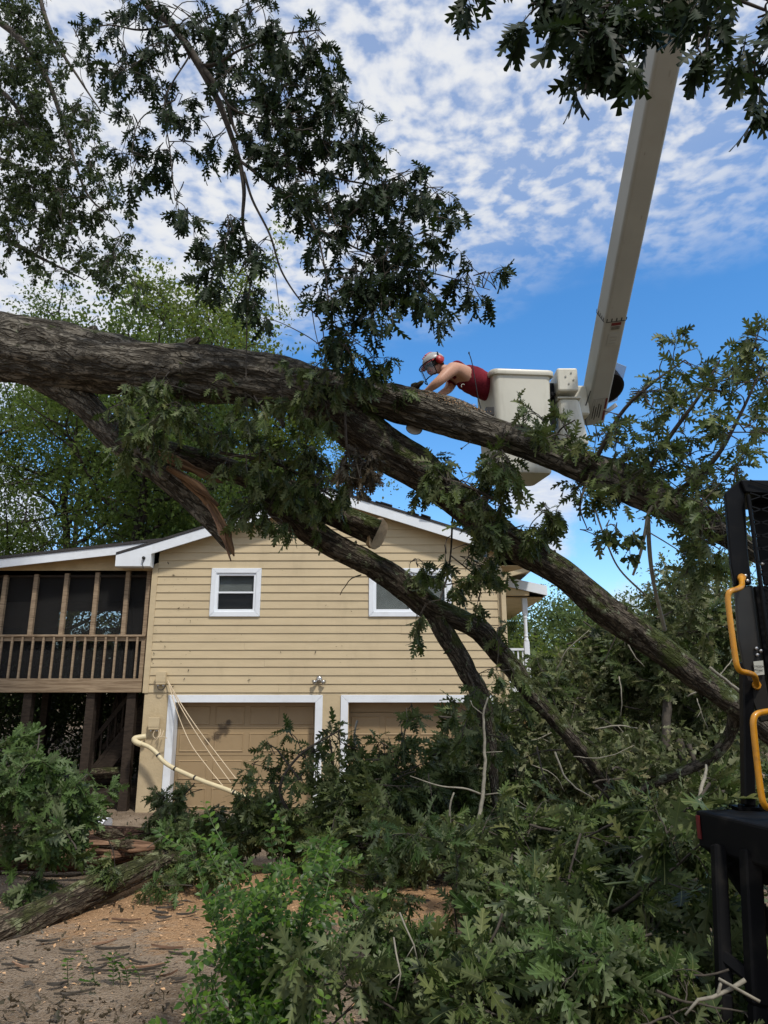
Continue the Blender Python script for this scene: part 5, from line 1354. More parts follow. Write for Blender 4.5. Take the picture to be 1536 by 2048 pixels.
# middle, in front of the garage
scatter([(560, 1620, 50, 20, 8.6, .4, 4), (640, 1630, 60, 20, 8.4, .4, 4), (720, 1580, 50, 35, 8.4, .5, 5), (800, 1580, 60, 45, 8.2, .5, 7), (880, 1590, 60, 45, 8.2, .6, 6), (500, 1660, 60, 20, 8.2, .4, 4), (680, 1680, 90, 25, 7.8, .5, 8), (430, 1655, 50, 20, 8.6, .3, 4), (380, 1670, 40, 12, 8.8, .3, 3), (520, 1630, 50, 20, 8.8, .3, 4), (600, 1660, 80, 20, 8.6, .3, 5), (820, 1700, 90, 25, 7.2, .5, 6), (900, 1500, 40, 40, 9.0, .4, 4)],
        MID, '', 'oak boughs piled before the garage', (.38, .62))
scatter([(355, 1600, 30, 25, 9.0, .2, 4), (345, 1660, 30, 18, 8.6, .2, 2)], MID, '', 'oak boughs on the conduit', (.35, .45))
# sprigs standing up against the doors
fo = Fol(51, 'oak4', .18, .35, .5)
up = empty('oak_bough', P(600, 1650, 8.0), 'upright oak bough reaching across the left garage door and its white trim', 'branch')
for rows in ([(600, 1660, 8.0, .02), (560, 1580, 8.0, .016), (600, 1510, 8.0, .012), (680, 1460, 8.0, .008)], [(680, 1650, 8.1, .02), (670, 1560, 8.1, .016), (660, 1480, 8.1, .01)], [(760, 1640, 8.1, .02), (790, 1540, 8.1, .016), (815, 1440, 8.1, .008)], [(600, 1560, 8.0, .012), (555, 1500, 8.0, .008)]):
    fo.guide(rows)
fo.fill([(600, 1530, 50, 30, 8.0, 5), (660, 1480, 40, 30, 8.0, 5), (560, 1480, 25, 25, 8.0, 2), (690, 1530, 40, 40, 8.0, 4), (815, 1450, 30, 40, 8.1, 4), (790, 1500, 40, 40, 8.1, 5), (750, 1490, 40, 30, 8.1, 3), (520, 1540, 40, 25, 8.0, 3)], (.18, .35), .3, 2)
fo.build(up, 'leaf', 'twig', 60)
# left edge, brighter leaves
scatter([(30, 1570, 45, 30, 7.0, .3, 4), (110, 1600, 30, 22, 7.2, .3, 3), (0, 1620, 40, 40, 7.0, .3, 3), (95, 1665, 35, 15, 7.0, .3, 3), (80, 1520, 25, 10, 7.2, .2, 1), (0, 1510, 30, 20, 7.2, .3, 2), (60, 1730, 40, 15, 6.9, .1, 2), (160, 1660, 15, 12, 7.2, .1, 1)],
        FRESH, '', 'oak boughs at the left edge', (.45, .6))
scatter([(400, 1765, 30, 12, 6.8, .2, 2), (340, 1790, 20, 8, 6.3, .1, 1), (330, 1690, 25, 12, 7.2, .1, 2), (240, 1720, 12, 8, 6.5, .1, 1)], FRESH + MID, '', 'oak boughs beside the mossy log', (.3, .42))
# right foreground
scatter([(1010, 1710, 100, 30, 5.6, .4, 4), (1200, 1690, 100, 40, 5.2, .4, 6), (1340, 1690, 60, 40, 5.0, .4, 4), (1180, 1780, 100, 30, 4.8, .4, 4), (1340, 1800, 70, 50, 4.6, .4, 4), (1490, 1760, 30, 50, 4.8, .4, 2)],
        NEAR + MID, '', 'oak boughs beside the machine', (.5, .75))
scatter([(860, 1990, 80, 30, 3.9, .3, 4), (1010, 1960, 80, 40, 3.7, .3, 5), (1160, 1920, 90, 50, 3.6, .3, 5), (1300, 1950, 80, 50, 3.6, .3, 5), (1440, 1970, 60, 50, 3.7, .3, 4), (1100, 2040, 140, 20, 3.3, .2, 4), (1350, 2040, 120, 20, 3.3, .2, 4), (740, 2030, 40, 15, 3.7, .2, 2)],
        NF, '', 'large oak boughs in the lower right', (.42, .65))
scatter([(720, 1775, 40, 15, 5.4, .3, 2), (960, 1800, 50, 20, 5.0, .3, 3), (880, 1870, 40, 15, 4.4, .2, 2), (640, 1735, 50, 12, 6.0, .3, 2), (1050, 1850, 60, 25, 4.2, .3, 3), (800, 1925, 40, 20, 4.0, .2, 2)], NEAR, '', 'oak boughs round the bare gap', (.36, .5))
place_bough(PROTOS[('nearfresh', 1)], P(775, 1690, 4.6), (.2, .3, .3), .45, 'bright oak sprig with big lit leaves standing before the brush heap', None)
place_bough(PROTOS[('nearfresh', 0)], P(715, 1850, 3.8), (.3, 1.2, .6), .3, 'drooping pale oak sprig just right of the bright shrub', None)

# loose leaves and twigs filling the heaps
def fill_leaves(name, label, vols, n, mat, kind, size, seed):
    g = np.random.default_rng(seed); rows = []
    for (cx, cy, rx, ry, Y, dj, w) in vols:
        m = int(n * w)
        a = g.uniform(0, 6.283, m); q = np.sqrt(g.random(m))
        for i in range(m):
            p = P(cx + rx * q[i] * math.cos(a[i]), cy + ry * q[i] * math.sin(a[i]), Y + g.uniform(-dj, dj))
            h = gzs(p.x, p.y) if False else None
            rows.append((*p, *(g.normal(0, 1, 3) + [0, 0, -.3]), *(g.normal(0, .7, 3) + [0, 0, .8]), size * g.uniform(.6, 1.2), g.integers(0, 60)))
    a = np.array(rows); zz = gz(a[:, 0], a[:, 1]) + .02 + g.random(len(a)) * .08
    a[:, 2] = np.maximum(a[:, 2], zz)
    v, f = leaf_arrays(a, kind)
    tag(add_obj(name, add_rib(new_mesh(name, v, f, M[mat]), leaf_arrays.rib)), label, kind='stuff')
fill_leaves('brush_foliage', 'tangled oak leaves filling the brush heap on the right', [(1180, 1440, 230, 150, 11.4, .8, .3), (1380, 1330, 180, 130, 11.6, .8, .2), (1060, 1560, 190, 100, 9.4, .7, .2), (1330, 1560, 200, 110, 9.4, .8, .3)], 9000, 'leaf_pale', 'oak2', .14, 1)
fill_leaves('brush_foliage', 'dark oak leaves filling the low heap before the garage', [(700, 1670, 240, 35, 8.4, .4, .5), (880, 1610, 90, 60, 8.8, .4, .25), (950, 1680, 150, 35, 7.6, .5, .25)], 2600, 'leaf', 'oak2', .14, 2)
fill_leaves('brush_foliage', 'dark oak leaves lying under the lower right boughs', [(1150, 1980, 400, 70, 4.2, .3, .5), (1260, 1720, 230, 50, 5.9, .4, .5)], 1500, 'leaf', 'oak4', .16, 3)
fill_leaves('leaf_litter', 'dead leaves littering the dirt', [(100, 2030, 260, 30, 4.4, .2, .35), (300, 1900, 300, 100, 5.6, .8, .1), (900, 1780, 300, 60, 6.2, .6, .25), (350, 1640, 250, 12, 12, 1.2, .3)], 420, 'leaf_dead', 'oak2', .055, 4)

# pale dead stems standing in the heap
def stick(rows, label, mat='twig_pale', name='dead_stick', side=(), n=7, group=None):
    root = None
    a, _ = resample(crom([(*P(x, y, d), r) for x, y, d, r in rows], 8), .05)
    a[1:-1, :3] += (np.random.default_rng(len(rows)).random((len(a) - 2, 3)) - .5) * .012
    mb = MB(); mb.tube([tuple(q[:3]) for q in a], a[:, 3], n)
    for s in side:
        b, _ = resample(crom([(*P(x, y, d), r) for x, y, d, r in s], 6), .05)
        mb.tube([tuple(q[:3]) for q in b], b[:, 3], 5)
    return tag(mb.build(name, M[mat], smooth=True), label, 'stick', group)
stick([(976, 1395, 6.6, .007), (968, 1430, 6.6, .010), (970, 1500, 6.55, .013), (968, 1570, 6.5, .016), (958, 1640, 6.4, .018), (952, 1700, 6.3, .019), (951, 1760, 6.2, .02)], 'tall pale dead sapling standing in the middle of the brush',
      side=([(968, 1430, 6.6, .006), (945, 1412, 6.6, .004), (940, 1400, 6.6, .003)], [(966, 1590, 6.5, .009), (930, 1577, 6.4, .008), (880, 1572, 6.4, .006), (820, 1552, 6.4, .004)], [(966, 1590, 6.5, .006), (1010, 1588, 6.4, .005), (1060, 1618, 6.4, .003)], [(970, 1505, 6.55, .005), (1005, 1503, 6.5, .003)]))
stick([(940, 1685, 6.0, .008), (905, 1665, 6.0, .009), (900, 1620, 6.0, .008), (908, 1585, 6.0, .006)], 'short crooked pale stick left of the dead sapling')
stick([(1060, 1780, 4.6, .008), (1200, 1768, 4.5, .008), (1310, 1762, 4.4, .005)], 'thin green stem lying across the brush before the machine', 'twig_green', side=([(1230, 1765, 4.5, .006), (1215, 1810, 4.4, .005), (1212, 1850, 4.4, .003)],))
stick([(1370, 2030, 3.0, .004), (1390, 2005, 3.0, .006), (1440, 1990, 3.0, .007), (1490, 1960, 3.0, .008)], 'thick pale twig on the ground under the black machine', side=([(1435, 1992, 3.0, .007), (1442, 1965, 3.0, .006)], [(1437, 1957, 3.0, .006), (1520, 2003, 2.95, .006)]))
stick([(1392, 1620, 5.0, .012), (1405, 1570, 5.2, .012), (1412, 1530, 5.4, .008)], 'tan broken stick just left of the machine deck')
for rows, lab in (([(1360, 1480, 9.2, .05), (1372, 1560, 9.0, .045), (1378, 1640, 8.8, .04)], 'brown upright dead stem behind the black post'), ([(1378, 1490, 9.0, .03), (1400, 1560, 8.8, .028), (1412, 1600, 8.7, .02)], 'slanting brown dead stem right of the upright one'),
                  ([(1335, 1400, 9.4, .06), (1332, 1450, 9.3, .055), (1330, 1500, 9.2, .05)], 'short brown stub in the heap under the long limb'), ([(1500, 1520, 8.0, .03), (1470, 1560, 8.0, .03), (1430, 1600, 7.8, .025)], 'brown forked stem right of the black post')):
    stick(rows, lab, 'twig', 'dead_sapling')
stick([(1420, 1335, 5.0, .010), (1500, 1420, 5.2, .014), (1497, 1600, 5.4, .016)], 'greenish slim stem behind the machine post', 'twig_pale', 'slim_sapling')
stick([(680, 1190, 8.0, .004), (700, 1160, 7.9, .006), (722, 1150, 7.8, .008)], 'thin bare twig under the lowest limb before the clapboards', 'twig', 'bare_twig')

for k in range(34):
    r = rb
    x, y, Y = r.choice(((r.uniform(950, 1380), r.uniform(1660, 1820), r.uniform(4.4, 5.4)), (r.uniform(780, 1400), r.uniform(1880, 2030), r.uniform(3.2, 3.9)), (r.uniform(650, 1250), r.uniform(1480, 1660), r.uniform(7, 8.6)), (r.uniform(1050, 1450), r.uniform(1230, 1500), r.uniform(8.5, 9.8))))
    a, L = r.uniform(-.9, .9) + r.choice((0, math.pi / 2)), r.uniform(50, 130); q = (r.uniform(-14, 14), r.uniform(-14, 14)); w = r.uniform(.003, .006) * Y / 4
    dx, dy = math.cos(a) * L / 2, math.sin(a) * L / 2
    stick([(x - dx, y - dy, Y, w), (x + q[0], y + q[1], Y - .08, w * .8), (x + dx, y + dy, Y - .02, w * .45)], 'thin bare twig sticking out of the tangled oak brush', r.choice(('twig_pale', 'twig', 'twig_pale')), 'thin_twig',
          side=([(x + q[0], y + q[1], Y - .08, w * .6), (x + q[0] + dx * .3 - dy * .35, y + q[1] + dy * .3 + dx * .35, Y - .1, w * .3)],) if r.random() < .6 else (), n=5, group='thin twigs in the brush')

# ------------------------------------------------------------------ bright small-leaved shrub
def privet():
    root = empty('privet_shrub', P(500, 2040, 3.9), 'bright green small-leaved shrub with arching stems in the foreground', 'shrub')
    r = random.Random(61); fo = Fol(62, 'oval', .030, .1)
    def pair(p, d, sz):
        vw = (EYE - p).normalized()
        n = (Vector((0, 0, .7)) + vw * .55 + rvec(r) * .55).normalized()
        ss = d.cross(n)
        if ss.length < .05: return
        ss.normalize()
        for e in (1, -1):
            v = (d * .55 + ss * e + rvec(r) * .25).normalized()
            fo.L.append((*p, *v, *n, sz * r.uniform(.65, 1.2), r.randrange(64)))
    def spray(base, tip, bow, nl, sz):
        m = base.lerp(tip, .55) + Vector((r.uniform(-.08, .08), r.uniform(-.1, .1), bow))
        c = crom([tuple(base), tuple(base.lerp(m, .5) + Vector((0, 0, bow * .35))), tuple(m), tuple(tip)], 7)
        fo.tubes.append(([Vector(q) for q in c], np.linspace(.006, .0018, len(c))))
        for i in range(2, len(c) - 1):
            a, b = Vector(c[i]), Vector(c[i + 1]); d = (b - a).normalized()
            m = max(1, int((b - a).length / .028))
            for k in range(m): pair(a.lerp(b, k / m), d, sz)
            if i % 2 == 0 and i > 4:
                v = (d * .7 + rvec(r) * .8).normalized(); q = fo.twig(a, v, r.uniform(.10, .24), .0025, .15, 7, .05)
                for u in range(7): pair(q[u + 1], (q[u + 1] - q[u]).normalized(), sz * .9)
    tips = [(680, 1690, .3), (740, 1760, .25), (690, 1790, .2), (390, 1700, .25), (450, 1690, .3), (560, 1680, .3), (640, 1690, .35), (710, 1720, .3), (620, 1730, .2), (520, 1740, .2), (440, 1760, .2), (380, 1770, .1), (580, 1790, .2), (660, 1830, .2), (420, 1850, .1), (500, 1830, .15), (560, 1880, .1), (620, 1930, .1), (600, 1990, .05), (480, 1920, .1), (420, 1950, .05), (540, 1970, .05), (370, 1990, .05), (460, 2020, .02), (640, 2030, .02), (300, 2040, .02), (560, 2045, .02), (680, 1900, .15), (400, 1900, .1), (530, 1890, .1), (470, 1790, .15), (600, 1850, .1), (700, 1980, .05)]
    for i, (x, y, bow) in enumerate(tips):
        for q in range(2 if i % 3 == 0 else 1):
            Y = r.uniform(3.3, 4.3)
            bx = r.uniform(430, 620); b = P(bx, 1900, 3.9 + r.uniform(-.3, .3)); b.z = gzs(b.x, b.y) - .02
            spray(b, P(x + r.uniform(-25, 25), y + r.uniform(-25, 25), Y), bow * .5, 3, .042)
    fo.build(root, 'privet', 'twig_green', 260, 'stem')
    r2 = empty('seedling', P(240, 1960, 4.7), 'few small green sprigs on the bare dirt left of the bright shrub', 'plant')
    fo = Fol(63, 'oval', .035, .1); r = random.Random(64)
    for (x, y) in ((230, 1930), (260, 1925), (205, 1950), (190, 1990), (280, 1950), (130, 2030), (240, 1990), (310, 1960)):
        b = P(x, y, 4.9); b.z = gzs(b.x, b.y); q = fo.twig(b, Vector((r.uniform(-.6, .6), r.uniform(-.4, .2), .8)), r.uniform(.12, .28), .003, .2, 7, .12)
        for u in range(7):
            dd = (q[u + 1] - q[u]).normalized(); ss = dd.cross(Vector((0, .3, 1))).normalized()
            for e in (1, -1): fo.L.append((*q[u + 1], *(dd * .6 + ss * e).normalized(), *(Vector((0, -.3, 1)) + rvec(r) * .4), .036, r.randrange(64)))
    fo.build(r2, 'privet', 'twig_green', 60, 'stem')
privet()

# ------------------------------------------------------------------ logs, bark and litter on the ground
def log(rows, name, mat, label, seed, n=40, step=.03):
    t = empty(name, P(rows[0][0], rows[0][1], rows[0][2]), label, 'log')
    return t, limb(rows, 'bark', mat, n, step, 1.1, parent=t, seed=seed)
t, _ = log([(-160, 1945, 5.5, 80), (-20, 1880, 5.75, 74), (60, 1842, 5.95, 68), (130, 1810, 6.15, 62), (200, 1777, 6.4, 56), (270, 1746, 6.7, 50), (330, 1720, 7.0, 44), (380, 1702, 7.3, 38)], 'mossy_log', 'bark_log', 'mossy lichen-covered log lying across the lower left corner', 31, 48)
for (x, y, Y, l, w, a) in ((55, 1862, 5.72, 26, 12, .3), (170, 1800, 6.1, 40, 22, .3), (110, 1858, 5.85, 24, 10, .5), (215, 1790, 6.25, 40, 12, .35), (70, 1800, 5.9, 30, 8, .3)):
    pass
t, _ = log([(-200, 1700, 8.4, 96), (-60, 1696, 8.5, 92), (60, 1694, 8.6, 88), (180, 1694, 8.75, 80), (280, 1692, 8.9, 70), (360, 1690, 9.0, 60)], 'stripped_log', 'log_core', 'reddish log with its bark torn away behind the mossy log', 37, 40)
rs = random.Random(12)
for k in range(30):
    x = rs.uniform(-10, 330); y = 1668 + rs.uniform(-8, 50); w = rs.uniform(40, 130)
    splinter([(x - w * .5, y + 2, 8.1, 3, .01), (x - w * .2, y, 8.08, rs.uniform(10, 24), .03), (x + w * .2, y + 1, 8.08, rs.uniform(8, 18), .03), (x + w * .5, y + rs.uniform(0, 8), 8.12, 2, .01)], 'bark_shard', rs.choice(('torn_red', 'torn_red', 'bark_log')), k, parent=t)
t, _ = log([(150, 1548, 15.8, 20), (200, 1545, 15.8, 22), (262, 1543, 15.8, 22)], 'cut_log', 'bark_log', 'short cut log under the porch stairs', 41, 24)
for k in range(46):      # strips of bark on the dirt
    if k < 34: x, y = rs.uniform(0, 380), rs.uniform(1815, 2000)
    else: x, y = rs.uniform(560, 1000), rs.uniform(1740, 1830)
    a = P(x, y, 1.0) - EYE; zz = .3
    for it in range(4): q = EYE + a * ((zz - EYE.z) / a.z); zz = gzs(q.x, q.y)
    q.z = zz + .012
    l = rs.uniform(.06, .24); w = rs.uniform(.010, .028); an = rs.gauss(.15, .35)
    d = Vector((math.cos(an), math.sin(an), 0)); sdv = Vector((-d.y, d.x, 0)); mb = MB()
    v = []
    for zlev in (0, .012):
        for tt, ww in ((-.5, .25), (-.2, 1), (.15, .8), (.5, .2)):
            for e in (-1, 1): v.append(q + d * l * tt + sdv * (w * ww * e * rs.uniform(.6, 1.2) * .5) + Vector((0, 0, zlev + .012 * abs(tt) * 2)))
    f = []
    for i in range(3):
        f += [(2 * i, 2 * i + 1, 2 * i + 3, 2 * i + 2), (8 + 2 * i, 8 + 2 * i + 2, 8 + 2 * i + 3, 8 + 2 * i + 1), (2 * i, 2 * i + 2, 8 + 2 * i + 2, 8 + 2 * i), (2 * i + 1, 8 + 2 * i + 1, 8 + 2 * i + 3, 2 * i + 3)]
    f += [(0, 8, 9, 1), (6, 7, 15, 14)]
    mb.raw(v, f); o = mb.build('bark_strip', M[rs.choice(('twig', 'twig', 'twig', 'torn_red'))])
    tag(o, 'dark strip of torn bark lying on the sawdust-covered dirt', 'bark strip', 'bark strips on the dirt')
def chips():
    g = np.random.default_rng(9); n = 5200
    x = g.normal(0, 1, n); c = g.integers(0, len(SAWDUST) - 1, n)
    S_ = np.array(SAWDUST); px = S_[c, 0] + g.normal(0, .8, n); py = S_[c, 1] + g.normal(0, .8, n)
    z = gz(px, py) + .004
    L = np.concatenate([np.stack([px, py, z], 1), g.normal(0, 1, (n, 3)) * [1, 1, .25], g.normal(0, .3, (n, 3)) + [0, 0, 1], g.uniform(.008, .035, (n, 1)), g.integers(0, 9, (n, 1))], 1)
    v, f = leaf_arrays(L, 'scrap'); tag(add_obj('wood_chips', new_mesh('wood_chips', v, f, M['sawdust'])), 'tan wood chips scattered on the dirt', kind='stuff')
chips()
def bark_litter():
    g = np.random.default_rng(19); n = 3600
    px = g.uniform(-3.4, 2.6, n); py = 3.9 + 6.4 * g.random(n) ** 1.2
    k = fbm(np.stack([px * 1.3, py * 1.3, 0 * px], 1), 3) + g.normal(0, .06, n) > .47; px, py = px[k], py[k]; n = len(px)
    z = gz(px, py) + .006
    a = g.normal(.1, .6, n); d = np.stack([np.cos(a), np.sin(a), g.normal(0, .12, n)], 1)
    L = np.concatenate([np.stack([px, py, z], 1), d, g.normal(0, .35, (n, 3)) + [0, 0, 1], .02 + .10 * g.random((n, 1)) ** 3, np.zeros((n, 1))], 1)
    tv = LT['scrap'][0][0] * np.array([.5, 1, .5]); LT['sliver'] = [(tv, LT['scrap'][0][1])]
    v, f = leaf_arrays(L, 'sliver'); tag(add_obj('bark_litter', new_mesh('bark_litter', v, f, M['twig'])), 'dark slivers of bark and twig strewn over the dirt', kind='stuff')
bark_litter()
def litter_items():
    p = P(200, 1612, 12.6); z = gzs(p.x, p.y)
    mb = MB(); mb.lathe((p.x - .02, p.y, z + .16), (.85, -.2, -.25), [(-.16, .001), (-.159, .12), (-.15, .125), (.16, .16), (.17, .165), (.17, .15), (-.13, .115)], 16)
    tag(mb.build('plastic_bucket', M['plasticwhite'], smooth=False), 'crumpled white plastic tub tipped over beside the house corner', 'bucket')
    p = P(262, 1638, 12.2); z = gzs(p.x, p.y) + .03
    mb = MB(); mb.hexa([(p.x - .22, p.y - .05, z), (p.x + .2, p.y - .06, z + .01), (p.x + .22, p.y + .06, z + .02), (p.x - .2, p.y + .07, z + .01), (p.x - .22, p.y - .05, z + .07), (p.x + .2, p.y - .06, z + .08), (p.x + .22, p.y + .06, z + .09), (p.x - .2, p.y + .07, z + .08)])
    tag(mb.build('green_strip', M['green'], bevel=.01), 'flat bright green plastic piece lying at the foot of the house corner', 'plastic piece')
    p = P(135, 1655, 10.6); z = gzs(p.x, p.y)
    mb = MB(); mb.hexa([(p.x - .3, p.y - .1, z), (p.x + .35, p.y - .1, z), (p.x + .35, p.y + .1, z), (p.x - .3, p.y + .1, z), (p.x - .28, p.y - .1, z + .08), (p.x + .33, p.y - .1, z + .06), (p.x + .33, p.y + .1, z + .06), (p.x - .28, p.y + .1, z + .08)])
    tag(mb.build('wood_offcut', M['torn_red'], bevel=.01), 'flat reddish offcut of wood lying behind the stripped log', 'offcut')
    draped_cable('orange_rope', [(-4.3, 12.6, gzs(-4.3, 12.6) + .03), (-3.9, 12.3, gzs(-3.9, 12.3) + .04), (-3.4, 12.5, gzs(-3.4, 12.5) + .03), (-2.9, 12.2, gzs(-2.9, 12.2) + .03)], .012, M['orange'], 'thin orange rope on the ground along the foot of the house', 'rope')
litter_items()

# ------------------------------------------------------------------ black machine at the right edge
def machine():
    t = empty('work_machine', (1.9, 3.4, .45), 'black forestry machine with yellow grab handles and a mesh guard at the right edge', 'machine')
    A = Vector((1.455, 3.611, 0)); e1 = Vector((.2, -.98, 0)); e2 = Vector((.97, .22, 0))
    def q(a, b, z): v = A + e2 * a + e1 * b; return (v.x, v.y, z)
    d = MB()
    d.hexa([q(.0, 0, 1.49), q(1.2, 0, 1.49), q(1.2, .9, 1.49), q(.0, .9, 1.49), q(0, -.0, 1.65), q(1.2, 0, 1.65), q(1.2, .9, 1.65), q(0, .9, 1.65)])
    d.hexa([q(.16, .02, 1.37), q(1.2, .02, 1.37), q(1.2, .88, 1.37), q(.16, .88, 1.37), q(.012, .005, 1.4895), q(1.19, .005, 1.4895), q(1.19, .89, 1.4895), q(.012, .89, 1.4895)])
    d.build('deck', M['blackmat'], t, bevel=.012, seg=2)
    MB().hexa([q(-.008, .01, 1.53), q(-.002, .01, 1.53), q(-.002, .035, 1.53), q(-.008, .035, 1.53), q(-.008, .01, 1.63), q(-.002, .01, 1.63), q(-.002, .035, 1.63), q(-.008, .035, 1.63)]).build('side_marker', M['darkred'], t)
    b0 = Vector((1.715, 3.63, 1.653)); pt = P(1492, 1325, 3.66)
    pl = MB(); pl.box(b0.x - .07, b0.x + .07, b0.y - .05, b0.y + .05, 1.652, 1.665)
    for sx in (-.05, .05): pl.lathe((b0.x + sx, b0.y - .03, 1.665), (0, 0, 1), [(0, .012), (.012, .012)], 6)
    pl.build('base_plate', M['black'], t)
    MB().bar(b0 + Vector((0, 0, .013)), pt, .052, .052, (0, 1, 0)).build('post', M['black'], t, bevel=.006)
    def plate(poly, Y, th, mat, name, bev=.006):
        m = MB(); f = [P(x, y, Y) for x, y in poly]; n = len(poly); g = [p + Vector((.25, .97, 0)) * th for p in f]
        m.raw(f + g, [list(range(n))[::-1], [n + i for i in range(n)]] + [[i, (i + 1) % n, n + (i + 1) % n, n + i] for i in range(n)])
        return m.build(name, mat, t, bevel=bev)
    plate([(1450, 985), (1480, 960), (1489, 963), (1496, 1100), (1504, 1168), (1470, 1172), (1462, 1130)], 3.62, .05, M['black'], 'upper_panel')
    plate([(1470, 1174), (1506, 1170), (1524, 1320), (1545, 1440), (1522, 1445), (1504, 1400), (1490, 1345), (1477, 1280)], 3.63, .04, M['greymetal'], 'side_panel')
    plate([(1508, 1172), (1640, 1172), (1680, 1500), (1552, 1440), (1527, 1315)], 3.64, .30, M['blackmat'], 'column')
    plate([(1481, 959), (1640, 962), (1640, 992), (1508, 986), (1491, 984)], 3.60, .35, M['black'], 'hood')
    plate([(1494, 988), (1501, 988), (1545, 1296), (1536, 1296)], 3.58, .03, M['black'], 'guard_frame')
    plate([(1502, 990), (1640, 990), (1640, 1170), (1528, 1170)], 3.80, .02, M['blackmat'], 'back_screen')
    for k in range(14):
        for s in (-1, 1):
            y0 = 960 + k * 26; x0 = 1500; L = 140
            g = MB()
            p = P(x0, y0 if s > 0 else y0 + 40, 3.585); w = P(x0 + L, y0 + 45 if s > 0 else y0 - 5, 3.585)
            # keep each rod inside the guard's slanting edge
            t0 = max(0, min(.9, ((y0 - 988) * .143) / L)) if y0 > 988 else 0
            g.bar(p.lerp(w, t0), w, .006, .006); g.build('mesh_rod', M['black'], t)
    def tubep(rows, r, name, mat):
        a, _ = resample(crom([tuple(P(x, y, Y)) for x, y, Y in rows], 10), .012)
        return MB().tube([tuple(z) for z in a], r, 14).build(name, mat, t, smooth=True)
    tubep([(1482, 1152, 3.62), (1484, 1166, 3.58), (1482, 1174, 3.52), (1472, 1179, 3.49), (1460, 1183, 3.47), (1456, 1192, 3.47), (1457, 1212, 3.47), (1463, 1260, 3.47), (1470, 1310, 3.47), (1474, 1332, 3.47), (1481, 1342, 3.48), (1496, 1346, 3.5), (1508, 1351, 3.54), (1512, 1362, 3.58), (1514, 1376, 3.63)], .0138, 'grab_handle', M['yellow'])
    tubep([(1560, 1420, 3.4), (1536, 1423, 3.32), (1514, 1428, 3.29), (1507, 1440, 3.28), (1508, 1465, 3.28), (1515, 1530, 3.28), (1522, 1585, 3.28), (1528, 1608, 3.28), (1540, 1618, 3.3), (1570, 1625, 3.35)], .0138, 'grab_handle', M['yellow'])
    for (x, y) in ((1482, 1156), (1512, 1370)):
        MB().lathe(P(x, y, 3.62), (-.2, -1, 0), [(0, .02), (.018, .02), (.02, .001)], 8).build('bracket', M['yellow'], t)
    for (x, y) in ((1490, 1152), (1494, 1162), (1512, 1297), (1521, 1302), (1514, 1310), (1524, 1128), (1519, 1140)):
        MB().lathe(P(x, y, 3.625), (-.2, -1, 0), [(0, .008), (.012, .008), (.014, .001)], 6).build('bolt', M['chrome'], t)
    lb = plate([(1507, 1323), (1526, 1321), (1529, 1349), (1510, 1351)], 3.615, .004, M['label'], 'warning_label', 0)
    for s, y in (('SWITCH', 1335), ('EMERGENCY', 1342)):
        c = bpy.data.curves.new('lettering', 'FONT'); c.body = s; c.size = .0145 if len(s) < 8 else .0105; c.align_x = 'CENTER'; c.extrude = .0004
        tmp = bpy.data.objects.new('lettering', c); COL.objects.link(tmp); bpy.context.view_layer.update()
        me = bpy.data.meshes.new_from_object(tmp.evaluated_get(bpy.context.evaluated_depsgraph_get())); bpy.data.objects.remove(tmp)
        me.materials.clear(); me.materials.append(M['ink']); o = add_obj('lettering', me, lb); p = P(1518, y, 3.609)
        o.location = o.location + p; o.rotation_euler = (R(90), 0, R(14))
    for rows, w in (([(1437, 1690, 3.45), (1449, 1985, 3.3)], .055), ([(1500, 1700, 3.3), (1516, 2010, 3.2)], .07), ([(1441, 1908, 3.34), (1520, 1970, 3.22)], .05), ([(1455, 1725, 3.5), (1560, 1880, 3.5)], .06), ([(1449, 1985, 3.3), (1452, 2300, 3.2)], .05), ([(1516, 2010, 3.2), (1522, 2330, 3.1)], .06)):
        MB().bar(P(*rows[0]), P(*rows[1]), w, w, (0, 1, 0)).build('leg', M['blackmat'], t, bevel=.008)
    # the rest of the machine, out of the picture to the right
    MB().box(2.1, 3.3, 1.6, 3.4, 1.0, 2.5).build('body', M['black'], t, bevel=.05, seg=2)
    for (x, y) in ((2.2, 1.9), (2.2, 3.1), (3.2, 1.9), (3.2, 3.1)):
        MB().lathe((x - .12, y, .95), (1, 0, 0), [(0, .2), (.01, .40), (.05, .45), (.2, .45), (.24, .40), (.25, .2)], 24).build('wheel', M['blackmat'], t, smooth=False)
machine()

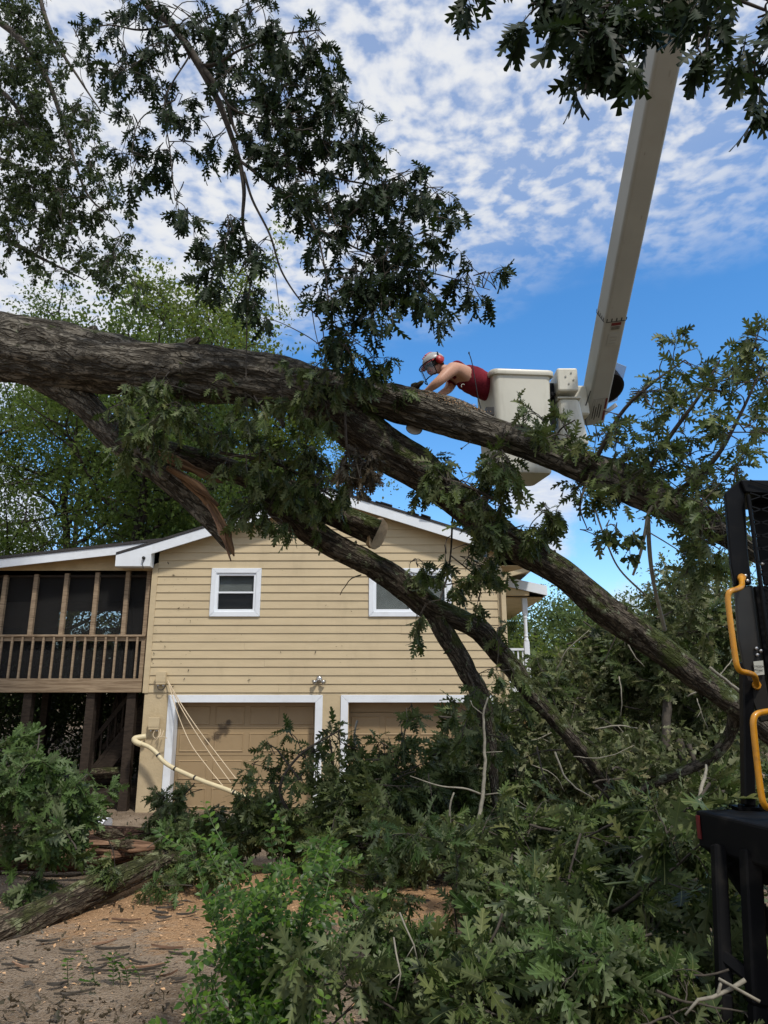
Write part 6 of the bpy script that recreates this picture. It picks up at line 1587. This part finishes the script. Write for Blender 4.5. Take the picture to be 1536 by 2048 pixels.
# ------------------------------------------------------------------ aerial lift: boom and bucket
def lift():
    t = empty('bucket_lift', P(1187, 838, 7.5), 'cream lift boom slanting up to the right with a work bucket at its lower end', 'lift')
    lo = P(1183, 832, 7.5); hi = lo + (P(1302, 230, 4.9) - lo) * 1.75
    ax = (hi - lo).normalized(); mid = (lo + hi) / 2; v = (mid - EYE).normalized()
    w = ax.cross(v).normalized()
    if w.x < 0: w = -w
    vp = w.cross(ax); vp = vp if vp.dot(v) > 0 else -vp
    ph = R(27); s = .23
    nR = (-vp * math.cos(ph) + w * math.sin(ph)); nL = (-vp * math.sin(ph) - w * math.cos(ph))
    Lb = (hi - lo).length
    def bp(a, b, h): return lo + nR * a + nL * b + ax * h     # offsets along the two seen faces' normals
    b = MB(); h = s / 2
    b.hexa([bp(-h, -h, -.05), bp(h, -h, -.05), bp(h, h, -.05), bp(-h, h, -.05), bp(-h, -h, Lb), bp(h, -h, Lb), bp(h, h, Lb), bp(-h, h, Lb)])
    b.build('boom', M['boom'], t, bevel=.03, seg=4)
    def onR(c, hh, cw, ch, off=.002, th=.002):      # c: across the broad face from its left edge (the nL side)
        m = MB(); y0, y1 = h - c - cw, h - c
        m.hexa([bp(h + off, y0, hh), bp(h + off, y1, hh), bp(h + off + th, y1, hh), bp(h + off + th, y0, hh), bp(h + off, y0, hh + ch), bp(h + off, y1, hh + ch), bp(h + off + th, y1, hh + ch), bp(h + off + th, y0, hh + ch)]); return m
    def onL(c, hh, cw, ch, off=.002, th=.002):
        m = MB(); x0, x1 = h - c - cw, h - c
        m.hexa([bp(x0, h + off, hh), bp(x1, h + off, hh), bp(x1, h + off + th, hh), bp(x0, h + off + th, hh), bp(x0, h + off, hh + ch), bp(x1, h + off, hh + ch), bp(x1, h + off + th, hh + ch), bp(x0, h + off + th, hh + ch)]); return m
    # height along the boom where the gauge line sits (pixel row 632)
    best = min(range(2000), key=lambda k: abs(pix(lo + ax * (k * Lb / 2000))[1] - 632)); g = best * Lb / 2000
    onR(.012, g, s - .024, .007).build('gauge_line', M['ink'], t); onL(.012, g, s - .024, .007).build('gauge_line', M['ink'], t)
    for k in range(5): onR(.016 + k * .050, g + .010, .009, .030).build('gauge_mark', M['ink'], t)
    for k in range(5): onL(.03 + k * .045, g + .010, .008, .030).build('gauge_mark', M['ink'], t)
    onR(.075, g - .040, .10, .030).build('danger_strip', M['darkred'], t); onR(.075, g - .09, .10, .045).build('warning_label', M['labelgrey'], t)
    for k in range(3): onR(.08, g - .08 + k * .012, .085, .004, .005).build('text_line', M['ink'], t)
    pl = onR(.065, g - .27, .115, .14).build('rating_plate', M['boom'], t)
    for k in range(3): onR(.085, g - .24 + k * .035, .07, .005, .005).build('text_line', M['labelgrey'], t)
    onR(.04, .02, .135, .30).build('instruction_label', M['labelgrey'], t)
    for k in range(9): onR(.046 + k * .013, .04 + (k % 3) * .02, .006, .22 - (k % 2) * .05, .005).build('text_line', M['blackmat' if k % 2 else 'boom'], t)
    onR(.182, .02, .02, .13).build('danger_strip', M['darkred'], t); onR(.182, .17, .02, .14).build('danger_strip', M['darkred'], t)
    rr = random.Random(6)
    sc = MB()
    for k in range(14):
        m = onR(rr.uniform(.03, .2), rr.uniform(.6, Lb - .8), rr.uniform(.004, .012), rr.uniform(.01, .05), .001, .001); sc.raw(m.v, m.f)
    tag(sc.build('scuffs', M['labelgrey'], t), kind='stuff')
    # pulley end and clear shield behind the boom
    c = bp(-.08, -.12, .34)
    MB().lathe(c - nR * .09, nR, [(0, .16), (.01, .19), (.17, .19), (.18, .16)], 28).build('pulley_cover', M['black'], t)
    sh = MB(); a = bp(-.12, -.13, .02); sh.hexa([a, a - nL * .20 + ax * .06, a - nL * .20 + ax * .06 + nR * .006, a + nR * .006, a + ax * .62, a - nL * .22 + ax * .50, a - nL * .22 + ax * .50 + nR * .006, a + ax * .62 + nR * .006]); sh.build('clear_shield', M['shield'], t)
    mk = MB(); mk.bar(bp(-.02, -.14, -.02), bp(-.02, -.28, .10), .025, .04); mk.build('marker_arm', M['plasticwhite'], t)
    cb = MB(); cb.tube([tuple(z) for z in crom([tuple(bp(h + .01, .13, .44)), tuple(bp(h + .02, .16, .2)), tuple(bp(h + .03, .12, .02)), tuple(bp(h + .02, .05, -.14))], 6)], .006, 5); cb.build('hose', M['wire_dark'], t)
    # levelling gear between boom and bucket
    bx = MB(); p = P(1131, 775, 7.0)
    bx.box(p.x - .115, p.x + .10, 6.86, 7.2, p.z - .10, p.z + .16); bx.build('gear_box', M['fiber'], t, bevel=.02, seg=2)
    bx = MB(); p2 = P(1138, 832, 7.05)
    bx.hexa([(p2.x - .13, 6.93, p2.z - .36), (p2.x + .17, 6.93, p2.z - .36), (p2.x + .17, 7.25, p2.z - .36), (p2.x - .13, 7.25, p2.z - .36), (p2.x - .13, 6.93, p2.z + .16), (p2.x + .09, 6.93, p2.z + .16), (p2.x + .09, 7.25, p2.z + .16), (p2.x - .13, 7.25, p2.z + .16)]); bx.build('gear_cover', M['fiber'], t, bevel=.05, seg=3)
    bx = MB(); bx.box(p2.x - .14, p2.x + .105, 6.92, 7.26, p2.z + .145, p2.z + .165); bx.build('cover_band', M['fiber'], t, bevel=.006)
    ar = MB(); ar.box(p.x + .02, p.x + .30, 7.2, 7.42, p.z - .22, p.z + .12); ar.build('mounting_arm', M['fiber'], t, bevel=.02)
    md = MB(); md.box(p.x - .17, p.x - .12, 7.0, 7.1, p.z - .45, p.z + .05); md.lathe((p.x - .15, 6.98, p.z - .1), (0, -1, 0), [(0, .03), (.03, .03), (.04, .015)], 10); md.build('pivot', M['black'], t)
    for (dx, dz) in ((-.03, .06), (.03, .10), (.0, -.02), (.05, .02)): MB().lathe((p.x + dx, 6.857, p.z + dz), (0, -1, 0), [(0, .010), (.006, .010)], 6).build('bolt', M['labelgrey'], t)
    # bucket: rounded tub with a rolled lip
    FL, BL, FR = Vector((1.112, 6.76, 0)), Vector((.99, 7.31, 0)), Vector((1.735, 6.81, 0))
    cc = (FR + BL) / 2; ux = (FR - FL) / 2; uy = (BL - FL) / 2
    def ring(sc_, z, rc=.22, n=6):
        pts = []
        for (sx, sy) in ((-1, -1), (1, -1), (1, 1), (-1, 1)):
            a0 = {(-1, -1): 180, (1, -1): 270, (1, 1): 0, (-1, 1): 90}[(sx, sy)]
            for k in range(n + 1):
                a = R(a0 + 90 * k / n); pts.append(cc + (ux * (sx * (1 - rc) + rc * math.cos(a)) + uy * (sy * (1 - rc) + rc * math.sin(a))) * sc_ + Vector((0, 0, z)))
        return pts
    lev = [(.30, 4.335), (.84, 4.335), (.87, 4.35), (.885, 4.40), (.97, 5.34), (.975, 5.365), (1.055, 5.37), (1.07, 5.385), (1.07, 5.415), (1.05, 5.425), (.96, 5.425), (.945, 5.40), (.86, 4.42), (.3, 4.40)]
    rings = [ring(a, z) for a, z in lev]; n = len(rings[0]); vs = [p for r_ in rings for p in r_]
    f = [[i * n + j, i * n + (j + 1) % n, (i + 1) * n + (j + 1) % n, (i + 1) * n + j] for i in range(len(rings) - 1) for j in range(n)]
    f += [list(range(n))[::-1], [(len(rings) - 1) * n + j for j in range(n)]]
    m = MB(); m.raw(vs, f); ob = m.build('bucket', M['fiber'], t, smooth=True)
    md = ob.modifiers.new('es', 'EDGE_SPLIT'); md.split_angle = R(40)
    an = MB(); an.tube([tuple(z) for z in crom([tuple(P(938, 706, 6.62)), tuple(P(944, 726, 6.62)), tuple(P(950, 760, 6.62)), tuple(P(956, 795, 6.65)), tuple(P(962, 818, 6.68))], 5)], .005, 5)
    an.lathe(P(938, 706, 6.62), (0, 0, 1), [(-.012, .006), (0, .009), (.012, .006)], 6); an.build('antenna', M['wire_dark'], t)
    MB().box(1.02, 1.10, 6.70, 6.76, 4.90, 4.98).build('step', M['greymetal'], t)
lift()

# ------------------------------------------------------------------ worker
def skin_mesh(name, verts, edges, mat, parent, sub=2, root=0):
    """verts: (point, rx, ry)"""
    me = bpy.data.meshes.new(name); me.from_pydata([tuple(v[0]) for v in verts], edges, [])
    me.materials.append(M[mat]); o = add_obj(name, me, parent)
    md = o.modifiers.new('skin', 'SKIN'); md.use_smooth_shade = True; md.branch_smoothing = .4
    if not me.skin_vertices: raise RuntimeError('no skin layer')
    for i, v in enumerate(verts):
        sv = me.skin_vertices[0].data[i]; sv.radius = (v[1], v[2] if len(v) > 2 else v[1]); sv.use_root = (i == root)
    sb = o.modifiers.new('sub', 'SUBSURF'); sb.levels = sub; sb.render_levels = sub
    return o
def worker():
    t = empty('person', (1.32, 7.05, 4.41), 'worker in red tank top and grey helmet leaning from the bucket over the trunk', 'person')
    pel, wai, che, upc, nb = P(1012, 800, 7.08), P(980, 778, 7.02), P(943, 760, 6.95), P(917, 746, 6.90), P(897, 739, 6.86)
    hd = P(869, 731, 6.83)
    f = Vector((-.80, -.42, -.42)).normalized(); up = Vector((-.45, .0, .9)); up = (up - f * up.dot(f)).normalized(); sd_ = up.cross(f).normalized()
    if sd_.y > 0: sd_ = -sd_
    def H(a, b, c): return hd + f * a + up * b + sd_ * c
    V = []; E = []
    def add(p, r, r2=None, par=None):
        V.append((p, r, r2 or r)); i = len(V) - 1
        if par is not None: E.append((par, i))
        return i
    i0 = add(pel, .14, .15); i1 = add(wai, .125, .13, i0); i2 = add(che, .14, .15, i1); i3 = add(upc, .13, .14, i2); i4 = add(nb, .062, .062, i3)
    i5 = add(H(-.03, -.05, 0), .062, .06, i4); i6 = add(H(.0, .0, 0), .085, .088, i5); i7 = add(H(-.01, .07, 0), .075, .08, i6)
    ch = add(H(.062, -.085, 0), .034, .036, i6); add(H(.106, -.025, 0), .012, .013, i6)
    # near arm
    s1 = add(P(908, 735, 6.74), .078, .08, i3); u1 = add(P(893, 748, 6.66), .066, .066, s1); e1 = add(P(880, 761, 6.61), .050, .052, u1); fa = add(P(869, 770, 6.62), .048, .05, e1); w1 = add(P(856, 780, 6.66), .032, .036, fa); h1 = add(P(850, 786, 6.69), .034, .036, w1)
    s2 = add(P(907, 757, 7.06), .075, .075, i3); e2 = add(P(897, 779, 6.98), .050, .05, s2); w2 = add(P(880, 789, 6.84), .034, .036, e2); h2 = add(P(872, 794, 6.79), .034, .036, w2)
    for hnd, wr, sgn in ((h1, w1, 1), (h2, w2, -1)):
        d = (V[hnd][0] - V[wr][0]).normalized(); sx = d.cross(Vector((0, 0, 1))).normalized()
        for k, (o_, l) in enumerate(((-.03, .07), (-.01, .08), (.01, .075), (.03, .06))):
            a = add(V[hnd][0] + d * .035 + sx * o_, .011, None, hnd); b = add(V[a][0] + d * l * .5 + Vector((0, 0, -.008)), .010, None, a); add(V[b][0] + d * l * .25 + Vector((0, 0, -.03)), .009, None, b)
        a = add(V[hnd][0] + sx * .045 * sgn + d * .005, .012, None, hnd); add(V[a][0] + d * .03 + sx * .012 * sgn + Vector((0, 0, -.015)), .010, None, a)
    for sg in (-1, 1):
        hp = add(pel + Vector((.07, .10 * sg, -.07)), .09, None, i0); kn = add(Vector((1.36, 7.07 + .11 * sg, 4.84)), .06, None, hp); an = add(Vector((1.42, 7.07 + .11 * sg, 4.50)), .042, None, kn); add(Vector((1.30, 7.07 + .11 * sg, 4.44)), .04, None, an)
    skin_mesh('body', V, E, 'skin', t)
    # tank top
    c, sl = resample(crom([(*upc.lerp(che, .05), .07), (*upc.lerp(che, .3), .118), (*upc.lerp(che, .75), .143), (*che.lerp(wai, .3), .149), (*wai, .138), (*wai.lerp(pel, .6), .14), (*pel, .142)], 6), .012)
    p_, t_, N_, B_ = frames(c[:, :3]); an = np.linspace(0, 2 * np.pi, 40, endpoint=False); ca, sa = np.cos(an)[None], np.sin(an)[None]
    fold = fbm(np.stack([sl[:, None] * 26 + 0 * ca, ca * 1.6 + 0 * sl[:, None], sa * 1.6 + 0 * sl[:, None]], -1), 3) - .5
    rr_ = c[:, 3:4] * (1 + .14 * fold)
    vv = p_[:, None] + rr_[..., None] * (ca[..., None] * N_[:, None] + sa[..., None] * B_[:, None]); m_ = len(c)
    ii, jj = np.meshgrid(np.arange(m_ - 1), np.arange(40), indexing='ij'); j2 = (jj + 1) % 40
    ff = np.stack([ii * 40 + jj, ii * 40 + j2, (ii + 1) * 40 + j2, (ii + 1) * 40 + jj], -1).reshape(-1, 4)
    add_obj('tank_top', new_mesh('tank_top', vv.reshape(-1, 3), ff, M['shirt'], smooth=True), t)
    stp = MB()
    for sg, w in ((-1, .12), (1, .12)):
        ys = sg * .085
        pts = [che + Vector((.06, ys, .095)), che + Vector((-.04, ys * .85, .10)), upc + Vector((.0, ys * .8, .088)), upc.lerp(nb, .6) + Vector((.0, ys * .75, .05)), nb + Vector((-.03, ys * .8, -.05)), upc + Vector((-.04, ys, -.10))]
        stp.tube([tuple(z) for z in crom([tuple(p) for p in pts], 5)], .017, 8)
    stp.build('shoulder_strap', M['shirt'], t, smooth=True)
    lg = MB(); p = P(926, 772, 6.802)
    for k in range(9):
        a = R(40 + k * 22); q = p + Vector((.018 * math.cos(a), -.002, .02 * math.sin(a))); lg.lathe(q, (0, -1, 0), [(0, .004), (.004, .004)], 6)
    lg.build('shirt_emblem', M['label'], t)
    V = [(pel, .155, .16)]; E = []
    for sg in (-1, 1):
        V += [(pel + Vector((.07, .10 * sg, -.07)), .10, .1), (Vector((1.36, 7.07 + .11 * sg, 4.84)), .075, .075), (Vector((1.42, 7.07 + .11 * sg, 4.52)), .06, .06)]
        n = len(V); E += [(0, n - 3), (n - 3, n - 2), (n - 2, n - 1)]
    skin_mesh('trousers', V, E, 'trousers', t)
    bt = MB()
    for sg in (-1, 1): bt.hexa([(1.22, 7.02 + .11 * sg, 4.405), (1.47, 7.02 + .11 * sg, 4.405), (1.47, 7.12 + .11 * sg, 4.405), (1.22, 7.12 + .11 * sg, 4.405), (1.27, 7.03 + .11 * sg, 4.50), (1.46, 7.03 + .11 * sg, 4.55), (1.46, 7.11 + .11 * sg, 4.55), (1.27, 7.11 + .11 * sg, 4.50)])
    bt.build('boots', M['blackmat'], t, bevel=.02, seg=2)
    # hair, glasses, helmet with visor and ear muffs
    def shell(name, mat, fn, nu, nv, th=.004):
        vs = [fn(i / nu, j / nv) for i in range(nu + 1) for j in range(nv + 1)]
        fs = [[i * (nv + 1) + j, i * (nv + 1) + j + 1, (i + 1) * (nv + 1) + j + 1, (i + 1) * (nv + 1) + j] for i in range(nu) for j in range(nv)]
        m = MB(); m.raw(vs, fs); o = m.build(name, mat, t, smooth=True); s_ = o.modifiers.new('solid', 'SOLIDIFY'); s_.thickness = th; return o
    def dome(rf, rs, ru, base, cut=.0):
        def fn(u, v):
            a = u * 2 * math.pi; e = R(90) * (1 - v) * 1.0 + cut * v
            ce, se = math.cos(e), math.sin(e)
            return H(rf * ce * math.cos(a) - .012, base + ru * se, rs * ce * math.sin(a))
        return fn
    shell('hair', M['hair'], dome(.094, .09, .10, .005, R(-22)), 20, 8)
    hm = shell('helmet', M['helmet'], dome(.128, .108, .112, .03), 28, 9)
    br = MB(); ring_ = []
    for k in range(11):
        a = R(-65 + 13 * k); ring_.append((H(.128 * math.cos(a) - .012, .03, .108 * math.sin(a)), H(.128 * math.cos(a) - .012 + .05 * math.cos(a * .9), .015, .118 * math.sin(a))))
    vs = [p for ab in ring_ for p in ab]; br.raw(vs, [[2 * k, 2 * k + 1, 2 * k + 3, 2 * k + 2] for k in range(10)]); o = br.build('helmet_brim', M['red'], t); o.modifiers.new('solid', 'SOLIDIFY').thickness = .006
    bd = MB()
    for k in range(3):
        c = -.03 + k * .03; bd.tube([tuple(z) for z in crom([tuple(H(-.10, .09, c)), tuple(H(-.02, .146 - abs(c) * .3, c)), tuple(H(.07, .12, c))], 6)], .008, 6)
    bd.build('helmet_rib', M['red'], t)
    for sg in (1, -1):
        m = MB(); m.lathe(H(-.012, .0, .085 * sg), sd_ * sg, [(0, .040), (.012, .046), (.035, .043), (.045, .032), (.048, .001)], 16); m.build('ear_muff', M['red'], t, smooth=True)
        m = MB(); m.lathe(H(-.012, .0, .075 * sg), sd_ * sg, [(0, .035), (.02, .042), (.022, .03)], 14); m.build('muff_cushion', M['blackmat'], t)
        MB().bar(H(-.012, .03, .115 * sg), H(-.03, .09, .108 * sg), .014, .006).build('muff_arm', M['blackmat'], t)
    def vis(u, v):
        a = R(-62 + 124 * u); return H(.155 * math.cos(a) + .02 + .02 * v, .02 - .155 * v, .125 * math.sin(a))
    shell('visor', M['visor'], vis, 14, 4, .001)
    rim = MB(); rim.tube([tuple(vis(k / 14, 1)) for k in range(15)], .006, 6); rim.tube([tuple(vis(k / 14, 0)) for k in range(15)], .006, 6)
    rim.tube([tuple(vis(0, k / 4)) for k in range(5)], .005, 6); rim.tube([tuple(vis(1, k / 4)) for k in range(5)], .005, 6); rim.build('visor_frame', M['blackmat'], t)
    gl = MB()
    for sg in (1, -1):
        gl.lathe(H(.082, .012, .034 * sg), f, [(0, .026), (.008, .026), (.01, .015)], 12); gl.bar(H(.075, .016, .058 * sg), H(-.02, .018, .088 * sg), .006, .004)
    gl.build('glasses', M['black'], t)
    MB().tube([tuple(H(.088, -.055, -.02)), tuple(H(.096, -.056, 0)), tuple(H(.088, -.055, .02))], .006, 6).build('mouth', M['red'], t)
    for sg in (1, -1): MB().lathe(H(.076, .010, .034 * sg), f, [(0, .013), (.008, .010), (.011, .001)], 10).build('eye', M['plasticwhite'], t, smooth=True)
worker()
def chainsaw():
    t = empty('chainsaw', P(862, 800, 6.72), 'chainsaw whose pale bar pokes out below the fallen trunk under the worker', 'chainsaw')
    a, b = P(852, 806, 6.74), P(828, 858, 6.58); d = (b - a).normalized(); r = d.cross(Vector((0, 1, 0))).normalized(); n = d.cross(r)
    m = MB(); L = (b - a).length; out = []
    for k in range(9): an = R(-90 + 22.5 * k); out.append((L + .07 * math.cos(an), .075 * math.sin(an)))
    poly = [(0, -.06)] + out + [(0, .06)]; N_ = len(poly)
    m.raw([a + d * x + r * y + n * .003 for x, y in poly] + [a + d * x + r * y - n * .003 for x, y in poly], [list(range(N_)), [N_ + i for i in range(N_)][::-1]] + [[i, N_ + i, N_ + (i + 1) % N_, (i + 1) % N_] for i in range(N_)])
    m.build('guide_bar', M['steel'], t)
    MB().tube([tuple(a + d * x + r * y) for x, y in [(0, -.065)] + [(x + .002 * (1 if x > L else 0), y * 1.04) for x, y in out] + [(0, .065)]], .003, 5).build('chain', M['blackmat'], t)
    m = MB(); c = a + d * .03 + Vector((0, .12, 0)); m.hexa([c + d * x + r * y + n * z for z in (-.06, .06) for x, y in ((-.14, -.08), (.12, -.07), (.12, .06), (-.14, .08))]); m.build('engine_case', M['orange'], t, bevel=.02, seg=2)
    m = MB(); m.tube([tuple(z) for z in crom([tuple(c + r * .09 + n * .05), tuple(c + r * .15), tuple(c + r * .09 - n * .05)], 6)], .014, 8); m.build('front_handle', M['blackmat'], t, smooth=True)
    m = MB(); m.tube([tuple(z) for z in crom([tuple(c - d * .12 + r * .05), tuple(c - d * .26 + r * .05), tuple(c - d * .26 - r * .06), tuple(c - d * .12 - r * .06)], 6)], .016, 8); m.build('rear_handle', M['blackmat'], t, smooth=True)
chainsaw()
def saw_dust_on_trunk():
    g = np.random.default_rng(3); n = 1300; rows = []
    sel = trunk_c[(trunk_c[:, 0] > .28) & (trunk_c[:, 0] < 1.0)]
    i = np.clip((g.beta(2, 2.6, n) * len(sel)).astype(int), 0, len(sel) - 1)
    an = g.normal(.25, .42, n); rr = sel[i, 3] * (.97 + g.random(n) * .03)
    p = np.stack([sel[i, 0] + g.normal(0, .03, n), sel[i, 1] - np.sin(an) * rr, sel[i, 2] + np.cos(an) * rr + .012], 1)
    L = np.concatenate([p, g.normal(0, 1, (n, 3)), g.normal(0, .6, (n, 3)) + [0, 0, 1], g.uniform(.006, .018, (n, 1)), g.integers(0, 9, (n, 1))], 1)
    v, f = leaf_arrays(L, 'scrap'); tag(add_obj('sawdust', new_mesh('sawdust', v, f, M['sawdust'])), 'fresh sawdust lying on the trunk below the worker', kind='stuff')
saw_dust_on_trunk()

def tell_apart():
    seen = {}
    for o in COL.objects:
        if o.parent is None and o.get('label') and o.name.startswith('oak_bough'): seen.setdefault(o['label'], []).append(o)
    nth = ['', 'second', 'third', 'fourth', 'fifth', 'sixth', 'seventh', 'eighth', 'ninth']
    for lab, os_ in seen.items():
        if len(os_) < 2: continue
        os_.sort(key=lambda o: pix(o.location)[1])
        for i, o in enumerate(os_):
            o['label'] = lab + (', highest' if i == 0 else ', lowest' if i == len(os_) - 1 else f', {nth[min(i, 8)]} highest')
tell_apart()
